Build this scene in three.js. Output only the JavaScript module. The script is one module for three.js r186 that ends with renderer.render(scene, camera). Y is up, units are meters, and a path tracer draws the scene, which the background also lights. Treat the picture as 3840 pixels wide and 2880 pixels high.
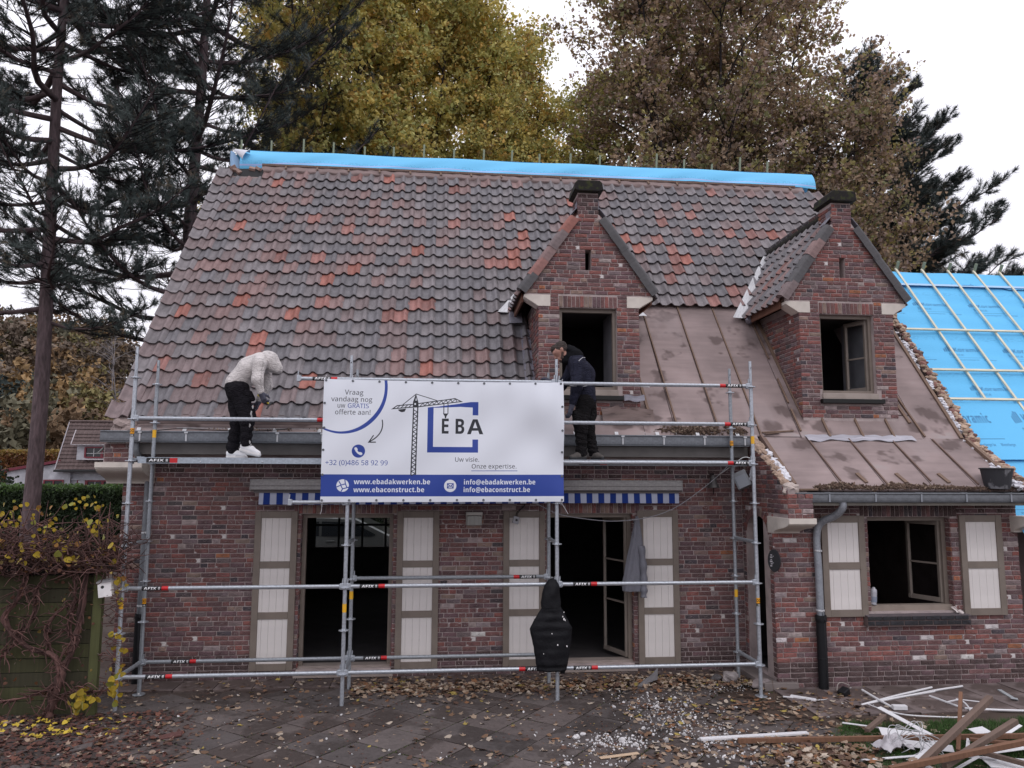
import * as THREE from 'three';
import { mergeGeometries } from 'three/addons/utils/BufferGeometryUtils.js';
import { RoundedBoxGeometry } from 'three/addons/geometries/RoundedBoxGeometry.js';
import { MarchingCubes } from 'three/addons/objects/MarchingCubes.js';

// ---------------------------------------------------------------- camera, sky, sun, exposure
const scene = new THREE.Scene();
const camera = new THREE.PerspectiveCamera(53.88, 4 / 3, 0.1, 600);
camera.position.set(3.662, 2.741, 9.461);
camera.rotation.set(0.1186, -0.0958, 0.0038, 'YXZ');
const renderer = new THREE.WebGLRenderer({ antialias: true });
renderer.toneMapping = THREE.LinearToneMapping;
renderer.toneMappingExposure = 1.0;
renderer.shadowMap.enabled = true;

function overcastSky() {                     // an even November overcast, a little brighter overhead
  const W = 256, H = 128, d = new Float32Array(W * H * 4);
  for (let j = 0; j < H; j++) for (let i = 0; i < W; i++) {
    const y = Math.sin(((j + 0.5) / H - 0.5) * Math.PI), k = (j * W + i) * 4;
    const L = y < 0 ? 0.5 : 0.98 + 0.40 * Math.pow(y, 0.8);
    d[k] = L * 0.995; d[k + 1] = L * 0.985; d[k + 2] = L * 1.075; d[k + 3] = 1;
  }
  const t = new THREE.DataTexture(d, W, H, THREE.RGBAFormat, THREE.FloatType);
  t.mapping = THREE.EquirectangularReflectionMapping; t.magFilter = THREE.LinearFilter; t.needsUpdate = true;
  return t;
}
scene.background = overcastSky();
scene.environment = scene.background;
const sun = new THREE.DirectionalLight(new THREE.Color(1, 0.97, 0.93), 0.5);
sun.position.set(9, 26, 14); sun.target.position.set(4, 2, -2);
sun.castShadow = true; sun.shadow.radius = 34; sun.shadow.mapSize.set(2048, 2048);
Object.assign(sun.shadow.camera, { left: -16, right: 16, top: 16, bottom: -16, near: 1, far: 70 });
scene.add(sun, sun.target);

// ---------------------------------------------------------------- helpers
let seed_ = 7;
const R = () => { seed_ = (seed_ + 0x6d2b79f5) | 0; let t = Math.imul(seed_ ^ (seed_ >>> 15), 1 | seed_); t = (t + Math.imul(t ^ (t >>> 7), 61 | t)) ^ t; return ((t ^ (t >>> 14)) >>> 0) / 4294967296; };
const reseed = (n) => { seed_ = n * 7919 + 13; };
const rr = (a, b) => a + (b - a) * R(), pick = (a) => a[Math.floor(R() * a.length)], gauss = () => (R() + R() + R() + R() - 2) * 1.0;
const V = (x, y, z) => new THREE.Vector3(x, y, z);
const C = (r, g, b) => new THREE.Color().setRGB(r, g, b);
const clamp = (x, a, b) => Math.min(b, Math.max(a, x)), lerp = (a, b, t) => a + (b - a) * t, smooth = (a, b, x) => { const t = clamp((x - a) / (b - a), 0, 1); return t * t * (3 - 2 * t); };

// tileable value noise
function hash2(x, y, s) { let h = Math.imul(x, 374761393) + Math.imul(y, 668265263) + Math.imul(s, 974634577); h = Math.imul(h ^ (h >>> 13), 1274126177); return ((h ^ (h >>> 16)) >>> 0) / 4294967296; }
function vnoise(u, v, px, py, s) {
  const x = u * px, y = v * py, ix = Math.floor(x), iy = Math.floor(y), fx = x - ix, fy = y - iy, a = fx * fx * (3 - 2 * fx), b = fy * fy * (3 - 2 * fy);
  const m = (n, p) => ((n % p) + p) % p, x0 = m(ix, px), x1 = m(ix + 1, px), y0 = m(iy, py), y1 = m(iy + 1, py);
  return lerp(lerp(hash2(x0, y0, s), hash2(x1, y0, s), a), lerp(hash2(x0, y1, s), hash2(x1, y1, s), a), b);
}
function fbm(u, v, px, py, oct, s) { let t = 0, a = 0.5, n = 0; for (let i = 0; i < oct; i++) { t += a * vnoise(u, v, px << i, py << i, s + i * 17); n += a; a *= 0.55; } return t / n; }
function noise3(x, y, z) { return (Math.sin(x * 1.7 + Math.sin(y * 2.3 + 1.1) + z * 0.7) + Math.sin(y * 1.9 + Math.sin(z * 1.3 + 0.4) * 1.4 + x * 0.6) + Math.sin(z * 2.1 + Math.sin(x * 1.9 - 0.7) + y * 0.8)) / 3; }
const s8 = (c) => Math.round(255 * clamp(c <= 0.0031308 ? c * 12.92 : 1.055 * Math.pow(c, 1 / 2.4) - 0.055, 0, 1));
// a tile of metres x metres; fn gives linear colour (three values) or height (one value)
function tex(w, h, fn, metresX = 1, metresY = metresX) {
  const d = new Uint8Array(w * h * 4); let grey = false;
  for (let j = 0; j < h; j++) for (let i = 0; i < w; i++) {
    const c = fn((i + 0.5) / w, (j + 0.5) / h), k = (j * w + i) * 4;
    if (typeof c === 'number') { d[k] = d[k + 1] = d[k + 2] = Math.round(255 * clamp(c, 0, 1)); grey = true; } else { d[k] = s8(c[0]); d[k + 1] = s8(c[1]); d[k + 2] = s8(c[2]); }
    d[k + 3] = 255;
  }
  const t = new THREE.DataTexture(d, w, h); t.wrapS = t.wrapT = THREE.RepeatWrapping; t.magFilter = THREE.LinearFilter; t.minFilter = THREE.LinearMipmapLinearFilter;
  t.repeat.set(1 / metresX, 1 / metresY); if (!grey) t.colorSpace = THREE.SRGBColorSpace; t.needsUpdate = true; return t;
}
const mul = (c, k) => [c[0] * k, c[1] * k, c[2] * k];
const mixc = (a, b, t) => [lerp(a[0], b[0], t), lerp(a[1], b[1], t), lerp(a[2], b[2], t)];
const mat = (color, o = {}) => new THREE.MeshStandardMaterial({ color: Array.isArray(color) ? C(...color) : color, roughness: 0.85, ...o });
const matte = (color, o = {}) => new THREE.MeshPhysicalMaterial({ color: C(...color), roughness: 0.9, specularIntensity: 0.25, ...o });
const vmat = (o = {}) => new THREE.MeshStandardMaterial({ vertexColors: true, roughness: 0.85, ...o });

// geometry bookkeeping: everything becomes non-indexed with position, normal, uv (metres)
function uvBox(g, k = 1) {
  const p = g.attributes.position, n = g.attributes.normal, uv = new Float32Array(p.count * 2);
  for (let i = 0; i < p.count; i++) {
    const ax = Math.abs(n.getX(i)), ay = Math.abs(n.getY(i)), az = Math.abs(n.getZ(i));
    if (ay >= ax && ay >= az) { uv[2 * i] = p.getX(i); uv[2 * i + 1] = p.getZ(i); } else if (ax >= az) { uv[2 * i] = p.getZ(i); uv[2 * i + 1] = p.getY(i); } else { uv[2 * i] = p.getX(i); uv[2 * i + 1] = p.getY(i); }
    uv[2 * i] *= k; uv[2 * i + 1] *= k;
  }
  g.setAttribute('uv', new THREE.BufferAttribute(uv, 2)); return g;
}
function flat(g) { const h = g.index ? g.toNonIndexed() : g; for (const k of Object.keys(h.attributes)) if (!['position', 'normal', 'uv', 'color'].includes(k)) h.deleteAttribute(k); if (!h.attributes.normal) h.computeVertexNormals(); if (!h.attributes.uv) uvBox(h); h.morphAttributes = {}; h.clearGroups(); return h; }
function paint(g, c) { const n = g.attributes.position.count, a = new Float32Array(n * 3); const k = c.isColor ? [c.r, c.g, c.b] : c; for (let i = 0; i < n; i++) a.set(k, i * 3); g.setAttribute('color', new THREE.BufferAttribute(a, 3)); return g; }
function merge(list) { const l = list.map(flat), col = l.some((g) => g.attributes.color); if (col) for (const g of l) if (!g.attributes.color) paint(g, [1, 1, 1]); return l.length === 1 ? l[0] : mergeGeometries(l); }
function box(cx, cy, cz, sx, sy, sz, rot, bevel = 0) {
  const g = flat(bevel > 0 ? new RoundedBoxGeometry(sx, sy, sz, 1, bevel) : new THREE.BoxGeometry(sx, sy, sz)); uvBox(g);
  if (rot) g.applyMatrix4(new THREE.Matrix4().makeRotationFromEuler(new THREE.Euler(...rot)));
  return g.translate(cx, cy, cz);
}
const box2 = (x0, x1, y0, y1, z0, z1, bevel = 0) => box((x0 + x1) / 2, (y0 + y1) / 2, (z0 + z1) / 2, x1 - x0, y1 - y0, z1 - z0, null, bevel);
// a bar of rectangular section from a to b; w along "side", h along the other
function bar(a, b, w, h, bevel = 0.003, upHint = V(0, 1, 0)) {
  const d = b.clone().sub(a), L = d.length(), z = d.normalize(); let x = upHint.clone().cross(z); if (x.length() < 1e-3) x = V(1, 0, 0).cross(z); x.normalize(); const y = z.clone().cross(x);
  const g = flat(bevel ? new RoundedBoxGeometry(w, h, L, 1, bevel) : new THREE.BoxGeometry(w, h, L)); uvBox(g);
  return g.applyMatrix4(new THREE.Matrix4().makeBasis(x, y, z).setPosition(a.clone().add(b).multiplyScalar(0.5)));
}
// tube along points with a radius that changes; closed ends
function tube(pts, r, seg = 8, rad = 6, curve = true) {
  const rf = typeof r === 'function' ? r : () => r, c = curve && pts.length > 2 ? new THREE.CatmullRomCurve3(pts) : null;
  const P = []; for (let i = 0; i <= seg; i++) { const t = i / seg; if (c) P.push(c.getPoint(t)); else { const f = t * (pts.length - 1), k = Math.min(pts.length - 2, Math.floor(f)); P.push(pts[k].clone().lerp(pts[k + 1], f - k)); } }
  const pos = [], uv = [], idx = []; let nrm = V(0.13, 0.31, 0.94), len = 0;
  for (let i = 0; i <= seg; i++) {
    const t = P[Math.min(seg, i + 1)].clone().sub(P[Math.max(0, i - 1)]).normalize(); nrm = nrm.sub(t.clone().multiplyScalar(nrm.dot(t))); if (nrm.length() < 1e-4) nrm = V(1, 0, 0).cross(t); nrm.normalize(); const bn = t.clone().cross(nrm);
    if (i) len += P[i].distanceTo(P[i - 1]); const q = rf(i / seg);
    for (let k = 0; k <= rad; k++) { const a = (k / rad) * 2 * Math.PI, ca = Math.cos(a) * q, sa = Math.sin(a) * q; pos.push(P[i].x + nrm.x * ca + bn.x * sa, P[i].y + nrm.y * ca + bn.y * sa, P[i].z + nrm.z * ca + bn.z * sa); uv.push((k / rad) * 2 * Math.PI * Math.max(q, 0.01), len); }
  }
  for (let i = 0; i < seg; i++) for (let k = 0; k < rad; k++) { const a = i * (rad + 1) + k, b = a + rad + 1; idx.push(a, a + 1, b, b, a + 1, b + 1); }
  for (const [row, flip] of [[0, 0], [seg, 1]]) if (rf(row / seg) > 0.012) for (let k = 1; k < rad - 1; k++) { const o = row * (rad + 1); flip ? idx.push(o, o + k, o + k + 1) : idx.push(o, o + k + 1, o + k); }
  const g = new THREE.BufferGeometry(); g.setAttribute('position', new THREE.Float32BufferAttribute(pos, 3)); g.setAttribute('uv', new THREE.Float32BufferAttribute(uv, 2)); g.setIndex(idx); g.computeVertexNormals(); return flat(g);
}
const cyl = (a, b, r, rad = 12, r2 = r) => tube([a, b], (t) => lerp(r, r2, t), 1, rad, false);
function extrude(points, depth, holes = [], bevel = 0) {                     // shape in x,y; extruded along +z
  const s = new THREE.Shape(points.map((p) => new THREE.Vector2(p[0], p[1]))); for (const h of holes) s.holes.push(new THREE.Path(h.map((p) => new THREE.Vector2(p[0], p[1]))));
  const g = flat(new THREE.ExtrudeGeometry(s, { depth, bevelEnabled: bevel > 0, bevelSize: bevel, bevelThickness: bevel, bevelSegments: 1, curveSegments: 8 })); g.computeVertexNormals(); return uvBox(g);
}
// profile in (z,y), extruded along +x from x0
function extrudeX(points, x0, x1, holes = [], bevel = 0) {
  const g = extrude(points.map((p) => [-p[0], p[1]]), x1 - x0, holes.map((h) => h.map((p) => [-p[0], p[1]])), bevel);
  g.applyMatrix4(new THREE.Matrix4().makeRotationY(Math.PI / 2)).translate(x0, 0, 0); g.computeVertexNormals(); return uvBox(g);
}
// a sheet given by fn(u,v) -> Vector3
function sheet(nu, nv, fn, uvs) {
  const pos = [], uv = [], idx = [];
  for (let j = 0; j <= nv; j++) for (let i = 0; i <= nu; i++) { const p = fn(i / nu, j / nv); pos.push(p.x, p.y, p.z); const q = uvs ? uvs(i / nu, j / nv) : [i / nu, j / nv]; uv.push(...q); }
  for (let j = 0; j < nv; j++) for (let i = 0; i < nu; i++) { const a = j * (nu + 1) + i, b = a + nu + 1; idx.push(a, a + 1, b, b, a + 1, b + 1); }
  const g = new THREE.BufferGeometry(); g.setAttribute('position', new THREE.Float32BufferAttribute(pos, 3)); g.setAttribute('uv', new THREE.Float32BufferAttribute(uv, 2)); g.setIndex(idx); g.computeVertexNormals(); return flat(g);
}
function lathe(prof, seg = 24) { const g = flat(new THREE.LatheGeometry(prof.map((p) => new THREE.Vector2(p[0], p[1])), seg)); return g; }
function lump(r, sx = 1, sy = 1, sz = 1, rough = 0.25, detail = 1) {
  const g = new THREE.IcosahedronGeometry(r, detail), p = g.attributes.position, o = R() * 50, m = new Map();
  for (let i = 0; i < p.count; i++) { const key = [p.getX(i), p.getY(i), p.getZ(i)].map((v) => v.toFixed(4)).join(); if (!m.has(key)) m.set(key, 1 + rough * noise3(p.getX(i) / r * 2 + o, p.getY(i) / r * 2 - o, p.getZ(i) / r * 2 + 3) + rough * 0.5 * (R() - 0.5)); const k = m.get(key); p.setXYZ(i, p.getX(i) * k * sx, p.getY(i) * k * sy, p.getZ(i) * k * sz); }
  g.computeVertexNormals(); return flat(g);
}

// objects
const used = new Map();
function numbered(name) { const n = used.get(name) ?? 0; used.set(name, n + 1); return n ? `${name}_${String(n).padStart(3, '0')}` : name; }
function tag(o, label, category, group) { o.userData.label = label; o.userData.category = category; if (group) o.userData.group = group; return o; }
function thing(name, label, category, at, group) { const o = new THREE.Group(); o.name = numbered(name); o.position.set(...at); scene.add(o); return tag(o, label, category, group); }
// a mesh whose geometry is given in world coordinates: it is moved into its parent's frame, its own origin at its parent's
function part(name, geos, material, parent, label) {
  const g = Array.isArray(geos) ? merge(geos) : flat(geos), o = new THREE.Mesh(g, material), p = V(0, 0, 0);
  for (let q = parent; q && q !== scene; q = q.parent) p.add(q.position);
  g.translate(-p.x, -p.y, -p.z); o.name = name; o.castShadow = o.receiveShadow = true; if (label) o.userData.label = label; parent.add(o); return o;
}
function solo(name, geos, material, label, category, at, group) { const g = Array.isArray(geos) ? merge(geos) : flat(geos); g.translate(-at[0], -at[1], -at[2]); const o = new THREE.Mesh(g, material); o.name = numbered(name); o.position.set(...at); o.castShadow = o.receiveShadow = true; scene.add(o); return tag(o, label, category, group); }
function setting(name, geos, material) { const o = new THREE.Mesh(Array.isArray(geos) ? merge(geos) : flat(geos), material); o.name = name; o.receiveShadow = o.castShadow = true; o.userData.kind = 'structure'; scene.add(o); return o; }
function scatter(name, geo, material, mats, colors, parent, kind = 'stuff') {
  const o = new THREE.InstancedMesh(geo, material, mats.length); o.name = name; mats.forEach((m, i) => o.setMatrixAt(i, m)); if (colors) colors.forEach((c, i) => o.setColorAt(i, c)); o.castShadow = o.receiveShadow = true; if (kind) o.userData.kind = kind; parent.add(o); return o;
}
const TM = (p, q, s) => new THREE.Matrix4().compose(p, q, s);
const QE = (x, y, z, o = 'XYZ') => new THREE.Quaternion().setFromEuler(new THREE.Euler(x, y, z, o));
const QR = () => new THREE.Quaternion(gauss(), gauss(), gauss(), gauss() + 1e-3).normalize();

// ---------------------------------------------------------------- materials
const T = {
  brick: tex(128, 128, (u, v) => { const n = fbm(u, v, 6, 6, 4, 3), f = fbm(u, v, 24, 24, 2, 9); return mul([1, 1, 1], 0.5 + 0.55 * n + 0.35 * (f - 0.3)); }, 0.5),
  lime: tex(128, 128, (u, v) => { const n = fbm(u, v, 5, 7, 4, 21), w = smooth(0.5, 0.56, n), b = 0.6 + 0.8 * fbm(u, v, 12, 12, 3, 5); return mixc([0.17 * b, 0.08 * b, 0.075 * b], [0.62, 0.57, 0.56], w); }, 0.5),
  mortar: tex(256, 256, (u, v) => mul([1, 0.96, 0.95], 0.55 + 0.6 * fbm(u, v, 8, 8, 5, 33)), 1.2),
  tile: tex(256, 256, (u, v) => { const n = fbm(u, v, 3, 4, 4, 41), f = fbm(u, v, 40, 24, 2, 43), st = fbm(u, v, 22, 3, 3, 47); return mul([1, 1, 1], 0.40 + 0.58 * n + 0.26 * f + 0.34 * (st - 0.4)); }, 0.9),
  deck: tex(512, 512, (u, v) => { const n = fbm(u, v, 3, 4, 5, 51), d = smooth(0.62, 0.75, fbm(u, v, 6, 9, 4, 57)), st = fbm(u, v, 4, 40, 3, 55), w = smooth(0.55, 0.7, fbm(u, v, 5, 3, 4, 59)); return mixc(mixc(mul([1, 0.92, 0.9], 0.38 + 0.75 * n + 0.28 * (st - 0.4)), [0.24, 0.19, 0.18], d * 0.7), [1, 0.97, 0.97], w * 0.35); }, 2.2),
  wood: tex(128, 256, (u, v) => mul([1, 0.95, 0.9], 0.5 + 0.4 * fbm(u, v, 24, 2, 4, 61) + 0.35 * fbm(u, v, 3, 3, 3, 63)), 0.25, 0.9),
  galv: tex(128, 128, (u, v) => mul([1, 1, 1], 0.62 + 0.5 * fbm(u, v, 9, 9, 3, 71)), 0.2),
  stone: tex(128, 128, (u, v) => mul([1, 0.98, 0.96], 0.72 + 0.4 * fbm(u, v, 5, 5, 5, 81)), 0.7),
  slab: tex(512, 512, (u, v) => { const n = fbm(u, v, 5, 5, 6, 91), f = fbm(u, v, 70, 70, 2, 93), d = smooth(0.46, 0.62, fbm(u, v, 5, 5, 5, 95)), w = smooth(0.66, 0.74, fbm(u, v, 34, 34, 3, 97)); return mixc(mixc(mul([1, 0.97, 0.98], 0.25 + 0.75 * n + 0.35 * f), [0.26, 0.2, 0.17], d * 0.65), [1, 0.98, 0.98], w * 0.3); }, 2.2),
  soil: tex(512, 512, (u, v) => { const n = fbm(u, v, 8, 8, 6, 101), f = fbm(u, v, 50, 50, 3, 103); return mixc(mul([0.07, 0.045, 0.037], 0.5 + f), mul([0.10, 0.074, 0.064], 0.6 + 0.6 * f), smooth(0.35, 0.65, n)); }, 3.1),
  bark: tex(128, 512, (u, v) => mul([1, 0.92, 0.9], 0.25 + 0.85 * Math.pow(fbm(u, v, 12, 10, 4, 111), 1.3)), 0.6, 2.0),
  cloth: tex(256, 256, (u, v) => mul([1, 1, 1], 0.7 + 0.32 * fbm(u, v, 5, 5, 4, 121) + 0.12 * fbm(u, v, 64, 64, 1, 123)), 0.5),
  rub: tex(128, 128, (u, v) => { const w = smooth(0.52, 0.66, fbm(u, v, 6, 5, 4, 131)); return mixc([0.03, 0.03, 0.035], [0.22, 0.22, 0.24], w * 0.75); }, 0.5),
  plaster: tex(256, 256, (u, v) => mul([1, 1, 1.02], 0.5 + 0.6 * fbm(u, v, 4, 4, 5, 141)), 1.0),
  moss: tex(128, 128, (u, v) => mixc([0.016, 0.014, 0.013], [0.035, 0.04, 0.014], smooth(0.48, 0.7, fbm(u, v, 9, 9, 4, 151))), 0.4),
  bumpy: tex(128, 128, (u, v) => fbm(u, v, 14, 14, 4, 161), 0.3),
  paint: tex(128, 128, (u, v) => mul([1, 0.99, 0.98], 0.9 + 0.12 * fbm(u, v, 3, 6, 4, 181)), 0.9),
  fine: tex(256, 256, (u, v) => fbm(u, v, 24, 24, 4, 171), 0.5),
};
const M = {
  brick: vmat({ map: T.brick, roughness: 0.92, bumpMap: T.bumpy, bumpScale: 0.004 }),
  lime: mat([1, 1, 1], { map: T.lime, roughness: 0.92 }),
  mortar: mat([0.45, 0.385, 0.375], { map: T.mortar, roughness: 0.97, bumpMap: T.fine, bumpScale: 0.004 }),
  mortarDark: mat([0.14, 0.105, 0.1], { map: T.mortar, roughness: 0.97 }),
  tile: vmat({ map: T.tile, roughness: 0.62, bumpMap: T.fine, bumpScale: 0.002 }),
  deck: mat([0.325, 0.272, 0.268], { map: T.deck, roughness: 0.9 }),
  deckBoard: mat([0.2, 0.14, 0.12], { map: T.wood, roughness: 0.9 }),
  batten: mat([0.21, 0.145, 0.11], { map: T.wood, roughness: 0.85 }),
  newWood: mat([0.80, 0.78, 0.64], { map: T.wood, roughness: 0.8 }),
  greenWood: mat([0.30, 0.36, 0.27], { map: T.wood, roughness: 0.8 }),
  stone: mat([0.66, 0.61, 0.56], { map: T.stone, roughness: 0.9 }),
  taupe: mat([0.205, 0.17, 0.145], { map: T.stone, roughness: 0.6 }),
  cream: mat([0.74, 0.70, 0.685], { map: T.paint, roughness: 0.7 }),
  zinc: mat([0.34, 0.36, 0.40], { map: T.galv, metalness: 0.35, roughness: 0.5 }),
  zincDark: mat([0.19, 0.20, 0.22], { map: T.galv, metalness: 0.3, roughness: 0.55 }),
  zincLight: mat([0.62, 0.62, 0.64], { map: T.galv, metalness: 0.2, roughness: 0.5 }),
  lead: mat([0.26, 0.25, 0.29], { map: T.plaster, metalness: 0.15, roughness: 0.6 }),
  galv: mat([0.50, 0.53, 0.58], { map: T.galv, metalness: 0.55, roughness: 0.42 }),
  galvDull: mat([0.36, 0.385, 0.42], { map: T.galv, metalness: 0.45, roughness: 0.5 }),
  black: mat([0.014, 0.014, 0.016], { roughness: 0.5 }),
  castIron: matte([0.010, 0.010, 0.012], { roughness: 0.6, specularIntensity: 0.5 }),
  white: mat([0.80, 0.79, 0.80], { map: T.stone, roughness: 0.55 }),
  whitePlastic: mat([0.70, 0.69, 0.71], { roughness: 0.4 }),
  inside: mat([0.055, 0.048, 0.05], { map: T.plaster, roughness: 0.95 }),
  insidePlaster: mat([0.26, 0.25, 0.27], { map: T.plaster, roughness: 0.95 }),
  glass: new THREE.MeshPhysicalMaterial({ color: C(0.9, 0.93, 0.93), roughness: 0.03, transmission: 1, thickness: 0, ior: 1.5 }),
  darkGlass: mat([0.02, 0.022, 0.026], { roughness: 0.12 }),
  yellow: mat([0.78, 0.42, 0.02], { roughness: 0.5 }),
  red: mat([0.6, 0.03, 0.04], { roughness: 0.5 }),
  moss: mat([1, 1, 1], { map: T.moss, roughness: 1 }),
  wool: mat([0.78, 0.77, 0.80], { map: T.plaster, roughness: 1 }),
  tan: vmat({ map: T.brick, roughness: 0.97 }),
  debrisMix: vmat({ roughness: 0.95 }),
  bark: mat([0.17, 0.13, 0.14], { map: T.bark, roughness: 0.95, bumpMap: T.bark, bumpScale: 0.02 }),
  vine: vmat({ map: T.bark, roughness: 0.95 }),
};

// ---------------------------------------------------------------- bricks
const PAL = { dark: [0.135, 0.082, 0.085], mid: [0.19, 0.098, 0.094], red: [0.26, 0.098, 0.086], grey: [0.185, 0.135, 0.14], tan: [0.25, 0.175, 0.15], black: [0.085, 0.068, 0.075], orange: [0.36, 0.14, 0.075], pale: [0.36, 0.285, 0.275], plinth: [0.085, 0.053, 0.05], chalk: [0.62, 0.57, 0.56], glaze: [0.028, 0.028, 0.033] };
const BL = { s: 0.19, h: 0.092 }, BH = 0.052;
function brickGeo(L, H, D, col) {
  const p = [], q = [], f = [], j = (a) => (R() - 0.5) * a;
  for (const [x, y] of [[-0.5, -0.5], [-0.17, -0.5], [0.17, -0.5], [0.5, -0.5], [0.5, 0.5], [0.17, 0.5], [-0.17, 0.5], [-0.5, 0.5]]) {
    const X = x * L + j(0.005), Y = y * H + j(0.005); p.push([X, Y, -0.004]); q.push([X, Y, D * 0.55 + j(0.002)]); const r = 0.0035 + R() * 0.004; f.push([X - Math.sign(x) * r * (Math.abs(x) > 0.3 ? 1 : 0), Y - Math.sign(y) * r, D + j(0.004)]);
  }
  const t = []; for (let i = 0; i < 8; i++) { const k = (i + 1) % 8; t.push(p[i], p[k], q[k], p[i], q[k], q[i], q[i], q[k], f[k], q[i], f[k], f[i], f[i], f[k], [j(0.03), j(0.008), D + 0.001 + j(0.003)]); }
  const g = new THREE.BufferGeometry(); g.setAttribute('position', new THREE.Float32BufferAttribute(t.flat(), 3)); g.computeVertexNormals(); uvBox(g);
  const uv = g.attributes.uv, ox = R(), oy = R(); for (let i = 0; i < uv.count; i++) uv.setXY(i, uv.getX(i) + ox, uv.getY(i) + oy);
  const v = 0.98 + R() * 0.26; return paint(g, [col[0] * v * rr(0.95, 1.05), col[1] * v, col[2] * v * rr(0.95, 1.06)]);
}
reseed(11);
const BV = {}; for (const k of [...Object.keys(PAL), 'lime']) BV[k] = { s: [0, 1, 2, 3].map(() => brickGeo(BL.s, BH, 0.009 + R() * 0.004, k === 'lime' ? [1, 1, 1] : PAL[k])), h: [0, 1, 2].map(() => brickGeo(BL.h, BH, 0.009 + R() * 0.004, k === 'lime' ? [1, 1, 1] : PAL[k])) };
const weighted = (w) => { const e = Object.entries(w), s = e.reduce((a, b) => a + b[1], 0); return () => { let r = R() * s; for (const [k, x] of e) if ((r -= x) < 0) return k; return e[0][0]; }; };
const palMain = weighted({ dark: 30, mid: 30, red: 10, grey: 17, tan: 4, black: 4, orange: 1, lime: 11, chalk: 0.7, pale: 4 }), palWing = weighted({ dark: 22, mid: 30, red: 22, grey: 12, tan: 3, black: 3, orange: 1.5, lime: 11, chalk: 1.5, pale: 4 });
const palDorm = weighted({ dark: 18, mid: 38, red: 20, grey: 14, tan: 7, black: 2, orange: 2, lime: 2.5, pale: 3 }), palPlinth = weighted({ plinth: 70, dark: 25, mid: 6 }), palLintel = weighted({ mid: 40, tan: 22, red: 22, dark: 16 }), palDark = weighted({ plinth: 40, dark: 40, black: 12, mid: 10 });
const brickRecs = [];
function emit(parent, p, ax, ay, n, len, H, kind) {
  const t = len > 0.135 ? 's' : 'h'; if (kind === 'chalk' && (t === 'h' || p.y > 3)) kind = 'lime'; const geo = pick(BV[kind][t]), s = len / BL[t], x = ax.clone(), y = ay.clone(), roll = (R() - 0.5) * 0.012; x.applyAxisAngle(n, roll); y.applyAxisAngle(n, roll);
  const m = new THREE.Matrix4().makeBasis(x.multiplyScalar(s), y.multiplyScalar(H / BH), n.clone()).setPosition(p);
  const to = p.clone().sub(camera.position), cosv = -to.clone().normalize().dot(n);
  brickRecs.push({ parent, m, geo, lime: kind === 'lime', area: len * H * Math.max(cosv, 0.05) / to.lengthSq() * ((p.z < -1.2 && p.y > 2.3) ? 0.3 : 1) });
}
function lay(parent, { o, u, n, y0, y1, course = 0.0635, J = 0.0115, L = 0.198, spans, pal }) {
  const v = V(0, 1, 0);
  for (let y = y0; y + course * 0.8 < y1; y += course) {
    const H = course - J;
    for (const [a, b] of spans(y, y + H)) {
      if (b - a < 0.035) continue; let x = a, first = true;
      while (x < b - 0.03) {
        let w = R() < 0.72 ? L * rr(0.93, 1.04) : L * 0.5; if (first) { w *= rr(0.45, 1); first = false; }
        let e = Math.min(x + Math.max(w - J, 0.05), b); if (b - e < 0.055) e = b;
        const k = pal(y); emit(parent, o.clone().addScaledVector(u, (x + e) / 2).addScaledVector(v, y + H / 2).addScaledVector(n, (R() - 0.5) * 0.004), u, v, n, e - x, H, k); x = e + J;
      }
    }
  }
}
function soldiers(parent, { o, u, n, x0, x1, y0, h, w = 0.062, J = 0.011, pal = palLintel }) {
  const N = Math.round((x1 - x0) / w), W = (x1 - x0) / N; for (let i = 0; i < N; i++) emit(parent, o.clone().addScaledVector(u, x0 + (i + 0.5) * W).add(V(0, y0 + h / 2, 0)), V(0, 1, 0), u.clone().negate(), n, h - 0.004, W - J, pal());
}
function minus(spans, a, b) { const r = []; for (const [x, y] of spans) { if (b <= x || a >= y) r.push([x, y]); else { if (a > x) r.push([x, a]); if (b < y) r.push([b, y]); } } return r; }
const UX = V(1, 0, 0), UZ = V(0, 0, 1), NZ = V(0, 0, 1), NXm = V(-1, 0, 0), NXp = V(1, 0, 0);

// ---------------------------------------------------------------- the brick house
const house = thing('brick_house', 'red brick farmhouse with pantile roof, two brick dormers and cream shutters, behind the scaffold', 'house', [4, 0, -1.25]);
const PL = 1.2667, tileZ = (y) => (2.286 - y) / PL, deckZ = (y) => (2.166 - y) / PL;
// front wall, with the two garden doors
const D1 = { x0: 1.80, x1: 3.06, y0: 0.13, y1: 2.19 }, D2 = { x0: 5.18, x1: 6.43, y0: 0.13, y1: 2.19 };
const hole = (o) => [[o.x0, o.y0], [o.x0, o.y1], [o.x1, o.y1], [o.x1, o.y0]];
const frontWall = part('front_wall', [extrude([[-0.56, -0.1], [8.056, -0.1], [8.056, 3.16], [-0.56, 3.16]], 0.3, [hole(D1), hole(D2)]).translate(0, 0, -1.558)], M.mortar, house);
reseed(21);
lay(frontWall, { o: V(0, 0, -1.258), u: UX, n: NZ, y0: 0.02, y1: 2.98, pal: (y) => (y < 0.3 ? palPlinth() : y > 2.66 ? palDark() : palMain()), spans: (a, b) => { let s = [[-0.56, 8.04]]; for (const d of [D1, D2]) { if (b > d.y0 && a < d.y1) s = minus(s, d.x0, d.x1); if (a > d.y1 - 0.02 && a < d.y1 + 0.2) s = minus(s, d.x0 - 0.1, d.x1 + 0.1); } return s; } });
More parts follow.
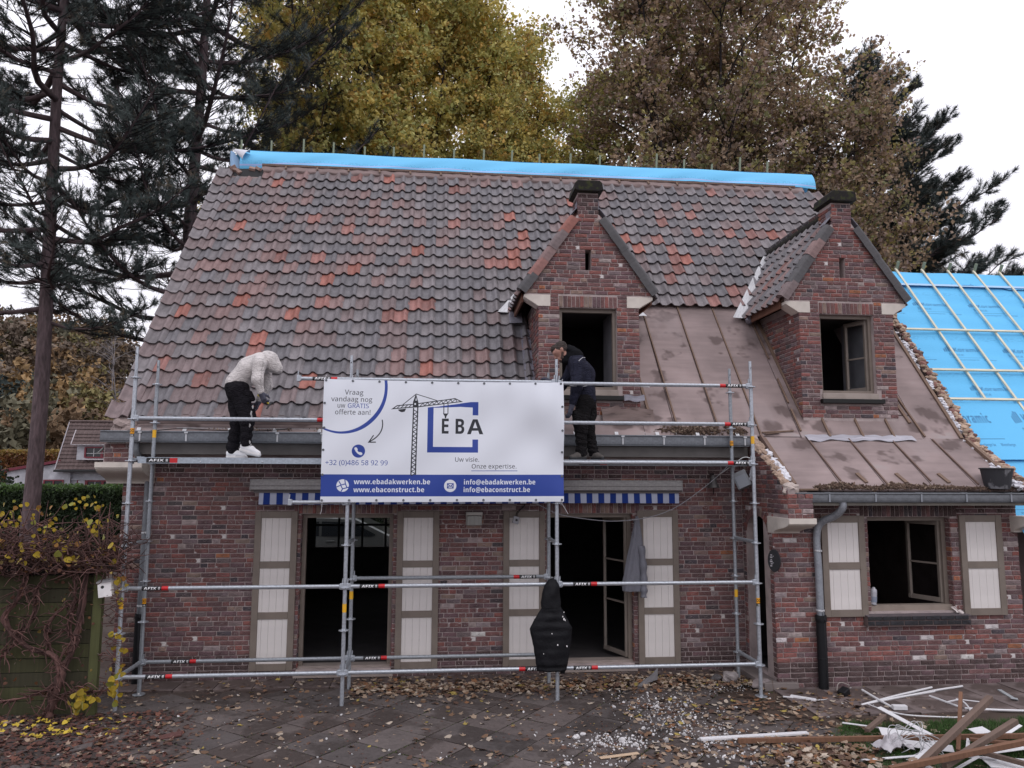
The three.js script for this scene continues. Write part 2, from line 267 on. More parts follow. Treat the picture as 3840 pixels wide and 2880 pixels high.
for (const d of [D1, D2]) { soldiers(frontWall, { o: V(0, 0, -1.258), u: UX, n: NZ, x0: d.x0 - 0.1, x1: d.x1 + 0.1, y0: d.y1 + 0.004, h: 0.19 }); lay(frontWall, { o: V(d.x0 + 0.0005, 0, -1.258), u: UZ.clone().negate(), n: NXp, y0: 0.15, y1: d.y1, pal: palMain, spans: () => [[0.002, 0.085]] }); lay(frontWall, { o: V(d.x1 - 0.0005, 0, -1.34), u: UZ, n: NXm, y0: 0.15, y1: d.y1, pal: palMain, spans: () => [[0, 0.08]] }); }
// wing: front wall, left side wall with the arched door
const WIN = { x0: 9.36, x1: 10.54, y0: 0.96, y1: 2.19 };
const wingWall = part('wing_wall', [extrude([[8.056, -0.1], [11.5, -0.1], [11.5, 2.4], [8.056, 2.4]], 0.3, [hole(WIN)]).translate(0, 0, -0.568)], M.mortar, house);
reseed(22);
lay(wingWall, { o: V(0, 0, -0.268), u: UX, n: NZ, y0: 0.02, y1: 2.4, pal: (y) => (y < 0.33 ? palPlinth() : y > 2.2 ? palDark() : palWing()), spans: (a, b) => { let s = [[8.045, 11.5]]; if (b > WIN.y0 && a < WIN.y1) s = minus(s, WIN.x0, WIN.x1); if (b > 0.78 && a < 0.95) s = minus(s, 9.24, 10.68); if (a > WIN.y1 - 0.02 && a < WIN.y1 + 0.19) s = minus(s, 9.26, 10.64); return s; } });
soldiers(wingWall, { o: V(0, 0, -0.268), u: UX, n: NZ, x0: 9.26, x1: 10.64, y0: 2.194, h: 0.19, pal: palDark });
lay(wingWall, { o: V(WIN.x0, 0, -0.268), u: UZ.clone().negate(), n: NXp, y0: 0.97, y1: 2.18, pal: palWing, spans: () => [[0.002, 0.1]] });
lay(wingWall, { o: V(WIN.x1, 0, -0.368), u: UZ, n: NXm, y0: 0.97, y1: 2.18, pal: palWing, spans: () => [[0, 0.1]] });
const topS = (z) => 3.20 - 0.63 * (z + 0.8), arch = []; for (let i = 0; i <= 12; i++) { const a = Math.PI * (1 - i / 12); arch.push([-0.775 + 0.355 * Math.cos(a), 1.93 + 0.26 * Math.sin(a)]); }
const sideWall = part('side_wall', [extrudeX([[-1.26, -0.1], [-0.27, -0.1], [-0.27, 2.19], [0.2, 2.19], [0.2, topS(0.2)], [-0.8, topS(-0.8)], [-1.26, 3.7]], 8.058, 8.15, [[[-1.13, 0.14], ...arch, [-0.42, 0.14]]]), extrudeX([[-0.3, 2.192], [0.198, 2.192], [0.198, topS(0.2) - 0.13], [-0.3, topS(-0.3) - 0.13]], 8.152, 8.38)], M.mortar, house);
const archTop = (z) => { const t = (z + 0.775) / 0.355; return Math.abs(t) < 1 ? 1.93 + 0.26 * Math.sqrt(1 - t * t) : 0; };
lay(sideWall, { o: V(8.058, 0, -1.25), u: UZ, n: NXm, y0: 0.02, y1: 3.3, course: 0.062, pal: (y) => (y < 0.33 ? palPlinth() : palWing()), spans: (a, b) => {
  const zt = -0.8 + (3.2 - b) / 0.63; let s = [[0, (a < 2.19 ? -0.262 : Math.min(0.2, zt - 0.02)) + 1.25]];
  if (b > 0.14 && a < 2.0) s = minus(s, 0.08, 0.87); else if (a < 2.3) { let w = 0; for (let z = -0.775; z < -0.3; z += 0.01) if (archTop(z) + 0.11 > a) w = z + 0.775; if (w) s = minus(s, 0.475 - w, 0.475 + w); }
  if (b > 1.98 && a < 2.2) s = minus(s, 0.86, 1.6); return s;
} });
for (let i = 0; i < 17; i++) { const a = Math.PI * (0.03 + 0.94 * (i + 0.5) / 17), c = Math.cos(a), s = Math.sin(a), d = V(0, s, c).normalize(); emit(sideWall, V(8.058, 1.93 + (0.26 + 0.05) * s, -0.775 + (0.355 + 0.05) * c), d, d.clone().cross(NXm).negate(), NXm, 0.1, 0.05, palLintel()); }
lay(sideWall, { o: V(8.05, 0, 0.2), u: UX, n: NZ, y0: 2.2, y1: 2.5, course: 0.062, pal: palWing, spans: () => [[0, 0.33]] });
for (const [z, u, n] of [[-0.42, UX, UZ.clone().negate()]]) lay(sideWall, { o: V(8.06, 0, z), u, n, y0: 0.15, y1: 1.95, course: 0.062, pal: palWing, spans: () => [[0, 0.09]] });
part('door_frame', [box2(8.152, 8.2, 0.15, 2.2, -1.14, -1.10), box2(8.152, 8.2, 0.15, 2.2, -0.44, -0.40)], mat([0.34, 0.31, 0.31]), house);
part('door_step', [box2(7.84, 8.3, 0.0, 0.1, -1.2, -0.2, 0.01)], M.stone.clone(), house).material.color.setRGB(0.2, 0.17, 0.165);
// right gable wall beneath the broken verge
const verge = [[-2.9, 5.84], [-2.55, 5.39], [-2.04, 4.75], [-1.58, 4.17], [-1.21, 3.70], [-0.92, 3.33], [-0.62, 3.06], [-0.12, 2.78], [0.22, 2.55]];
part('gable_wall', [extrudeX([[-8.8, -0.1], [-0.28, -0.1], [-0.28, 2.4], [0.2, 2.4], ...verge.slice().reverse().map(([z, y]) => [z, y - 0.06]), [-5.05, 8.55], [-8.8, 3.4]], 11.34, 11.48)], M.mortarDark, house);
part('gable_wall', [extrudeX([[-8.8, -0.1], [-1.56, -0.1], [-1.56, 2.95], [-5.05, 7.85], [-8.8, 3.0]], -0.56, -0.3)], M.mortarDark, house);
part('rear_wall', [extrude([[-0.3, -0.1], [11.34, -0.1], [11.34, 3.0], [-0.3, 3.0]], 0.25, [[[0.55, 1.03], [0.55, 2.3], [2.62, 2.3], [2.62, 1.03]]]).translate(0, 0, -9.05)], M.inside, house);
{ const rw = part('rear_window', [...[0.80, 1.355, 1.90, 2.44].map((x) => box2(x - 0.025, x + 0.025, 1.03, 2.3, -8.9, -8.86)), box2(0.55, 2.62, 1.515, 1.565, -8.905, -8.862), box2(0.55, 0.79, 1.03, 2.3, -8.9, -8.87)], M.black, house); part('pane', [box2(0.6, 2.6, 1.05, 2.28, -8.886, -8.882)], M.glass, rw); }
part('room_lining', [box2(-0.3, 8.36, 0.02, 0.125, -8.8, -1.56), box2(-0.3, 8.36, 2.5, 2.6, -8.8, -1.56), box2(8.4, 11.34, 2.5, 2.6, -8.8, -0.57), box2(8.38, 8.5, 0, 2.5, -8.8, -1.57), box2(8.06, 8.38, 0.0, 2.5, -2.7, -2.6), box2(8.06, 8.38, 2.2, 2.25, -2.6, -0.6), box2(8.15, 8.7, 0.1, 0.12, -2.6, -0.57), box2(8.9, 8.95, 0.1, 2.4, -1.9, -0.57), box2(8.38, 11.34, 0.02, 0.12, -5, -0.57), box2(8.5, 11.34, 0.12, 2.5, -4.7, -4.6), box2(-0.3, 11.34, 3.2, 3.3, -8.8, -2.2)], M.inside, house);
// roof underside and rear slope
part('rear_slope', [extrudeX([[-5.12, 8.58], [-9.3, 3.3], [-9.3, 3.2], [-5.12, 8.45]], -0.5, 11.4)], M.deckBoard, house);
const panel = (x0, x1, yT, yB, off = 0, th = 0.03) => extrudeX([[deckZ(yT) + off, yT], [deckZ(yB) + off, yB], [deckZ(yB) + off - th * 1.27, yB], [deckZ(yT) + off - th * 1.27, yT]], x0, x1);
reseed(31);
for (const [x0, x1, yT, yB, lab] of [[-0.55, 5.04, 8.6, 3.29], [5.04, 6.53, 8.6, 6.3], [6.53, 8.93, 8.6, 5.62], [8.93, 10.42, 8.6, 6.3], [10.42, 11.33, 8.6, 5.35]]) part('roof_deck', [panel(x0, x1, yT, yB, -0.005)], M.deck, house);
const seamsA = [6.53, 6.985, 7.6, 8.2, 8.8, 8.94];
for (let i = 0; i + 1 < seamsA.length; i++) part('deck_panel', [panel(seamsA[i] + 0.006, seamsA[i + 1] - 0.006, 5.6, 3.285, rr(-0.004, 0.004))], M.deck, house);
for (const [a, b, yT, yB] of [[5.06, 5.72, 3.63, 3.285], [5.732, 6.53, 3.63, 3.285], [8.812, 9.224, 3.62, 3.275], [9.236, 9.724, 3.62, 3.275], [9.736, 10.194, 3.62, 3.275], [10.206, 10.64, 3.62, 3.275], [10.42, 10.56, 5.34, 3.632], [10.65, 11.2, 5.34, 3.275], [10.572, 10.644, 5.34, 3.632]]) part('deck_panel', [panel(a, b, yT, yB, rr(-0.005, 0.003))], M.deck, house);
part('under_felt', [panel(5.06, 11.2, 5.58, 3.27, -0.045, 0.02)].slice(0, 0).concat([panel(6.53, 8.94, 5.58, 3.27, -0.05, 0.02), panel(10.42, 11.3, 5.3, 3.27, -0.05, 0.02)]), M.black, house);
const onDeck = (x, y, h = 0) => V(x, y + h * 0.62, deckZ(y) + h * 0.785), upN = V(0, 0.6196, 0.785);
for (const [xa, ya, xb, yb, w] of [[6.985, 5.52, 7.02, 3.46, 0.022], [7.6, 5.55, 7.62, 3.42, 0.02], [8.2, 5.5, 8.21, 3.3, 0.02], [8.8, 5.3, 8.815, 4.55, 0.022], [8.815, 4.2, 8.82, 3.8, 0.025], [8.82, 3.7, 8.825, 3.36, 0.025], [9.23, 3.62, 9.23, 3.28, 0.03], [9.73, 3.62, 9.73, 3.28, 0.03], [10.2, 3.62, 10.2, 3.28, 0.03], [10.58, 4.0, 10.67, 3.29, 0.026], [11.2, 5.2, 11.225, 3.27, 0.05], [8.9, 5.35, 8.955, 3.60, 0.05], [10.5, 3.92, 10.56, 3.5, 0.045], [6.60, 5.4, 6.66, 3.5, 0.04]]) part('batten', [bar(onDeck(xa, ya, 0.014), onDeck(xb, yb, 0.016), w, 0.026, 0.003, upN)], M.batten, house);
// lower roof over the wing
const lowZ = (y) => -0.88 + (3.28 - y) * 1.342, lowP = (x, y, h = 0) => V(x, y + h * 0.8, lowZ(y) + h * 0.6), lowN = V(0, 0.8, 0.6);
const lowPanel = (x0, x1, yT, yB) => extrudeX([[lowZ(yT), yT], [lowZ(yB), yB], [lowZ(yB) - 0.02, yB - 0.025], [lowZ(yT) - 0.02, yT - 0.025]], x0, x1);
const seamsB = [8.22, 8.87, 9.48, 10.12, 10.75, 11.3];
for (let i = 0; i < 5; i++) { part('deck_panel', [lowPanel(seamsB[i] + 0.006, seamsB[i + 1] - 0.006, 3.275, 2.56)], M.deck, house); part('batten', [bar(lowP(seamsB[i] + (i ? 0 : 0.012), 3.25, 0.012), lowP(seamsB[i] + 0.03, i % 2 ? 2.66 : 2.62, 0.012), i ? 0.02 : 0.04, 0.024, 0.003, lowN)], i ? M.deckBoard : M.batten, house); }
for (const x of [9.2, 9.75, 10.35]) part('batten', [bar(lowP(x, 2.76, 0.012), lowP(x + 0.04, 2.64, 0.012), 0.05, 0.02, 0.003, lowN)], M.batten, house);
part('batten', [bar(lowP(11.26, 3.25, 0.02), lowP(11.32, 2.6, 0.02), 0.05, 0.05, 0.003, lowN)], M.batten, house);
part('edge_board', [bar(lowP(8.2, 3.29, -0.05), lowP(8.2, 2.6, -0.05), 0.03, 0.18, 0.003, lowN)], M.deckBoard, house);
part('lower_felt', [extrudeX([[lowZ(3.27) - 0.02, 3.2], [lowZ(2.56), 2.5], [lowZ(2.56) - 0.02, 2.45], [lowZ(3.27) - 0.02, 3.15]], 8.2, 11.33)], M.black, house);
part('membrane_strip', [sheet(40, 4, (u, v) => lowP(8.86 + u * 1.62, 3.30 - v * (0.085 + 0.012 * Math.sin(u * 19)), 0.012 + 0.014 * Math.abs(Math.sin(u * 13 + v * 2)) + 0.006 * Math.sin(u * 41)))], mat([0.47, 0.455, 0.50], { map: T.plaster, side: THREE.DoubleSide, roughness: 0.55 }), house);
part('loose_lath', [bar(lowP(8.27, 3.30, 0.02), lowP(8.5, 3.315, 0.04), 0.05, 0.012), bar(lowP(8.24, 3.32, 0.03), lowP(8.72, 3.34, 0.04), 0.02, 0.02)], M.batten, house);
part('torn_felt', [sheet(22, 6, (u, v) => V(5.95 + u * 0.75, 3.66 - v * 0.19 + 0.09 * Math.exp(-Math.pow((u - 0.45) / 0.25, 2)) * (1 - v), deckZ(3.62 - v * 0.17) + 0.05 + 0.04 * Math.sin(u * 9 + v * 3) * (1 - v) + 0.03 * (1 - v)))], mat([0.2, 0.155, 0.145], { map: T.deck, side: THREE.DoubleSide }), house);

// ---------------------------------------------------------------- pantiles
const tileProf = (u) => { const a = 2 * Math.PI * (u - 0.8); return 0.026 * Math.cos(a) + 0.008 * Math.cos(2 * a); };
function tileGeo(col, w = 0.226, l = 0.345, du = 0, u1 = 1.08) {
  const nu = 12, nv = 2, P = (i, j, z) => { const u = lerp(du, u1, i / nu), v = j / nv; return [(u - 0.5) * 0.2085, v * l, tileProf(u) + 0.038 * (1 - v) + z + 0.003 * Math.sin(u * 9 + v * 4)]; }, t = [];
  const quad = (a, b, c, d) => t.push(a, b, c, a, c, d);
  for (let i = 0; i < nu; i++) { for (let j = 0; j < nv; j++) quad(P(i, j, 0), P(i + 1, j, 0), P(i + 1, j + 1, 0), P(i, j + 1, 0)); quad(P(i, 0, -0.013), P(i + 1, 0, -0.013), P(i + 1, 0, 0), P(i, 0, 0)); quad(P(i, 0, -0.013), P(i, 1, -0.013), P(i + 1, 1, -0.013), P(i + 1, 0, -0.013)); }
  quad(P(0, 0, -0.013), P(0, 0, 0), P(0, nv, 0), P(0, nv, -0.013)); quad(P(nu, 0, -0.013), P(nu, nv, -0.013), P(nu, nv, 0), P(nu, 0, 0));
  const g = new THREE.BufferGeometry(); g.setAttribute('position', new THREE.Float32BufferAttribute(t.flat(), 3));
  const uv = new Float32Array(t.length * 2), ox = R() * 3, oy = R() * 3; t.forEach((p, i) => { uv[2 * i] = p[0] + ox; uv[2 * i + 1] = p[1] + oy; }); g.setAttribute('uv', new THREE.BufferAttribute(uv, 2)); g.computeVertexNormals();
  return paint(g, col);
}
reseed(41);
const shade = (c, a, b) => { const k = rr(a, b); return [c[0] * k, c[1] * k, c[2] * k]; };
const TC = { grey: [0.208, 0.186, 0.194], cool: [0.182, 0.17, 0.183], warm: [0.228, 0.17, 0.17], rose: [0.262, 0.165, 0.157], red: [0.315, 0.145, 0.126], hot: [0.36, 0.135, 0.105] };
const TV = {}; for (const k in TC) TV[k] = Array.from({ length: k === 'grey' || k === 'cool' ? 6 : 4 }, () => tileGeo(shade(TC[k], 0.86, 1.12)));
const vergeV = [['grey', 3], ['warm', 2]].flatMap(([k, n]) => Array.from({ length: n }, () => tileGeo(shade(TC[k], 0.9, 1.1), 0.29, 0.36, -0.25, 1.07)));
const roof = new THREE.Group(); roof.name = 'roof'; house.add(roof);
{ const e = V(0, 3.43, tileZ(3.43)).sub(house.position); roof.position.set(-house.position.x, e.y, e.z); roof.setRotationFromMatrix(new THREE.Matrix4().makeBasis(V(1, 0, 0), V(0, 0.78486, -0.61967), V(0, 0.61967, 0.78486))); }
const tileRecs = [], SY = 0.78486;
function tileKind(x, s) { const n = fbm(x / 14 + 3, s / 9 + 2, 26, 17, 2, 77) * 0.5 + R() * 0.85, left = smooth(2.6, -0.6, x - s * 0.1); if (n > 1.012) return R() < 0.35 ? 'hot' : 'red'; if (n > 0.935) return 'rose'; if (n > 0.80 || R() < left * 0.4) return 'warm'; return R() < 0.5 ? 'grey' : 'cool'; }
for (let k = 0; k < 22; k++) for (let i = -1; i < 57; i++) {
  const s = 0.048 + 0.2955 * k, y = 3.43 + (s + 0.15) * SY, x = -0.4035 + 0.2085 * (i + 0.5) + (i < 0 ? 0.03 : 0);
  if (x > 11.5) continue; if (x > 6.5 && y < 5.55) continue; if (k === 21 && x < 0.22 && i >= 0) continue; if (k === 20 && x < -0.2 && i > 0) continue;
  let cut = false; for (const xc of [5.785, 9.675]) { const d = Math.abs(x - xc); if (d < 0.86 && y < 6.75 - 1.449 * d) cut = true; if (d < 1.04 && y > 5.25 && y < 6.86 - 1.449 * d) cut = true; if (d < 0.98 && y < 5.6 && x > 6) cut = true; } if (cut) continue; if (x > 4.95 && x < 6.6 && y < 3.7) continue;
  const kind = i < 0 ? null : tileKind(x, s), geo = i < 0 ? (k < 2 ? vergeV[3] : pick(vergeV)) : pick(TV[kind]);
  const p = V(x + rr(-0.003, 0.003), s + rr(-0.004, 0.004), -0.03 + rr(-0.002, 0.003)), q = QE((i < 0 && k === 0) ? -0.10 : rr(-0.016, 0.014), rr(-0.02, 0.02), rr(-0.012, 0.012) + (i < 0 && k === 0 ? 0.10 : 0));
  if (i < 0 && k === 0) { p.x -= 0.05; p.y -= 0.05; p.z += 0.05; }
  tileRecs.push({ geo, m: TM(p, q, V(1, 1, 1)), key: k + Math.abs(x - 3.6) * 0.35 + (y < 4.05 && x > 2.1 && x < 5.2 ? 30 : 0) });
}
tileRecs.sort((a, b) => a.key - b.key);
tileRecs.forEach((t, i) => { if (i < 296) { const o = new THREE.Mesh(t.geo, M.tile); o.name = 'roof_tile'; o.castShadow = o.receiveShadow = true; o.applyMatrix4(t.m); roof.add(o); } });
{ const o = new THREE.Mesh(merge(tileRecs.slice(296).map((t) => t.geo.clone().applyMatrix4(t.m))), M.tile); o.name = 'pantile_field'; o.userData.kind = 'stuff'; o.castShadow = o.receiveShadow = true; roof.add(o); }
// head of the roof: mortar bed, ridge board, clips
part('ridge_mortar', [sheet(260, 5, (u, v) => { const x = 0.16 + u * 10.95, y = 8.52 + v * 0.17; return V(x, y + 0.012 * noise3(x * 9, v * 4, 1), tileZ(y) - 0.012 + 0.035 * v + 0.02 * noise3(x * 13, v * 6, 3) + (v < 0.1 ? -0.04 : 0)); }, (u, v) => [u * 11, v * 0.2])], mat([0.3, 0.22, 0.205], { map: T.plaster }), house);
part('ridge_board', [box2(0.16, 10.95, 8.675, 8.715, -5.10, -5.01)], M.deckBoard, house);
for (let i = 0; i < 18; i++) part('ridge_clip', [box(0.62 + i * 0.6, 8.635, tileZ(8.635) + 0.035, 0.032, 0.085, 0.02, [-0.66, 0, 0.12])], M.batten, house);
part('broken_masonry', [0, 1, 2, 3, 4].map((i) => paint(box(0, 0, 0, 0.12, 0.06, 0.09, [rr(-1, 1), rr(-1, 1), rr(-0.6, 0.6)], 0.01).translate(-0.36 + i * 0.05 * (i < 3 ? 1 : 2.4), 8.5 + rr(0, 0.12) + (i > 2 ? -0.05 : 0), tileZ(8.5) - 0.03), shade([0.3, 0.2, 0.17], 0.8, 1.2))), M.tan, house);
part('roof_void', [box2(-0.34, 0.2, 8.3, 8.56, -5.05, -4.93)], M.black, house);

// ---------------------------------------------------------------- dormers
function corbel(cx, dir, y0, y1, out, z0, z1, keep) {                     // ogee bracket; dir -1 leans to the left
  const h = y1 - y0, P = [[-keep, y1], [out, y1], [out, y1 - 0.035]]; for (let i = 0; i <= 8; i++) { const t = i / 8; P.push([out * (0.98 - 0.88 * (t < 0.5 ? 2 * t * t : 1 - 2 * (1 - t) * (1 - t))), y1 - 0.035 - (h - 0.045) * t + 0.02 * Math.sin(t * Math.PI * 2) * 0.6]); } P.push([0, y0], [-keep, y0]);
  const pts = P.map(([x, y]) => [cx + dir * x, y]); return extrude(dir < 0 ? pts.reverse() : pts, z1 - z0, [], 0.004).translate(0, 0, z0);
}
function dormer(xc, o) {
  const d = part('dormer', [extrude([[xc - 0.727, 3.5], [xc + 0.727, 3.5], [xc + 0.727, 5.3], [xc + 0.925, 5.3], [xc + 0.925, 5.40], [xc + 0.15, 6.53], [xc + 0.15, 6.86], [xc - 0.15, 6.86], [xc - 0.15, 6.53], [xc - 0.925, 5.40], [xc - 0.925, 5.3], [xc - 0.727, 5.3]], 0.22,
    [[[o.w0, 3.94], [o.w0, 5.122], [o.w1, 5.122], [o.w1, 3.94]], [[o.s - 0.045, 5.68], [o.s - 0.045, 5.995], [o.s + 0.045, 5.995], [o.s + 0.045, 5.68]]]).translate(0, 0, -1.298),
    extrudeX([[-1.298, 3.62], [-1.298, 5.3], [deckZ(5.3) - 0.1, 5.3], [deckZ(3.62) - 0.1, 3.62]], xc - 0.727, xc - 0.56), extrudeX([[-1.298, 3.62], [-1.298, 5.3], [deckZ(5.3) - 0.1, 5.3], [deckZ(3.62) - 0.1, 3.62]], xc + 0.56, xc + 0.727),
    box2(xc - 0.15, xc + 0.15, 6.3, 6.86, -1.45, -1.298)], M.mortar, house);
  const lintel = [o.w0 - 0.005, o.w1 + 0.005], FX = { o: V(0, 0, -1.078), u: UX, n: NZ };
  soldiers(d, { ...FX, x0: lintel[0], x1: lintel[1], y0: 5.127, h: 0.165 });
  lay(d, { ...FX, y0: 3.58, y1: 6.84, course: 0.0602, J: 0.0115, L: 0.19, pal: (y) => (y > 6.5 ? (o.dark ? palDark() : palWing()) : o.pal()), spans: (a, b) => {
    const m = (a + b) / 2; let s;
    if (b < 5.14) s = [[xc - 0.735, xc + 0.735]]; else if (a < 5.292) s = [[o.c0, lintel[0] - 0.01], [lintel[1] + 0.01, o.c1]]; else { const hw = m > 6.5 ? 0.152 : Math.min(0.93, 0.93 - (b - 5.40) * 0.686) - 0.02; s = [[xc - hw, xc + hw]]; }
    if (b > 3.945 && a < 5.12) s = minus(s, o.w0, o.w1); if (b > 3.78 && a < 3.945) s = minus(s, o.w0 - 0.04, o.w1 + 0.07); if (b > 5.69 && a < 5.985) s = minus(s, o.s - 0.046, o.s + 0.046); return s;
  } });
  const z0 = -3.0; lay(d, { o: V(xc - 0.727, 0, z0), u: UZ, n: NXm, y0: 3.58, y1: 5.2, course: 0.0602, L: 0.19, pal: o.pal, spans: (a) => [[Math.max(0, deckZ(a) - 0.02 - z0 + (a % 0.12 < 0.06 ? 0.02 : 0)), -1.075 - z0]] });
  lay(d, { o: V(xc - 0.152, 0, -1.45), u: UZ, n: NXm, y0: 6.5, y1: 6.84, course: 0.0602, L: 0.19, pal: o.dark ? palDark : palWing, spans: () => [[0, 0.375]] });
  for (const [dir, c] of [[-1, o.c0], [1, o.c1]]) { const k = dir < 0 ? o.c0 - (xc - 0.735) : xc + 0.735 - o.c1; part('corbel_stone', [corbel(xc + dir * 0.735, dir, 5.137, 5.296, 0.2, -1.3, -1.066, k - 0.006)], M.stone, house); }
  // cap of the finial
  part('finial_cap', [extrude([[xc - 0.15, 6.855], [xc + 0.15, 6.855], [xc + 0.205, 6.875], [xc + 0.19, 6.97], [xc + 0.16, 7.0], [xc - 0.16, 7.0], [xc - 0.19, 6.97], [xc - 0.205, 6.875]], 0.5, [], 0.01).translate(0, 0, -1.5)], M.moss, house);
  // dormer roof: two boarded slopes with pantiles, ridge and rake tiles
  const al = Math.atan(1.449), rx = 0.93, apex = 5.42 + 0.93 * 1.449;
  for (const dir of [-1, 1]) {
    const q = (t, z, h) => V(xc + dir * (rx + 0.06 - t * Math.cos(al)) + dir * h * Math.sin(al), 5.333 + t * Math.sin(al) + h * Math.cos(al), z), tl = 1.74;
    part('dormer_boarding', [sheet(1, 1, (u, v) => q(v * tl, lerp(-1.12, tileZ(5.333 + v * tl * Math.sin(al)) - 0.2, u), -0.03)), sheet(1, 1, (u, v) => q(v * tl, lerp(-1.12, tileZ(5.333 + v * tl * Math.sin(al)) - 0.2, u), -0.06)), bar(q(-0.02, -1.2, -0.06), q(-0.02, -2.4, -0.06), 0.03, 0.13)], mat([0.2, 0.1, 0.07], { map: T.wood, side: THREE.DoubleSide }), house);
    for (let c = 0; c < 13; c++) for (let k = 0; k < 7; k++) {
      const t = k * 0.262, z = -1.27 - c * 0.2; if (z < tileZ(5.333 + (t + 0.2) * Math.sin(al)) - 0.03) continue;
      const kind = R() < 0.16 ? 'rose' : R() < 0.2 ? 'warm' : R() < 0.05 ? 'red' : R() < 0.5 ? 'cool' : 'grey', up = V(-dir * Math.cos(al), Math.sin(al), 0), n = V(dir * Math.sin(al), Math.cos(al), 0), x = up.clone().cross(n);
      const g = new THREE.Mesh(pick(TV[kind]), M.tile); g.name = 'roof_tile'; g.castShadow = g.receiveShadow = true; g.applyMatrix4(new THREE.Matrix4().makeBasis(x, up, n).setPosition(q(t - 0.05, z, 0.0).sub(house.position).sub(V(0, 0, 0)))); d.add(g); g.position.add(house.position).sub(house.position);
    }
    const cols = o.rake[dir < 0 ? 0 : 1]; const N = cols.length, step = 1.30 / N;
    cols.forEach((col, k) => {                     // rake tiles: half-round caps, each lapping the one below
      const t0 = 0.02 + k * step, P = []; for (let i = 0; i <= 7; i++) { const a = Math.PI * i / 7; P.push([-0.10 * Math.cos(a), 0.055 * Math.sin(a) + 0.0]); } P.push([0.10, -0.10], [0.085, -0.10], [0.08, -0.005], [-0.1, -0.005]);
      const g = extrude(P, step + 0.05); g.translate(0, 0, 0); const up = V(-dir * Math.cos(al), Math.sin(al), 0), n = V(dir * Math.sin(al), Math.cos(al), 0), side = V(0, 0, 1);
      const A = q(t0, -1.115 - 0.0035 * (k % 3), 0.028 + 0.002 * (k % 2)), B = new THREE.Matrix4().makeBasis(side, n, up).setPosition(A); if (side.clone().cross(n).dot(up) < 0) { g.scale(-1, 1, 1); B.makeBasis(side.clone().negate(), n, up).setPosition(A); const p = g.attributes.position; }
      g.rotateX(0.035); g.applyMatrix4(B); g.computeVertexNormals(); part('rake_tile', [paint(g, shade(TC[col] ?? [0.09, 0.085, 0.09], 0.9, 1.1))], M.tile, house);
    });
  }
  part('dormer_ridge', [tube([V(xc, apex + 0.0, -1.45), V(xc, apex, -2.4), V(xc, apex, tileZ(apex) + 0.02)], 0.085, 24, 8)], M.moss, house);
  for (const dir of [-1, 1]) { const a = V(xc + dir * 0.02, apex - 0.02, tileZ(apex)), b = V(xc + dir * 1.03, 5.30, tileZ(5.30)); part('valley_flashing', [sheet(24, 4, (u, v) => { const p = a.clone().lerp(b, u), w = (v - 0.35) * lerp(0.16, 0.3, u); p.x += dir * w; return p.add(V(0, 0.62, 0.785).multiplyScalar(0.016 + 0.012 * noise3(u * 20, v * 5, dir))); })], M.zincLight, house); part('lead_dressing', [lump(0.07, 0.9, 1.1, 0.8, 0.3, 2).translate(b.x - dir * 0.06, b.y - 0.03, b.z + 0.08)], M.lead, house); }
  for (const dir of [-1, 1]) part('shoulder_flashing', [bar(V(xc + dir * 0.17, 6.62, -1.16), V(xc + dir * 0.27, 6.50, -1.16), 0.16, 0.012, 0.003, V(dir, 0.6, 0)), bar(V(xc + dir * 0.16, 6.60, -1.16), V(xc + dir * 0.16, 6.72, -1.16), 0.012, 0.14, 0.003, UZ)], M.lead, house);
  // window
  const w = part('dormer_window', [box2(o.w0 + 0.002, o.w0 + 0.05, 3.94, 5.12, -1.22, -1.15), box2(o.w1 - 0.05, o.w1 - 0.002, 3.94, 5.12, -1.22, -1.15), box2(o.w0 + 0.05, o.w1 - 0.05, 5.07, 5.12, -1.22, -1.152), box2(o.w0 + 0.05, o.w1 - 0.05, 3.94, 3.985, -1.22, -1.148)], M.taupe, house);
  part('window_board', [box2(o.w0 - 0.005, o.w1 + 0.005, 3.868, 3.935, -1.2, -1.045, 0.004), box2(o.w0 - 0.01, o.w1 + 0.01, 3.851, 3.866, -1.2, -1.03, 0.003)], mat([0.36, 0.31, 0.28], { map: T.stone }), w);
  part('window_sill', [box2(o.w0 - 0.04, o.w1 + 0.07, 3.785, 3.848, -1.2, -0.99, 0.006)], mat([0.035, 0.042, 0.038], { map: T.moss, roughness: 0.6 }), w);
  part('inner_reveal', [box2(o.w1, o.w1 + 0.03, 3.9, 5.2, -2.0, -1.3), box2(o.w0 - 0.03, o.w0, 3.9, 5.2, -2.0, -1.3)], M.insidePlaster, w);
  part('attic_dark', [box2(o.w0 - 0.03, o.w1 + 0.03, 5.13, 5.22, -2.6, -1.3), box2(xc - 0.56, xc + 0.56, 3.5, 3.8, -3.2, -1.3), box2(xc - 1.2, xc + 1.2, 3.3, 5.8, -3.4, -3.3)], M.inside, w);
  return { d, w };
}
reseed(51);
const dm1 = dormer(5.785, { w0: 5.352, w1: 6.195, s: 5.78, c0: 5.225, c1: 6.34, dark: true, pal: palDorm, rake: [['dark', 'red', 'rose', 'warm', 'hot'], ['dark', 'dark', 'dark', 'dark', 'dark']] });
const dm2 = dormer(9.675, { w0: 9.255, w1: 10.10, s: 9.65, c0: 9.115, c1: 10.23, dark: false, pal: palWing, rake: [['warm', 'dark', 'dark', 'rose', 'dark'], ['dark', 'dark', 'dark', 'dark', 'dark']] });
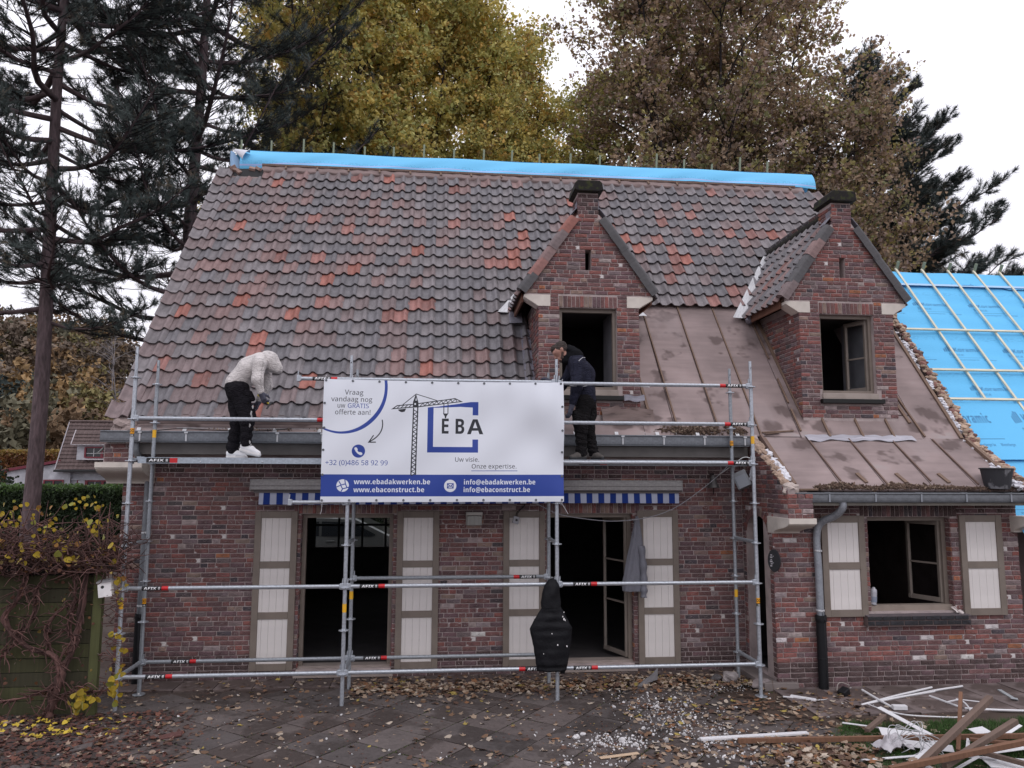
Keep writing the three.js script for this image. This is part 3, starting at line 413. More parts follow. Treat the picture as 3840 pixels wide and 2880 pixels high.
function openSash(parent, hx, y0, y1, z, w, ang, mull) {                  // casement hung on its right stile, swung into the room
  const g = new THREE.Group(); const c = Math.cos(ang), s = Math.sin(ang), at = (t, y, dz = 0) => V(hx - t * c + dz * s, y, z - t * s - dz * c), st = 0.05;
  part('sash', [bar(at(0.025, y0), at(0.025, y1), 0.05, 0.04), bar(at(w - 0.025, y0), at(w - 0.025, y1), 0.05, 0.04), bar(at(0, y0 + 0.03), at(w, y0 + 0.03), 0.04, 0.06), bar(at(0, y1 - 0.03), at(w, y1 - 0.03), 0.04, 0.06), ...mull.map((m) => bar(at(0, m), at(w, m), 0.03, 0.025))], mat([0.235, 0.2, 0.175], { map: T.stone, roughness: 0.6 }), parent);
  part('pane', [sheet(1, 1, (u, v) => at(lerp(0.04, w - 0.04, u), lerp(y0 + 0.05, y1 - 0.05, v)))], M.glass, parent);
}
openSash(dm2.w, 10.05, 3.99, 5.07, -1.2, 0.38, 1.15, [4.5]);
part('step_flashing', Array.from({ length: 8 }, (_, i) => box(4.985, 3.62 + i * 0.185, tileZ(3.62 + i * 0.185) - 0.02, 0.16, 0.2, 0.012, [-0.66, 0, 0])), M.lead, house);
part('lead_apron', [sheet(10, 3, (u, v) => V(6.27 + u * 0.3, 3.86 - v * 0.085 + 0.012 * Math.sin(u * 8), -1.03 + 0.03 * v + 0.01 * Math.sin(u * 12)))], M.lead, house);
part('lead_valley_end', [sheet(10, 6, (u, v) => V(4.74 + u * 0.2, 5.30 - v * 0.2, tileZ(5.30 - v * 0.2) + 0.05 + 0.03 * u), null)], M.lead, house);
part('white_rod', [cyl(V(5.95, 4.02, -0.98), V(6.62, 3.975, -0.95), 0.012, 8)], M.white, house);

// ---------------------------------------------------------------- eaves, gutters, pipes
part('eaves_box', [box2(-0.28, 8.03, 2.985, 3.13, -1.26, -0.945)], mat([0.19, 0.18, 0.175], { map: T.stone }), house);
function gutterGeo(z0, y0, x0, x1, w, h) { const P = []; P.push([z0, y0 + h + 0.02]); P.push([z0 + 0.012, y0 + h + 0.02]); P.push([z0 + 0.014, y0 + 0.02]); for (let i = 0; i <= 6; i++) { const a = -Math.PI / 2 + i / 6 * 1.2; P.push([z0 + w - 0.06 + 0.05 * Math.cos(a), y0 + 0.055 + 0.05 * Math.sin(a)]); } P.push([z0 + w - 0.006, y0 + h - 0.01]); for (let i = 0; i <= 6; i++) { const a = -2.6 + i / 6 * 5.0; P.push([z0 + w + 0.002 + 0.012 * Math.cos(a), y0 + h + 0.012 * Math.sin(a)]); } P.push([z0 + w - 0.02, y0 + h - 0.008]); P.push([z0 + w - 0.03, y0 + 0.09]); P.push([z0 + w - 0.06, y0 + 0.02]); P.push([z0 + w - 0.07, y0 + 0.0]); P.push([z0, y0]); return P; }
function gutterU(z0, z1, yB, yT, x0, x1, ends) {                          // box gutter: back, floor, front with a rolled lip
  const g = [box2(x0, x1, yB, yT, z0, z0 + 0.006), box2(x0, x1, yB, yB + 0.006, z0 + 0.006, z1 - 0.012), extrudeX([[z1 - 0.018, yB], [z1 - 0.004, yB + 0.02], [z1, yB + 0.05], [z1, yT], [z1 - 0.006, yT], [z1 - 0.006, yB + 0.052], [z1 - 0.012, yB + 0.024]], x0, x1), cyl(V(x0, yT, z1), V(x1, yT, z1), 0.012, 8)];
  if (ends) g.push(box2(x0 - 0.004, x0, yB, yT, z0, z1), box2(x1, x1 + 0.004, yB, yT, z0, z1)); return g;
}
const gut = part('gutter', gutterU(-0.915, -0.765, 3.135, 3.272, -0.69, 7.99, true), M.zincDark, house);
for (let i = 0; i < 15; i++) part('bracket', [box(-0.2 + i * 0.58, 3.262, -0.756, 0.045, 0.02, 0.02), box(-0.2 + i * 0.58, 3.2, -0.759, 0.02, 0.1, 0.006), box(-0.26 + i * 0.58, 3.31, -0.875, 0.05, 0.05, 0.004, [-0.6, 0, 0])], M.zincLight, gut);
part('eaves_flashing', [extrudeX([[-0.905, 3.265], [-0.925, 3.335], [-0.931, 3.335], [-0.911, 3.265]], 0.2, 5.9), extrudeX([[-0.905, 3.265], [-0.925, 3.335], [-0.931, 3.335], [-0.911, 3.265]], 5.92, 7.2), extrudeX([[-0.905, 3.265], [-0.925, 3.335], [-0.931, 3.335], [-0.911, 3.265]], 7.34, 7.9)], M.zincLight, house);
part('eaves_batten', [bar(V(-0.3, 3.40, tileZ(3.4) - 0.02), V(4.9, 3.40, tileZ(3.4) - 0.02), 0.04, 0.03), bar(V(-0.3, 3.47, tileZ(3.47) - 0.07), V(4.9, 3.47, tileZ(3.47) - 0.07), 0.03, 0.1)], M.mortarDark, house);
const gut2 = part('wing_gutter', gutterU(0.03, 0.17, 2.40, 2.51, 8.14, 12.6, true), M.zincDark, house);
part('end_cap', [box2(8.10, 8.16, 2.40, 2.512, 0.03, 0.176, 0.004)], M.zinc, gut2);
for (let i = 0; i < 6; i++) part('bracket', [box(8.62 + i * 0.62, 2.455, 0.177, 0.02, 0.1, 0.006), box(8.62 + i * 0.62, 2.522, 0.12, 0.02, 0.006, 0.12)], M.zinc, gut2);
part('wing_eaves_board', [box2(8.42, 11.45, 2.355, 2.39, -0.27, 0.1), box2(8.4, 11.45, 2.39, 2.52, -0.05, 0.0)], mat([0.25, 0.235, 0.21], { map: T.stone }), house);
part('eaves_lath', [bar(V(8.1, 2.555, 0.1), V(8.5, 2.56, 0.12), 0.03, 0.025)], M.batten, house);
function pipeWithCollars(name, pts, r, collars, m, parent) { const p = part(name, [tube(pts, r, 24, 12)], m, parent); for (const [c, rr2] of collars) part('collar', [cyl(V(c.x, c.y - 0.012, c.z), V(c.x, c.y + 0.012, c.z), rr2, 12)], M.zincLight, p); return p; }
pipeWithCollars('downpipe', [V(-0.27, 3.135, -0.86), V(-0.27, 3.02, -0.86), V(-0.25, 2.9, -1.0), V(-0.22, 2.76, -1.17), V(-0.22, 2.6, -1.19), V(-0.22, 1.6, -1.19), V(-0.22, 0.8, -1.19)], 0.042, [[V(-0.22, 1.95, -1.19), 0.046], [V(-0.22, 1.0, -1.19), 0.046]], M.zincDark, house);
part('drain_pipe', [cyl(V(-0.22, 0, -1.185), V(-0.22, 0.9, -1.185), 0.055, 14), cyl(V(-0.22, 0.84, -1.185), V(-0.22, 0.9, -1.185), 0.06, 14)], M.castIron, house);
pipeWithCollars('downpipe', [V(8.83, 2.42, 0.1), V(8.83, 2.33, 0.1), V(8.79, 2.23, 0.0), V(8.66, 2.12, -0.16), V(8.62, 2.0, -0.19), V(8.62, 1.5, -0.19), V(8.62, 0.9, -0.19)], 0.048, [[V(8.62, 1.76, -0.19), 0.053], [V(8.62, 1.0, -0.19), 0.053]], M.zinc, house);
part('drain_pipe', [cyl(V(8.62, 0, -0.185), V(8.62, 0.94, -0.185), 0.062, 14), cyl(V(8.62, 0.86, -0.185), V(8.62, 0.94, -0.185), 0.07, 14), cyl(V(8.62, 0.395, -0.185), V(8.62, 0.41, -0.185), 0.066, 14)], M.castIron, house);
// corbels that carry the gable ends
const zCorbel = (z0, out, y0, y1, x0, x1) => { const h = y1 - y0, P = [[z0, y0], [z0, y1], [z0 + out, y1], [z0 + out, y1 - 0.06]]; for (let i = 0; i <= 10; i++) { const t = i / 10; P.push([z0 + out * (0.97 - 0.72 * (t < 0.5 ? 2 * t * t : 1 - 2 * (1 - t) * (1 - t))), y1 - 0.06 - (h - 0.06) * t]); } return extrudeX(P, x0, x1, [], 0.004); };
part('corbel_stone', [zCorbel(-0.40, 0.64, 1.985, 2.195, 8.044, 8.40)], M.stone, house);
part('corbel_stone', [zCorbel(-1.3, 0.52, 2.60, 2.87, -0.74, -0.16)], M.stone, house);
part('corbel_stone', [zCorbel(-0.3, 0.4, 1.99, 2.2, 11.4, 11.7)], M.stone, house);
const pier = part('eaves_pier', [box2(-0.70, -0.31, 2.874, 3.13, -1.3, -0.93)], M.mortar, house);
reseed(61); lay(pier, { o: V(0, 0, -0.93), u: UX, n: NZ, y0: 2.885, y1: 3.12, course: 0.06, pal: palMain, spans: () => [[-0.69, -0.32]] });
part('broken_masonry', [lump(0.13, 1.25, 0.95, 0.8, 0.35, 2).translate(-0.48, 3.37, -0.96), lump(0.1, 1.3, 0.7, 0.8, 0.35, 2).translate(-0.45, 3.29, -0.93)].map((g) => paint(g, [0.38, 0.3, 0.28])), M.tan, house);
// broken wall heads with sand-coloured mortar, and mineral wool in the gaps
reseed(62);
{ const a = [], b = [], w = []; const along = (t) => { const k = Math.min(verge.length - 2, Math.floor(t * (verge.length - 1))), f = t * (verge.length - 1) - k; return [lerp(verge[k][0], verge[k + 1][0], f), lerp(verge[k][1], verge[k + 1][1], f)]; };
  for (let i = 0; i < 330; i++) { const [z, y] = along(R() * 0.995); a.push(paint(lump(rr(0.025, 0.055), 1.15, 0.75, 1, 0.4).rotateX(rr(-0.4, 0.9)).translate(11.415 + rr(-0.055, 0.05), y - 0.02 + rr(-0.06, 0.03), z), shade(R() < 0.22 ? [0.26, 0.13, 0.11] : R() < 0.3 ? [0.42, 0.31, 0.24] : [0.50, 0.37, 0.28], 0.7, 1.25))); }
  for (let i = 0; i < 260; i++) { const t = 0.1 + 0.88 * R(), [z, y] = along(t); if (noise3(t * 40, 1, 2) < -0.4) continue; w.push(lump(rr(0.02, 0.05), 1, 0.8, 1.1, 0.6).translate(11.285 + rr(-0.05, 0.05), y - 0.045 + rr(-0.03, 0.03), z)); }
  for (let i = 0; i < 60; i++) { const z = rr(-0.82, 0.16); a.push(paint(lump(rr(0.03, 0.05), 1.1, 0.7, 1.1, 0.4).rotateX(0.5).translate(8.09 + rr(-0.035, 0.035), topS(z) + rr(-0.02, 0.015), z), shade([0.42, 0.30, 0.23], 0.8, 1.15))); }
  for (let i = 0; i < 44; i++) { const z = i < 34 ? rr(-0.28, 0.02) : rr(-0.6, -0.3); w.push(lump(rr(0.025, 0.05), 1, 0.9, 1, 0.5).translate(8.155 + rr(-0.025, 0.025), topS(z) - 0.0 + rr(-0.03, 0.02), z)); }
  const o = part('broken_masonry', a, M.tan, house); o.userData.kind = 'stuff'; const p = part('mineral_wool', w, M.wool, house); p.userData.kind = 'stuff';
  part('broken_masonry', [lump(0.09, 1.3, 0.8, 1, 0.4, 2).translate(8.13, 2.56, 0.12)].map((g) => paint(g, [0.5, 0.42, 0.38])), M.tan, house);
}
// ---------------------------------------------------------------- doors, windows, shutters
function doorFrame(d, z) { return part('garden_door', [box2(d.x0 + 0.003, d.x0 + 0.065, d.y0, d.y1, z - 0.07, z), box2(d.x1 - 0.065, d.x1 - 0.003, d.y0, d.y1, z - 0.07, z), box2(d.x0 + 0.065, d.x1 - 0.065, d.y1 - 0.06, d.y1, z - 0.07, z - 0.002)], M.taupe, house); }
const dr1 = doorFrame(D1, -1.345), dr2 = doorFrame(D2, -1.345);
for (const [d, o] of [[D1, dr1], [D2, dr2]]) part('threshold', [box2(d.x0 - 0.03, d.x1 + 0.03, 0.03, 0.1, -1.5, -1.2, 0.006), box2(d.x0, d.x1, 0.1, 0.16, -1.5, -1.31, 0.004)], mat([0.31, 0.26, 0.24], { map: T.stone }), o);
openSash(dr2, 6.36, 0.18, 2.13, -1.39, 0.58, 1.2, [0.92, 1.5]);
const ww = part('wing_window', [box2(WIN.x0 + 0.003, WIN.x0 + 0.05, WIN.y0, WIN.y1, -0.44, -0.37), box2(WIN.x1 - 0.065, WIN.x1 - 0.003, WIN.y0, WIN.y1, -0.44, -0.37), box2(WIN.x0 + 0.05, WIN.x1 - 0.065, WIN.y1 - 0.055, WIN.y1, -0.44, -0.372)], M.taupe, house);
part('window_board', [box2(WIN.x0 + 0.002, WIN.x1 - 0.002, 0.955, 1.03, -0.44, -0.31, 0.004), box2(WIN.x0 - 0.005, WIN.x1 + 0.005, 0.925, 0.952, -0.44, -0.28, 0.004)], mat([0.29, 0.24, 0.205], { map: T.stone }), ww);
openSash(ww, 10.475, 1.04, 2.13, -0.41, 0.5, 1.2, [1.55]);
{ const sill = part('brick_sill', [box2(9.245, 10.675, 0.785, 0.915, -0.4, -0.166)], M.mortarDark, ww); reseed(63); for (const [y, dz, off] of [[0.892, 0, 0], [0.828, -0.006, 0.1]]) for (let i = 0; i < 8; i++) { const x0 = 9.25 + i * 0.2 - off, a = Math.max(9.25, x0), b = Math.min(10.67, x0 + 0.19); if (b - a > 0.04) emit(ww, V((a + b) / 2, y, -0.163 + dz), UX, V(0, 1, 0), NZ, b - a, 0.052, 'glaze'); } part('sill_slope', [box(9.96, 0.921, -0.22, 1.43, 0.012, 0.13, [0.12, 0, 0])], mat([0.12, 0.1, 0.11], { map: T.stone }), ww); }
function shutter(x0, x1, y0, y1, z, n) {
  const s = part('shutter', [box2(x0 + 0.086, x1 - 0.086, y0 + 0.002, y1 - 0.002, z - 0.004, z)], mat([0.5, 0.46, 0.44]), house), h = (y1 - y0 - 0.09) / n, X0 = x0 + 0.085, X1 = x1 - 0.085; for (const x of [x0, X1]) part('stile', [box2(x, x + 0.085, y0, y1, z - 0.003, z + 0.032, 0.003)], M.taupe, s);
  for (let i = 0; i <= n; i++) part('rail', [box2(X0 + 0.001, X1 - 0.001, y0 + i * h, y0 + i * h + 0.09, z + 0.001, z + 0.031, 0.003)], M.taupe, s);
  for (let k = 0; k < n; k++) for (let i = 0; i < 5; i++) { const e = [0.55, 1, 1, 1, 0.75], tot = 4.3, a = e.slice(0, i).reduce((p, q) => p + q, 0) / tot, b = a + e[i] / tot; part('plank', [box2(lerp(X0, X1, a) + 0.0009, lerp(X0, X1, b) - 0.0009, y0 + k * h + 0.09, y0 + (k + 1) * h, z + 0.002, z + 0.016, 0.002)], M.cream, s); }
  return s;
}
for (const [a, b, y0, y1, z, n] of [[1.195, 1.76, 0.13, 2.225, -1.245, 3], [3.105, 3.685, 0.12, 2.225, -1.245, 3], [4.575, 5.165, 0.125, 2.225, -1.245, 3], [6.485, 7.08, 0.12, 2.23, -1.245, 3], [8.70, 9.30, 0.905, 2.21, -0.253, 2], [10.645, 11.25, 0.90, 2.215, -0.253, 2]]) shutter(a, b, y0, y1, z, n);
// bricks: the 300 that show largest stand alone, the rest of each wall is joined
brickRecs.sort((a, b) => b.area - a.area);
{ const rest = new Map(); let n = 0; const own = (p) => { const v = V(0, 0, 0); for (let q = p; q && q !== scene; q = q.parent) v.add(q.position); return v; };
  for (const r of brickRecs) { const off = own(r.parent); r.m.setPosition(V().setFromMatrixPosition(r.m).sub(off)); if (n < 296) { n++; const o = new THREE.Mesh(r.geo, r.lime ? M.lime : M.brick); o.name = 'brick'; o.castShadow = o.receiveShadow = true; o.matrix.copy(r.m); o.matrix.decompose(o.position, o.quaternion, o.scale); r.parent.add(o); } else { const k = r.parent.uuid + r.lime; if (!rest.has(k)) rest.set(k, { p: r.parent, lime: r.lime, g: [] }); rest.get(k).g.push(r.geo.clone().applyMatrix4(r.m)); } }
  for (const { p, lime, g } of rest.values()) { const o = new THREE.Mesh(merge(g), lime ? M.lime : M.brick); o.name = lime ? 'limewashed_brickwork' : 'brickwork'; o.userData.kind = 'stuff'; o.castShadow = o.receiveShadow = true; p.add(o); } }

// ---------------------------------------------------------------- scaffold
const scaffold = thing('scaffold', 'galvanised tube scaffold with platform and guard rails standing before the brick house', 'scaffold', [3.85, 0, -0.35]);
const SX = [0, 2.564, 5.14, 7.703], SZ = [0, -0.71], RK = (k) => 0.38 + 0.5 * k, RT = 0.0242;
function canvasTex(w, h, draw) { const c = document.createElement('canvas'); c.width = w; c.height = h; const x = c.getContext('2d'); draw(x, w, h); const t = new THREE.CanvasTexture(c); t.colorSpace = THREE.SRGBColorSpace; t.magFilter = THREE.LinearFilter; t.minFilter = THREE.LinearMipmapLinearFilter; t.wrapS = t.wrapT = THREE.RepeatWrapping; return t; }
const afix = (flip) => canvasTex(512, 128, (x, w, h) => {
  x.fillStyle = '#17181c'; x.fillRect(0, 0, w, h); x.fillStyle = '#c01820'; flip ? x.fillRect(0, 0, 128, h) : x.fillRect(w - 128, 0, 128, h); const o = flip ? 128 : 0;
  x.fillStyle = '#f2f2f4'; x.save(); x.translate(o + 160, 92); x.transform(1.25, 0, -0.12, 1, 0, 0); x.font = 'bold 88px sans-serif'; x.textAlign = 'center'; x.fillText('AFIX', 0, 0); x.restore(); for (let i = 0; i < 4; i++) x.fillRect(o + 318, 30 + i * 17, 36, 9);
});
const MS = { sticker: mat([1, 1, 1], { map: afix(false), roughness: 0.4 }), stickerFlip: mat([1, 1, 1], { map: afix(true), roughness: 0.4 }), tagA: mat([1, 1, 1], { map: canvasTex(128, 128, (x) => { x.fillStyle = '#e39a10'; x.fillRect(0, 0, 128, 128); x.fillStyle = '#1c160c'; x.fillRect(0, 0, 44, 128); x.strokeStyle = '#1c160c'; x.lineWidth = 10; for (const y of [34, 92]) { x.beginPath(); x.arc(88, y, 20, 0, 7); x.stroke(); } x.fillStyle = '#e8e8e8'; x.save(); x.translate(30, 118); x.rotate(-Math.PI / 2); x.font = 'bold 30px sans-serif'; x.fillText('MAX', 14, 0); x.restore(); }), roughness: 0.4 }) };
function band(a, b, r, from, to, m, name, parent) {                       // sticker wrapped round a tube between two fractions
  const A = a.clone().lerp(b, from), B = a.clone().lerp(b, to), ax = B.clone().sub(A).normalize(), f = V(0, 0, 1).sub(ax.clone().multiplyScalar(ax.z)).normalize(), s = f.clone().cross(ax);
  return part(name, [sheet(1, 16, (u, v) => { const t = (0.5 - v) * 2.6; return A.clone().lerp(B, u).addScaledVector(f, Math.cos(t) * r).addScaledVector(s, -Math.sin(t) * r); }, (u, v) => [u, v])], m, parent);
}
function rosette(x, y, z) { return [cyl(V(x, y - 0.005, z), V(x, y + 0.005, z), 0.062, 18), cyl(V(x, y - 0.02, z), V(x, y + 0.02, z), 0.0275, 12)]; }
reseed(71);
SX.forEach((x, i) => SZ.forEach((z, j) => {
  const back = j === 1, top = back ? (i === 0 ? 4.2 : i === 3 ? 4.22 : 4.12) : (i === 0 ? 4.26 : i === 3 ? 4.22 : 4.2), lean = (i === 0 ? 0.006 : 0);
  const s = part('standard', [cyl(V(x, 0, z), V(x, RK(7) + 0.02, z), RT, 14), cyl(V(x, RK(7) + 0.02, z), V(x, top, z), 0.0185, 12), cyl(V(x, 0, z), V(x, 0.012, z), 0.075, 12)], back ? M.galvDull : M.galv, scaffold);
  for (let k = 0; k < 8; k++) part('rosette', rosette(x, RK(k), z), M.galv, s);
  part('spigot_hole', [0, 1].map((k) => cyl(V(x, top - 0.09 - k * 0.3, z + 0.014), V(x, top - 0.09 - k * 0.3, z + 0.026), 0.008, 8)), M.black, s);
  const A = V(x, 0, z), B = V(x, 4, z), lab = (y, m) => { const o = band(A, B, RT + 0.0012, (y - 0.05) / 4, (y + 0.05) / 4, m, 'marking_band', s); return o; };
  if (i === 0) { lab(back ? RK(5) + 0.36 : RK(5) + 0.34, back ? M.yellow : MS.tagA); lab(RK(1) + (back ? 0.24 : 0.33), back ? MS.tagA : M.yellow); } if (i === 1) lab(RK(1) + (back ? 0.3 : 0.26), M.yellow); if (i === 3) { lab(RK(5) + (back ? 0.28 : 0.31), back ? MS.tagA : M.yellow); lab(RK(1) + 0.27, back ? M.yellow : MS.tagA); }
}));
function ledger(x0, x1, y, z, opt = {}) {
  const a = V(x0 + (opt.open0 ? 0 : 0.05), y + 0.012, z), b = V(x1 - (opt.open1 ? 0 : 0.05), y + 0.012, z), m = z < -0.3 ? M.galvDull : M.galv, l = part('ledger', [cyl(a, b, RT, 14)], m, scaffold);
  for (const [p, d] of [[a, -1], [b, 1]]) part('wedge_head', [box(p.x + d * 0.012, p.y, p.z, 0.045, 0.075, 0.045, null, 0.006), box(p.x + d * 0.02, p.y + 0.045, p.z + 0.004, 0.012, 0.1, 0.03, [0, 0, -0.08]), box(p.x - d * 0.012, p.y, p.z, 0.012, 0.058, 0.058, null, 0.004)], M.galv, l);
  for (const [f, flip] of opt.st || []) { const L = b.x - a.x; band(a, b, RT + 0.0014, f, f + 0.3 / L, flip ? MS.stickerFlip : MS.sticker, 'sticker', l); }
  return l;
}
for (const [i, st] of [[0, [[0.11, 0]]], [1, [[0.83, 1]]], [2, [[0.06, 0]]]]) ledger(SX[i], SX[i + 1], RK(0), 0, { st });
for (const [i, st] of [[0, [[0.07, 0]]], [1, [[0.05, 0]]], [2, [[0.06, 0]]]]) ledger(SX[i], SX[i + 1], RK(2), 0, { st });
ledger(SX[0], SX[1], RK(0), -0.71, { st: [[0.13, 0]] }); ledger(SX[1], SX[2], RK(0), -0.71, { st: [[0.05, 0]] }); ledger(SX[1], SX[2], RK(2), -0.71, { st: [[0.83, 1]] });
ledger(SX[0], SX[1], RK(6), 0, { st: [[0.86, 1]] }); ledger(SX[1], SX[2], RK(6), 0, {}); ledger(SX[2], SX[3], RK(6), 0, { st: [[0.87, 1]] });
ledger(1.89, SX[2], RK(7) + 0.01, 0, { st: [[0.05, 0]] }); ledger(SX[2], SX[3], RK(7), 0, { st: [[0.85, 1]] }); ledger(1.84, SX[1], RK(4), 0, {});
ledger(SX[2], SX[3], RK(5), 0, { st: [[0.88, 1]] }); ledger(SX[1], SX[2], RK(5), 0, {});
SX.forEach((x, i) => { for (const k of [0, 3, 5]) { if (k === 0 && i === 2) continue; part('transom', [cyl(V(x, RK(k) + 0.01, -0.04), V(x, RK(k) + 0.01, -0.67), RT, 12), box(x, RK(k), -0.045, 0.04, 0.07, 0.03), box(x, RK(k), -0.665, 0.04, 0.07, 0.03)], M.galvDull, scaffold); } });
for (let i = 0; i < 3; i++) for (const z of [-0.185, -0.515]) {
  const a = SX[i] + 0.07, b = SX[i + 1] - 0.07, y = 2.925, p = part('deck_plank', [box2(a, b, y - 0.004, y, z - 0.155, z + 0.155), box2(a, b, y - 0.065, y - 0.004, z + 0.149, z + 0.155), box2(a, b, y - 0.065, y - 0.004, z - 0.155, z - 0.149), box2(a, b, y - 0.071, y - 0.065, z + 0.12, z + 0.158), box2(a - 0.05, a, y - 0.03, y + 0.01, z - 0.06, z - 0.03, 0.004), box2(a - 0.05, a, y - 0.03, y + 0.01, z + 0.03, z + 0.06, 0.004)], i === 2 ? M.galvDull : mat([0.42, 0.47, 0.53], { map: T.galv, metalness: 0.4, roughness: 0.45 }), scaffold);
  if (z > -0.3) { const q = new THREE.PlaneGeometry(0.36, 0.058); part('sticker', [flat(q).translate(a + (i === 2 ? 0.4 : 0.28), y - 0.036, z + 0.1575)], MS.sticker, p); for (const f of [0.3, 0.6, 0.9]) part('rivet', [lump(0.008).translate(lerp(a, b, f), y - 0.05, z + 0.157)], M.zincLight, p); }
}
// outer tie-off of the deck at the middle bays
// ---------------------------------------------------------------- banner
{
  const BLUE = '#2b479f', DK = '#2a2c33', WH = '#f4f5fa';
  const bt = canvasTex(2048, 1056, (x, w, h) => {
    x.fillStyle = WH; x.fillRect(0, 0, w, h); x.save(); x.transform(2048 / 2088, 0, 0, 1056 / 1048, -62 * 2048 / 2088, -64 * 1056 / 1048);
    const txt = (s, cx, y, size, col, wid, al = 'center', f = 'bold') => { x.save(); x.fillStyle = col; x.font = `${f} ${size}px sans-serif`; x.textAlign = al; const m = x.measureText(s).width; x.translate(cx, y); if (wid) x.scale(wid / m, 1); x.fillText(s, 0, 0); x.restore(); };
    x.lineCap = 'butt';
    x.fillStyle = BLUE; x.fillRect(0, 878, 2300, 186);
    x.save(); x.beginPath(); x.moveTo(572, 40); x.bezierCurveTo(600, 190, 560, 330, 420, 440); x.bezierCurveTo(300, 530, 170, 535, 40, 470); x.lineTo(40, 482); x.bezierCurveTo(170, 560, 330, 545, 440, 465); x.bezierCurveTo(590, 355, 625, 190, 596, 40); x.closePath(); x.fill(); x.restore();
    txt('Vraag', 320, 196, 58, DK, 158, 'center', ''); txt('vandaag nog', 302, 255, 58, DK, 350, 'center', ''); txt('uw', 213, 310, 58, DK, 70, 'center', ''); txt('GRATIS', 358, 310, 54, BLUE, 184, 'center', ''); txt('offerte aan!', 314, 368, 58, DK, 308, 'center', '');
    x.strokeStyle = DK; x.lineWidth = 9; x.lineCap = 'round'; x.beginPath(); x.moveTo(566, 412); x.quadraticCurveTo(590, 530, 462, 598); x.stroke(); x.beginPath(); x.moveTo(494, 545); x.lineTo(455, 603); x.lineTo(512, 602); x.stroke();
    x.fillStyle = BLUE; x.beginPath(); x.arc(370, 680, 56, 0, 7); x.fill(); x.strokeStyle = WH; x.lineWidth = 17; x.beginPath(); x.moveTo(346, 660); x.quadraticCurveTo(356, 694, 388, 704); x.stroke(); x.lineWidth = 24; x.beginPath(); x.moveTo(347, 659); x.lineTo(352, 667); x.moveTo(382, 699); x.lineTo(392, 702); x.stroke();
    txt('+32 (0)486 58 92 99', 358, 799, 58, BLUE, 530, 'center', '');
    // square
    x.fillStyle = BLUE; x.fillRect(955, 285, 50, 402); x.fillRect(955, 638, 440, 49); x.fillRect(1346, 572, 49, 110); x.fillRect(1346, 243, 49, 117); x.beginPath(); x.moveTo(955, 300); x.lineTo(1330, 243); x.lineTo(1395, 243); x.lineTo(1395, 293); x.lineTo(1240, 287); x.lineTo(955, 300); x.fill();
    // crane
    x.strokeStyle = WH; x.lineWidth = 60; x.lineCap = 'butt'; x.beginPath(); x.moveTo(870, 276); x.lineTo(1230, 230); x.stroke();
    x.strokeStyle = DK; x.lineWidth = 10; x.beginPath(); x.moveTo(832, 300); x.lineTo(820, 882); x.moveTo(868, 296); x.lineTo(858, 882); x.stroke(); x.lineWidth = 7; for (let i = 0; i < 15; i++) { const y = 318 + i * 38, a = 832 - i * 0.8, b = 868 - i * 0.7; x.beginPath(); x.moveTo(a, y); x.lineTo(b, y + 19); x.lineTo(a, y + 38); x.stroke(); }
    x.fillStyle = DK; x.beginPath(); x.moveTo(826, 250); x.lineTo(850, 175); x.lineTo(872, 250); x.lineTo(876, 296); x.lineTo(824, 298); x.fill(); x.fillStyle = WH; x.fillRect(838, 258, 14, 16); x.beginPath(); x.moveTo(846, 236); x.lineTo(853, 205); x.lineTo(858, 236); x.fill();
    x.strokeStyle = DK; x.lineWidth = 6; x.beginPath(); x.moveTo(738, 276); x.lineTo(852, 178); x.lineTo(1035, 234); x.stroke();
    x.lineWidth = 8; x.beginPath(); x.moveTo(826, 270); x.lineTo(690, 284); x.lineTo(652, 312); x.lineTo(826, 294); x.moveTo(872, 262); x.lineTo(1190, 214); x.lineTo(1246, 240); x.lineTo(872, 290); x.stroke(); x.lineWidth = 6; x.beginPath(); for (let i = 0; i < 4; i++) { x.moveTo(690 + i * 34, 306 - i * 4); x.lineTo(718 + i * 34, 280 - i * 4); } for (let i = 0; i < 8; i++) { x.moveTo(884 + i * 40, 288 - i * 6); x.lineTo(916 + i * 40, 256 - i * 5.5); x.lineTo(924 + i * 40, 282 - i * 6); } x.stroke();
    x.fillStyle = DK; x.beginPath(); x.moveTo(698, 318); x.lineTo(768, 308); x.lineTo(756, 334); x.quadraticCurveTo(720, 350, 698, 318); x.fill();
    x.lineWidth = 7; x.beginPath(); x.moveTo(1094, 264); x.lineTo(1094, 346); x.moveTo(1130, 262); x.lineTo(1130, 346); x.stroke(); x.beginPath(); x.moveTo(1086, 346); x.lineTo(1134, 346); x.lineTo(1118, 370); x.lineTo(1114, 388); x.lineTo(1104, 388); x.lineTo(1102, 370); x.fill();
    txt('E', 1066, 522, 184, DK, 80, 'left'); txt('B', 1184, 523, 184, DK, 98, 'left'); txt('A', 1298, 526, 184, DK, 142, 'left');
    txt('Uw visie.', 1193, 766, 52, DK, 216, 'left', ''); txt('Onze expertise.', 1338, 824, 52, DK, 398, 'left', ''); x.fillStyle = BLUE; x.fillRect(1338, 842, 402, 5);
    txt('www.ebadakwerken.be', 338, 960, 58, WH, 650, 'left'); txt('www.ebaconstruct.be', 336, 1028, 58, WH, 602, 'left'); txt('info@ebadakwerken.be', 1272, 962, 58, WH, 628, 'left'); txt('info@ebaconstruct.be', 1270, 1028, 58, WH, 584, 'left');
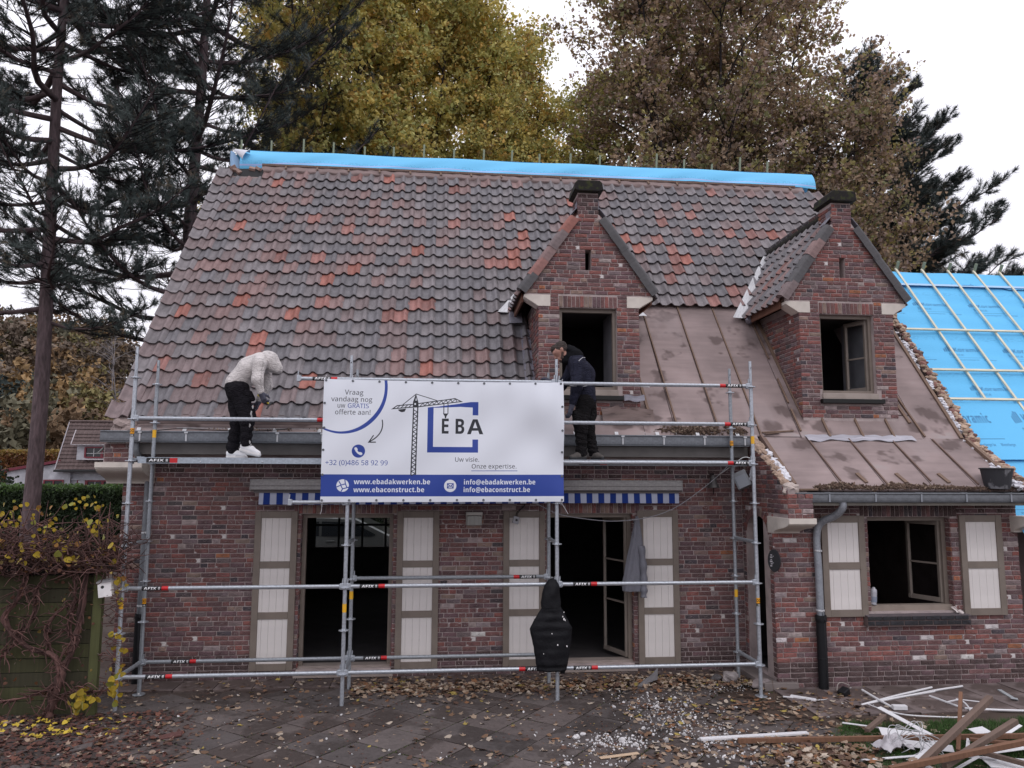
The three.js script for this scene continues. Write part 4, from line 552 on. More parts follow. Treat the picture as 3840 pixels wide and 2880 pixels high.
    x.fillStyle = WH; x.beginPath(); x.arc(245, 972, 53, 0, 7); x.fill(); x.strokeStyle = BLUE; x.lineWidth = 8; x.beginPath(); x.moveTo(212, 935); x.lineTo(232, 968); x.lineTo(268, 958); x.lineTo(282, 990); x.lineTo(245, 1000); x.lineTo(228, 968); x.moveTo(268, 958); x.lineTo(262, 920); x.moveTo(282, 990); x.lineTo(300, 985); x.moveTo(245, 1000); x.lineTo(230, 1028); x.moveTo(193, 985); x.lineTo(232, 968); x.stroke();
    x.fillStyle = WH; x.beginPath(); x.arc(1158, 974, 53, 0, 7); x.fill(); x.strokeStyle = BLUE; x.lineWidth = 7; x.fillStyle = WH; x.strokeRect(1134, 955, 50, 38); x.beginPath(); x.moveTo(1134, 957); x.lineTo(1159, 979); x.lineTo(1184, 957); x.moveTo(1134, 992); x.lineTo(1152, 973); x.moveTo(1184, 992); x.lineTo(1166, 973); x.stroke();
    x.restore();
  });
  const bm = new THREE.MeshPhysicalMaterial({ map: bt, roughness: 0.55, side: THREE.DoubleSide, color: C(0.82, 0.84, 0.87) });
  const P = (u, v) => { const x = 2.25 + 2.965 * u, top = 3.893 - 0.012 * Math.sin(u * Math.PI), bot = 2.395 + 0.008 * u, y = lerp(top, bot, v); let z = 0.10; z += 0.030 * Math.sin(u * 8 - v * 5 + 1) * Math.sin(v * Math.PI) * smooth(0.3, 1, u) + 0.008 * Math.sin(u * 21 + v * 11) * Math.sin(v * Math.PI) + 0.02 * Math.sin((u - v * 0.45) * 16) * smooth(0.55, 1, u) * Math.sin(v * Math.PI); z += 0.009 * Math.sin(u * 2 * Math.PI * 9.17 + 1.5) * Math.pow(1 - v, 3) - 0.02 * Math.pow(1 - v, 8) - 0.02 * Math.pow(v, 8) + 0.006 * Math.sin(u * 2 * Math.PI * 9.1 + 1.5) * Math.pow(v, 4); return V(x, y, z); };
  const b = solo('banner', [sheet(150, 80, P, (u, v) => [u, 1 - v])], bm, 'large white printed banner with a crane and blue footer, tied across the scaffold', 'banner', [3.73, 2.4, 0.05]);
  const eye = (u, v) => { const p = P(u, v); part('eyelet', [flat(new THREE.TorusGeometry(0.011, 0.0042, 6, 12)).translate(p.x, p.y, p.z + 0.004), flat(new THREE.CircleGeometry(0.009, 10)).translate(p.x, p.y, p.z + 0.002)], M.zincDark, b); };
  for (let i = 0; i < 10; i++) { eye(0.008 + i * 0.109, 0.012); eye(0.006 + i * 0.1095, 0.985); } for (const v of [0.2, 0.4, 0.58, 0.78]) { eye(0.006, v); eye(0.993, v + 0.01); }
  for (const [x, y] of [[2.255, 3.905], [2.58, 3.91], [5.205, 3.90], [2.26, 2.385], [5.2, 2.385]]) part('cable_tie', [tube([V(x, y, 0.055), V(x + 0.01, y + 0.04, 0.03), V(x, y + 0.02, -0.03), V(x - 0.01, y - 0.03, 0), V(x, y - 0.01, 0.055)], 0.0025, 16, 5)], M.whitePlastic, b);
  part('tie_tail', [tube([V(5.19, 2.385, 0.06), V(5.23, 2.32, 0.07), V(5.27, 2.25, 0.07)], 0.003, 6, 5), tube([V(2.27, 2.40, 0.06), V(2.265, 2.3, 0.065), V(2.25, 2.25, 0.065)], 0.0025, 6, 5)], M.whitePlastic, b);
}
// ---------------------------------------------------------------- awning and wall fittings
{
  const aw = thing('awning', 'folded grey awning cassette with blue and white striped valance above the garden doors', 'awning', [4.12, 2.4, -1.25]);
  const prof = [[-1.25, 2.655], [-1.07, 2.655], [-1.04, 2.64], [-1.04, 2.62], [-1.028, 2.615], [-1.028, 2.578], [-1.036, 2.574], [-1.036, 2.562], [-1.026, 2.556], [-1.026, 2.525], [-1.036, 2.515], [-1.06, 2.505], [-1.25, 2.505]];
  part('cassette', [extrudeX(prof, 1.16, 7.09), box2(1.15, 1.16, 2.5, 2.66, -1.25, -1.03, 0.002), box2(7.09, 7.1, 2.5, 2.66, -1.25, -1.03, 0.002), cyl(V(1.16, 2.648, -1.06), V(7.09, 2.648, -1.06), 0.012, 8)], mat([0.36, 0.345, 0.35], { map: T.galv, metalness: 0.1, roughness: 0.5 }), aw);
  part('front_rail', [box2(1.2, 7.05, 2.478, 2.504, -1.1, -1.05)], mat([0.14, 0.13, 0.13]), aw);
  const st = canvasTex(64, 64, (x) => { x.fillStyle = '#c9cddd'; x.fillRect(0, 0, 64, 64); x.fillStyle = '#12398a'; x.fillRect(0, 0, 32, 64); }); st.repeat.set(1 / 0.169, 1);
  part('valance', [sheet(240, 4, (u, v) => { const x = 1.27 + u * 5.78; return V(x, 2.48 - v * (0.148 + 0.01 * Math.sin(x * 0.8)), -1.06 + v * (0.012 * Math.sin(x * 7) + 0.008 * Math.sin(x * 19 + 1) + 0.01)); }, (u, v) => [u * 5.78 + 0.11, v])], mat([0.72, 0.74, 0.8], { map: st, side: THREE.DoubleSide, roughness: 0.9 }), aw);
}
{ const l = thing('wall_light', 'small rectangular glass wall light between the two pairs of garden doors', 'wall light', [4.165, 2.1, -1.25]); part('housing', [box2(4.05, 4.28, 2.17, 2.215, -1.25, -1.13, 0.006), box2(4.05, 4.28, 2.03, 2.17, -1.25, -1.23, 0.004)], mat([0.4, 0.38, 0.36]), l); part('glass_shade', [box(4.165, 2.10, -1.185, 0.2, 0.13, 0.09, [0.12, 0, 0], 0.012)], mat([0.36, 0.36, 0.34], { roughness: 0.25, bumpMap: T.bumpy, bumpScale: 0.004 }), l); part('grille', [-0.06, 0, 0.06].map((d) => box(4.165 + d, 2.10, -1.137, 0.006, 0.13, 0.006, [0.12, 0, 0])), mat([0.3, 0.29, 0.28]), l); }
{ const f = thing('floodlight', 'square grey floodlight on a bracket under the gutter end', 'floodlight', [7.93, 2.78, -0.8]); part('lamp_body', [box(7.88, 2.67, -0.82, 0.2, 0.24, 0.09, [-0.25, -0.5, 0.32], 0.01)], mat([0.22, 0.23, 0.25], { roughness: 0.5 }), f); part('glass_face', [box(7.865, 2.655, -0.768, 0.15, 0.17, 0.01, [-0.25, -0.5, 0.32])], mat([0.3, 0.32, 0.36], { roughness: 0.2 }), f); part('yoke', [bar(V(8.0, 2.72, -0.8), V(8.05, 2.84, -0.85), 0.02, 0.05), bar(V(7.98, 2.66, -0.76), V(8.03, 2.78, -0.78), 0.02, 0.05)], mat([0.45, 0.46, 0.5]), f); }
{ const b = thing('wall_bell', 'small dark bell hung on the brick wall beside the floodlight', 'bell', [7.58, 2.72, -1.12]); part('bell_body', [lathe([[0.0, 2.74], [0.03, 2.735], [0.045, 2.69], [0.055, 2.62], [0.085, 2.565], [0.088, 2.555], [0.07, 2.56]], 20).translate(7.58, 0, -1.12)], mat([0.10, 0.095, 0.095], { metalness: 0.4, roughness: 0.5 }), b); part('bell_arm', [bar(V(7.58, 2.75, -1.25), V(7.58, 2.75, -1.1), 0.015, 0.02), cyl(V(7.58, 2.56, -1.12), V(7.58, 2.46, -1.12), 0.006, 6)], M.castIron, b); }
{ const o = thing('house_plaque', 'oval black plaque with worn white lettering on the brick corner by the arched door', 'plaque', [8.05, 1.63, -0.30]); const g = new THREE.Shape(); g.absellipse(0, 0, 0.085, 0.14, 0, Math.PI * 2); const pm = mat([1, 1, 1], { roughness: 0.4, map: canvasTex(128, 256, (x) => { x.fillStyle = '#26262b'; x.fillRect(0, 0, 128, 256); x.fillStyle = '#b9b6bb'; for (const [a, b, c, d] of [[30, 60, 18, 12], [26, 84, 24, 14], [30, 112, 15, 10], [24, 130, 26, 18], [32, 160, 18, 12], [26, 182, 20, 14], [54, 74, 10, 8], [50, 150, 12, 8]]) x.fillRect(a, b, c, d); }) }); const e = flat(new THREE.ExtrudeGeometry(g, { depth: 0.015, bevelEnabled: true, bevelSize: 0.004, bevelThickness: 0.004, curveSegments: 24 })); const uv = e.attributes.uv; for (let i = 0; i < uv.count; i++) uv.setXY(i, uv.getX(i) / 0.18 + 0.5, uv.getY(i) / 0.29 + 0.5); e.rotateY(-0.95).translate(8.055, 1.63, -0.25); part('plate', [e], pm, o); }
// ---------------------------------------------------------------- things hung on the scaffold and the shutter
function garment(rows, fn, nu = 40) {                                   // closed rings of an ellipse, row by row: [y, x, z, half width, half depth]
  return sheet(nu, rows.length * 4 - 4, (u, v) => { const f = v * (rows.length - 1), k = Math.min(rows.length - 2, Math.floor(f)), t = f - k, s = t * t * (3 - 2 * t), r = rows[k].map((q, i) => lerp(q, rows[k + 1][i], i === 0 ? t : lerp(t, s, 0.5))), a = u * Math.PI * 2, e = fn ? fn(a, v, r[0]) : [0, 0]; return V(r[1] + (r[3] + e[0]) * Math.cos(a), r[0], r[2] + (r[4] + e[0]) * Math.sin(a) + e[1]); });
}
{ const j = thing('puffer_jacket', 'black quilted puffer jacket hanging by its hood from the middle scaffold standard', 'jacket', [5.06, 1.4, 0.08]); const jm = matte([0.0065, 0.0065, 0.0085], { roughness: 0.62, specularIntensity: 0.4, bumpMap: T.bumpy, bumpScale: 0.004 });
  part('hood', [garment([[1.47, 5.07, 0.03, 0.005, 0.01], [1.45, 5.075, 0.035, 0.05, 0.05], [1.38, 5.07, 0.05, 0.095, 0.075], [1.28, 5.055, 0.055, 0.11, 0.08], [1.18, 5.05, 0.055, 0.125, 0.085], [1.13, 5.05, 0.06, 0.12, 0.08]], (a, v, y) => [0.004 * Math.sin(a * 3 + y * 17), 0.007 * noise3(a * 3, y * 20, 2)])], jm, j);
  const R0 = [[1.18, 0.10, 0.055], [1.13, 0.12, 0.065], [1.04, 0.172, 0.075], [0.95, 0.225, 0.085], [0.87, 0.265, 0.088], [0.77, 0.245, 0.09], [0.62, 0.222, 0.09], [0.47, 0.196, 0.088], [0.40, 0.184, 0.08], [0.38, 0.174, 0.07], [0.41, 0.15, 0.05]].map(([y, w, d]) => [y, 5.055 + (1.1 - y) * 0.015, 0.06, w, d]);
  part('quilted_body', [garment(R0, (a, v, y) => { const q = Math.abs(Math.sin((y - 0.32) * Math.PI / 0.107)); return [-0.006 * (1 - Math.pow(q, 0.5)) + 0.004 * Math.sin(a * 5 + y * 12), -0.024 * (1 - Math.pow(q, 0.45)) * (y < 1.08 ? 1 : 0.2) * Math.sin(a) + 0.006 * noise3(a * 4, y * 14, 1)]; }, 64)], jm, j);
  part('sleeve', [tube([V(5.22, 0.92, -0.02), V(5.24, 0.7, -0.05), V(5.215, 0.48, -0.02), V(5.20, 0.33, 0.02)], (t) => 0.046 + 0.004 * Math.sin(t * 30) - 0.015 * t, 30, 10)], jm, j); part('sleeve', [tube([V(4.89, 0.92, -0.02), V(4.89, 0.7, -0.05), V(4.92, 0.5, -0.03), V(4.94, 0.42, 0.0)], (t) => 0.046 + 0.004 * Math.sin(t * 30) - 0.015 * t, 30, 10)], jm, j);
  reseed(75); for (const [x, y, s] of [[5.2, 1.0, 0.011], [5.185, 1.03, 0.007], [5.215, 0.985, 0.008], [5.05, 0.835, 0.007], [5.12, 0.70, 0.008], [5.235, 0.68, 0.009], [5.2, 1.08, 0.006], [4.95, 0.6, 0.005]]) part('rubble_fleck', [lump(s, 0.8, 1.2, 0.3, 0.5).translate(x, y, 0.06 + 0.128 * 0.82 * Math.sqrt(Math.max(0.05, 1 - Math.pow((x - 5.058) / 0.27, 2))))], M.white, j); }
{ const h = solo('grey_hoodie', [garment([[2.16, 6.455, -1.12, 0.012, 0.012], [2.1, 6.455, -1.12, 0.035, 0.03], [1.95, 6.45, -1.12, 0.06, 0.05], [1.8, 6.445, -1.12, 0.085, 0.055], [1.6, 6.42, -1.12, 0.105, 0.06], [1.4, 6.405, -1.12, 0.13, 0.065], [1.22, 6.39, -1.12, 0.155, 0.07], [1.13, 6.39, -1.12, 0.15, 0.06], [1.125, 6.39, -1.12, 0.12, 0.04]], (a, v, y) => [0.012 * Math.sin(a * 4 + y * 5) * v + 0.004 * Math.sin(a * 9 + y * 3), 0.008 * noise3(a * 2, y * 9, 0)], 56), tube([V(6.5, 1.75, -1.09), V(6.52, 1.45, -1.06), V(6.525, 1.2, -1.06), V(6.515, 1.05, -1.05)], (t) => 0.05 + 0.008 * Math.sin(t * 26) - 0.008 * t, 24, 12)], mat([0.185, 0.185, 0.215], { map: T.cloth, roughness: 1 }), 'grey hooded sweatshirt hanging beside the right garden door', 'sweatshirt', [6.44, 2.1, -1.15]); }
{ const c = thing('hanging_cable', 'thin grey cable sagging from the awning across the right garden door', 'cable', [6, 2.2, -0.95]); part('wire', [tube([V(5.0, 2.34, -0.95), V(5.12, 2.28, -0.9), V(5.3, 2.2, -0.9), V(5.7, 2.13, -0.92), V(6.05, 2.10, -0.95), V(6.4, 2.12, -0.97), V(6.75, 2.19, -1.0), V(7.05, 2.32, -1.02), V(7.6, 2.72, -1.0), V(7.75, 2.92, -0.85)], 0.006, 60, 6)], mat([0.34, 0.34, 0.37]), c); part('wire', [tube([V(7.6, 2.74, -0.95), V(7.72, 2.88, -0.7), V(7.84, 2.98, -0.62), V(7.95, 2.96, -0.62), V(8.02, 2.9, -0.7)], 0.008, 30, 6)], mat([0.5, 0.5, 0.5]), c); }
{ const s = thing('socket_box', 'small grey socket box dangling on black wires before the shutter', 'socket box', [4.76, 2.12, -1.1]); part('box_body', [box(4.745, 2.105, -1.15, 0.085, 0.1, 0.05, [0, 0.1, -0.25], 0.008)], mat([0.33, 0.33, 0.36]), s); part('socket', [flat(new THREE.CircleGeometry(0.017, 12)).translate(4.75, 2.107, -1.122)], M.black, s); part('wire', [tube([V(4.74, 2.15, -1.15), V(4.76, 2.22, -1.13), V(4.84, 2.28, -1.1), V(4.87, 2.36, -1.08)], 0.006, 16, 5), tube([V(4.76, 2.15, -1.15), V(4.765, 2.2, -1.12), V(4.83, 2.29, -1.07), V(4.83, 2.36, -1.06)], 0.005, 16, 5)], M.castIron, s); }
{ const g = thing('gutter_cable', 'black cable lying along the gutter edge at the left end of the roof', 'cable', [0.8, 3.3, -0.8]); part('wire', [tube([V(-0.1, 3.285, -0.85), V(0.3, 3.315, -0.82), V(0.7, 3.30, -0.83), V(1.2, 3.29, -0.83), V(1.7, 3.33, -0.86)], 0.006, 40, 5)], M.castIron, g); }
{ const b = thing('mortar_tub', 'black rubber mortar tub smeared with cement on the lower roof edge', 'tub', [10.99, 2.565, 0.08]); const c = V(10.99, 2.565, 0.08), t = [[0.0, 0], [0.135, 0], [0.145, 0.01], [0.165, 0.12], [0.19, 0.26], [0.195, 0.27], [0.19, 0.275], [0.182, 0.262], [0.158, 0.12], [0.13, 0.02], [0, 0.02]]; part('tub_wall', [lathe(t, 40).rotateZ(-0.02).translate(c.x, c.y, c.z)], mat([1, 1, 1], { map: T.rub, roughness: 0.8, side: THREE.DoubleSide }), b); part('rim', [flat(new THREE.TorusGeometry(0.193, 0.009, 8, 40)).rotateX(Math.PI / 2).rotateZ(-0.02).translate(c.x, c.y + 0.27, c.z)], mat([0.06, 0.06, 0.065]), b); }
{ const b = thing('spray_bottle', 'clear plastic bottle with grey label standing tilted on the wing window sill', 'bottle', [9.42, 1.0, -0.33]); const r = (g) => g.rotateZ(-0.1).translate(9.43, 1.035, -0.34); part('bottle_body', [r(lathe([[0, 0], [0.04, 0], [0.045, 0.01], ...Array.from({ length: 14 }, (_, i) => [0.045 - (i % 2) * 0.003, 0.02 + i * 0.012]), [0.04, 0.2], [0.02, 0.215], [0.018, 0.23], [0, 0.23]], 20))], mat([0.42, 0.42, 0.46], { roughness: 0.25 }), b); part('paper_label', [r(lathe([[0.0465, 0.04], [0.0465, 0.11]], 20))], mat([0.22, 0.25, 0.32]), b); }
solo('plaster_scrap', [sheet(6, 6, (u, v) => V(10.52 + u * 0.1 - 0.03 * v, 0.935 + v * 0.07 + 0.015 * Math.sin(u * 7), -0.22 - v * 0.05 + 0.02 * Math.sin(u * 9 + v * 5)))], mat([0.62, 0.55, 0.53], { side: THREE.DoubleSide }), 'crumpled pale scrap lying on the right end of the wing window sill', 'scrap', [10.56, 0.93, -0.22]);

// ---------------------------------------------------------------- people
// tapered capsules blended by a smooth minimum, meshed by marching cubes
function blob(caps, cell, k = 0.03, noise = null) {
  const lo = V(1e9, 1e9, 1e9), hi = V(-1e9, -1e9, -1e9); for (const c of caps) { for (const [p, r] of [[c[0], c[2]], [c[1], c[3] ?? c[2]]]) { lo.min(p.clone().subScalar(r)); hi.max(p.clone().addScalar(r)); } }
  const ctr = lo.clone().add(hi).multiplyScalar(0.5), half = Math.max(hi.x - lo.x, hi.y - lo.y, hi.z - lo.z) / 2 + cell * 4, n = Math.max(16, Math.ceil(2 * half / cell)), mc = new MarchingCubes(n, new THREE.MeshStandardMaterial(), false, false, 400000), f = mc.field, hs = n / 2;
  f.fill(-1);
  const d = caps.map((c) => ({ a: c[0], ba: c[1].clone().sub(c[0]), ra: c[2], rb: c[3] ?? c[2], sq: c[4] || null })); d.forEach((c) => { c.l2 = Math.max(1e-9, c.ba.lengthSq()); });
  const mx = [0, 0, 0]; for (let z = 0; z < n; z++) { const wz = ctr.z + (z - hs) / hs * half; if (wz < lo.z - 3 * cell || wz > hi.z + 3 * cell) continue; for (let y = 0; y < n; y++) { const wy = ctr.y + (y - hs) / hs * half; if (wy < lo.y - 3 * cell || wy > hi.y + 3 * cell) continue; for (let x = 0; x < n; x++) {
    const wx = ctr.x + (x - hs) / hs * half; if (wx < lo.x - 3 * cell || wx > hi.x + 3 * cell) continue; let D = 1e3;
    for (const c of d) { const px = wx - c.a.x, py = wy - c.a.y, pz = (wz - c.a.z), t = clamp((px * c.ba.x + py * c.ba.y + pz * c.ba.z) / c.l2, 0, 1), qx = px - c.ba.x * t, qy = py - c.ba.y * t, qz = (pz - c.ba.z * t) * (c.sq || 1), e = Math.sqrt(qx * qx + qy * qy + qz * qz) - lerp(c.ra, c.rb, t); if (D > 900) D = e; else { const h = Math.max(k - Math.abs(D - e), 0) / k; D = Math.min(D, e) - h * h * k * 0.25; } }
    if (noise && D < 0.06 && D > -0.06) D += noise(wx, wy, wz); f[x + y * n + z * n * n] = -D;
  } } }
  mc.isolation = 0; mc.update(); const cnt = mc.count ?? mc.geometry.drawRange.count, g = new THREE.BufferGeometry(); g.setAttribute('position', new THREE.BufferAttribute(mc.positionArray.slice(0, cnt * 3), 3)); g.setAttribute('normal', new THREE.BufferAttribute(mc.normalArray.slice(0, cnt * 3), 3)); const p = g.attributes.position;
  g.scale(half, half, half).translate(ctr.x, ctr.y, ctr.z); g.computeVertexNormals(); const q = smoothNormals(g); return uvBox(q);
}
function smoothNormals(g) { const p = g.attributes.position, n = g.attributes.normal, m = new Map(), key = (i) => Math.round(p.getX(i) * 4e3) + ',' + Math.round(p.getY(i) * 4e3) + ',' + Math.round(p.getZ(i) * 4e3); for (let i = 0; i < p.count; i++) { const k = key(i), s = m.get(k) || [0, 0, 0]; s[0] += n.getX(i); s[1] += n.getY(i); s[2] += n.getZ(i); m.set(k, s); } for (let i = 0; i < p.count; i++) { const s = m.get(key(i)), l = Math.hypot(...s) || 1; n.setXYZ(i, s[0] / l, s[1] / l, s[2] / l); } return g; }
const wrinkle = (a, f) => (x, y, z) => a * (noise3(x * f, y * f * 1.6, z * f) + 0.5 * noise3(x * f * 2.3 + 4, y * f * 3, z * f * 2));
const tricol = (g, fn) => { const p = g.attributes.position, a = new Float32Array(p.count * 3); for (let i = 0; i < p.count; i++) a.set(fn(p.getX(i), p.getY(i), p.getZ(i)), i * 3); g.setAttribute('color', new THREE.BufferAttribute(a, 3)); return g; };
T.folds = tex(256, 256, (u, v) => { const a = fbm(u, v, 3, 6, 3, 191); return Math.pow(Math.abs(Math.sin((fbm(u, v, 4, 7, 3, 195) * 5 + a * 2) * 3.1416)), 0.6); }, 0.42);
const PM = { skin: mat([0.42, 0.22, 0.17], { roughness: 0.6 }), cream: mat([0.64, 0.595, 0.58], { map: T.cloth, roughness: 1, bumpMap: T.folds, bumpScale: 0.006 }), trousers: matte([0.014, 0.0125, 0.016], { map: T.cloth, roughness: 0.9, bumpMap: T.folds, bumpScale: 0.012 }), navy: matte([0.022, 0.023, 0.040], { map: T.cloth, roughness: 0.8, bumpMap: T.folds, bumpScale: 0.008 }), hair: mat([0.035, 0.024, 0.02], { roughness: 0.8, bumpMap: T.fine, bumpScale: 0.01 }), glove: mat([0.06, 0.06, 0.085], { roughness: 0.9 }), shoe: mat([0.80, 0.79, 0.80], { roughness: 0.6 }), sole: mat([0.66, 0.64, 0.63]), boot: mat([0.10, 0.088, 0.08], { map: T.cloth }), black: mat([0.012, 0.012, 0.014], { roughness: 0.7 }), grey: mat([0.38, 0.37, 0.37]) };
function hand(w, dir, palmN, curl, s = 1) {                               // wrist, direction of the knuckles, palm normal, curl; five fingers
  const d = dir.clone().normalize(), n = palmN.clone().sub(d.clone().multiplyScalar(palmN.dot(d))).normalize(), a = d.clone().cross(n), c = [], at = (f, l, q) => w.clone().addScaledVector(d, f * s).addScaledVector(a, l * s).addScaledVector(n, q * s);
  for (const l of [-0.027, -0.009, 0.009, 0.027]) c.push([at(0.0, l * 0.6, 0), at(0.085, l, 0), 0.019 * s, 0.014 * s]);
  [[-0.03, 0.058], [-0.0105, 0.072], [0.0095, 0.076], [0.029, 0.066]].forEach(([l, L]) => { let p = at(0.088, l, 0), an = curl * 0.6; for (let k = 0; k < 3; k++) { const q = p.clone().addScaledVector(d, Math.cos(an) * L * s * [0.45, 0.32, 0.25][k]).addScaledVector(n, Math.sin(an) * L * s * [0.45, 0.32, 0.25][k]); c.push([p, q, 0.0098 * s - k * 0.0006, 0.0094 * s - k * 0.0008]); p = q; an += curl; } });
  const t0 = at(0.03, 0.03, 0.008), t1 = at(0.062, 0.052, 0.028), t2 = at(0.09, 0.05, 0.045); c.push([t0, t1, 0.015 * s, 0.0115 * s], [t1, t2, 0.0112 * s, 0.0095 * s]); return c;
}
function shoe(heel, toe, up, side, name, parent, up2, ankle) {             // low sneaker with its own sole
  const d = toe.clone().sub(heel), L = d.length(); d.normalize(); const n = up.clone().sub(d.clone().multiplyScalar(up.dot(d))).normalize(), P = (f, h) => heel.clone().addScaledVector(d, f * L).addScaledVector(n, h);
  part(name, [blob([[P(0.12, 0.055), P(0.5, 0.06), 0.035, 0.036], [P(0.5, 0.05), P(0.86, 0.036), 0.038, 0.029], [P(0.14, 0.065), ankle.clone().addScaledVector(n, -0.012), 0.035, 0.038]], 0.008, 0.03)], up2.a, parent); part('shoe_sole', [blob([[P(0.1, 0.016), P(0.45, 0.014), 0.034, 0.035], [P(0.45, 0.014), P(0.9, 0.016), 0.036, 0.031]].map((c) => c), 0.008, 0.02)], up2.b, parent);
}
reseed(81);
{ // the roofer in the pale hoodie, bent over the tiles
  const z = -0.36, p = thing('person', 'person in cream hoodie and black work trousers bending over the tiles with a hammer', 'person', [1.12, 2.925, z]);
  const J = { pel: V(1.11, 3.80, z), hipB: V(1.07, 3.79, z - 0.09), hipF: V(1.15, 3.78, z + 0.09), kneeB: V(1.11, 3.40, z - 0.07), kneeF: V(1.27, 3.40, z + 0.10), ankB: V(1.045, 3.01, z - 0.09), ankF: V(1.265, 3.085, z + 0.12), waist: V(1.15, 3.92, z), chest: V(1.29, 4.10, z), sh: V(1.375, 4.14, z), shF: V(1.40, 4.10, z + 0.17), shB: V(1.40, 4.10, z - 0.17), neck: V(1.45, 4.17, z), head: V(1.515, 4.14, z), elF: V(1.40, 3.90, z + 0.22), wrF: V(1.435, 3.73, z + 0.18), elB: V(1.42, 3.87, z - 0.22), wrB: V(1.33, 3.66, z - 0.2) };
  part('body', [blob([[J.pel, J.waist, 0.11, 0.10], [J.waist, J.chest, 0.10, 0.12], [J.chest, J.sh, 0.12, 0.1], [J.sh, J.neck, 0.07, 0.05], [J.neck, J.head, 0.05, 0.085], [J.head, V(1.55, 4.07, z), 0.085, 0.055], [V(1.585, 4.12, z), V(1.605, 4.10, z), 0.014, 0.012], [J.shF, J.elF, 0.05, 0.04], [J.elF, J.wrF, 0.04, 0.027], [J.shB, J.elB, 0.05, 0.04], [J.elB, J.wrB, 0.04, 0.027], [J.sh, J.shF, 0.07, 0.05], [J.sh, J.shB, 0.07, 0.05], [J.hipF, J.kneeF, 0.075, 0.05], [J.kneeF, J.ankF, 0.048, 0.035], [J.hipB, J.kneeB, 0.075, 0.05], [J.kneeB, J.ankB, 0.048, 0.035], [J.pel, J.hipF, 0.1, 0.08], [J.pel, J.hipB, 0.1, 0.08]], 0.014, 0.04)], PM.skin, p);
  part('hoodie', [blob([[V(1.115, 3.895, z), J.waist, 0.135, 0.135], [J.waist, V(1.25, 4.06, z), 0.135, 0.152], [V(1.25, 4.06, z), J.sh, 0.152, 0.135], [V(1.1, 3.89, z + 0.05), V(1.24, 4.05, z + 0.06), 0.11, 0.12], [V(1.1, 3.89, z - 0.05), V(1.24, 4.05, z - 0.06), 0.11, 0.12], [J.sh, V(1.47, 4.17, z), 0.10, 0.075], [J.sh, J.shF, 0.1, 0.082], [J.sh, J.shB, 0.1, 0.082], [J.shF, J.elF, 0.083, 0.066], [J.elF, V(1.43, 3.765, z + 0.185), 0.066, 0.046], [J.shB, J.elB, 0.083, 0.066], [J.elB, V(1.34, 3.69, z - 0.2), 0.066, 0.046], [V(1.30, 3.98, z), V(1.32, 3.88, z), 0.06, 0.035]], 0.011, 0.04, (x, y, zz) => 0.0028 * Math.sin((x * 0.6 + y) * 48 + 5 * noise3(x * 9, y * 9, zz * 9)) * Math.abs(noise3(x * 6, y * 5, zz * 7)) + 0.003 * noise3(x * 14, y * 11, zz * 13) )], PM.cream, p);
  part('hood', [blob([[V(1.455, 4.20, z), V(1.49, 4.175, z), 0.096, 0.108], [V(1.49, 4.175, z), V(1.535, 4.11, z), 0.108, 0.092], [V(1.48, 4.23, z), V(1.46, 4.24, z), 0.05, 0.04], [V(1.54, 4.105, z), V(1.595, 4.06, z), 0.085, 0.062], [V(1.57, 4.13, z), V(1.6, 4.1, z), 0.05, 0.04]], 0.010, 0.03, wrinkle(0.003, 26))], PM.cream, p);
  part('cuff', [blob([[V(1.428, 3.785, z + 0.187), V(1.436, 3.755, z + 0.185), 0.049, 0.046]], 0.007, 0.02)], PM.cream, p);
  part('hem_band', [blob([[V(1.09, 3.875, z), V(1.115, 3.885, z), 0.133, 0.136], [V(1.09, 3.872, z + 0.05), V(1.09, 3.872, z - 0.05), 0.115, 0.115]], 0.011, 0.03)], PM.cream, p);
  part('trousers', [blob([[J.pel, V(1.1, 3.87, z), 0.13, 0.122], [V(1.085, 3.82, z + 0.05), J.hipF, 0.12, 0.115], [V(1.07, 3.82, z - 0.05), J.hipB, 0.12, 0.115], [J.hipF, J.kneeF, 0.115, 0.088], [J.kneeF, V(1.27, 3.12, z + 0.12), 0.083, 0.068], [J.hipB, J.kneeB, 0.115, 0.086], [J.kneeB, V(1.055, 3.045, z - 0.09), 0.083, 0.073], [V(1.29, 3.72, z + 0.14), V(1.335, 3.66, z + 0.14), 0.045, 0.03], [V(1.02, 3.62, z - 0.12), V(1.025, 3.55, z - 0.12), 0.05, 0.045], [V(1.33, 3.52, z + 0.13), V(1.345, 3.44, z + 0.13), 0.04, 0.035]], 0.011, 0.045, (x, y, zz) => 0.007 * Math.sin(y * 75 + 4 * noise3(x * 8, y * 6, zz * 8)) * smooth(3.55, 3.1, y) + 0.005 * noise3(x * 22, y * 20, zz * 22))], PM.trousers, p);
  shoe(V(0.985, 2.93, z - 0.10), V(1.25, 2.925, z - 0.05), V(0, 1, 0), 0, 'shoe', p, { a: PM.shoe, b: PM.sole }, V(1.045, 3.02, z - 0.09));
  shoe(V(1.195, 3.02, z + 0.12), V(1.455, 2.945, z + 0.14), V(0.25, 1, 0), 0, 'shoe', p, { a: PM.shoe, b: PM.sole }, V(1.255, 3.10, z + 0.12));
  part('glove', [blob([[V(1.43, 3.76, z + 0.183), V(1.445, 3.72, z + 0.18), 0.034, 0.034], ...hand(V(1.442, 3.735, z + 0.18), V(0.38, -0.9, 0.1), V(0.5, 0.2, -0.8), 0.85, 1.05)], 0.0045, 0.014)], PM.glove, p);
  part('glove', [blob([[V(1.345, 3.70, z - 0.2), V(1.325, 3.645, z - 0.2), 0.034, 0.033], ...hand(V(1.33, 3.66, z - 0.2), V(-0.35, -0.9, 0.1), V(-0.6, 0.2, 0.6), 0.4, 1.05)], 0.005, 0.014)], PM.glove, p);
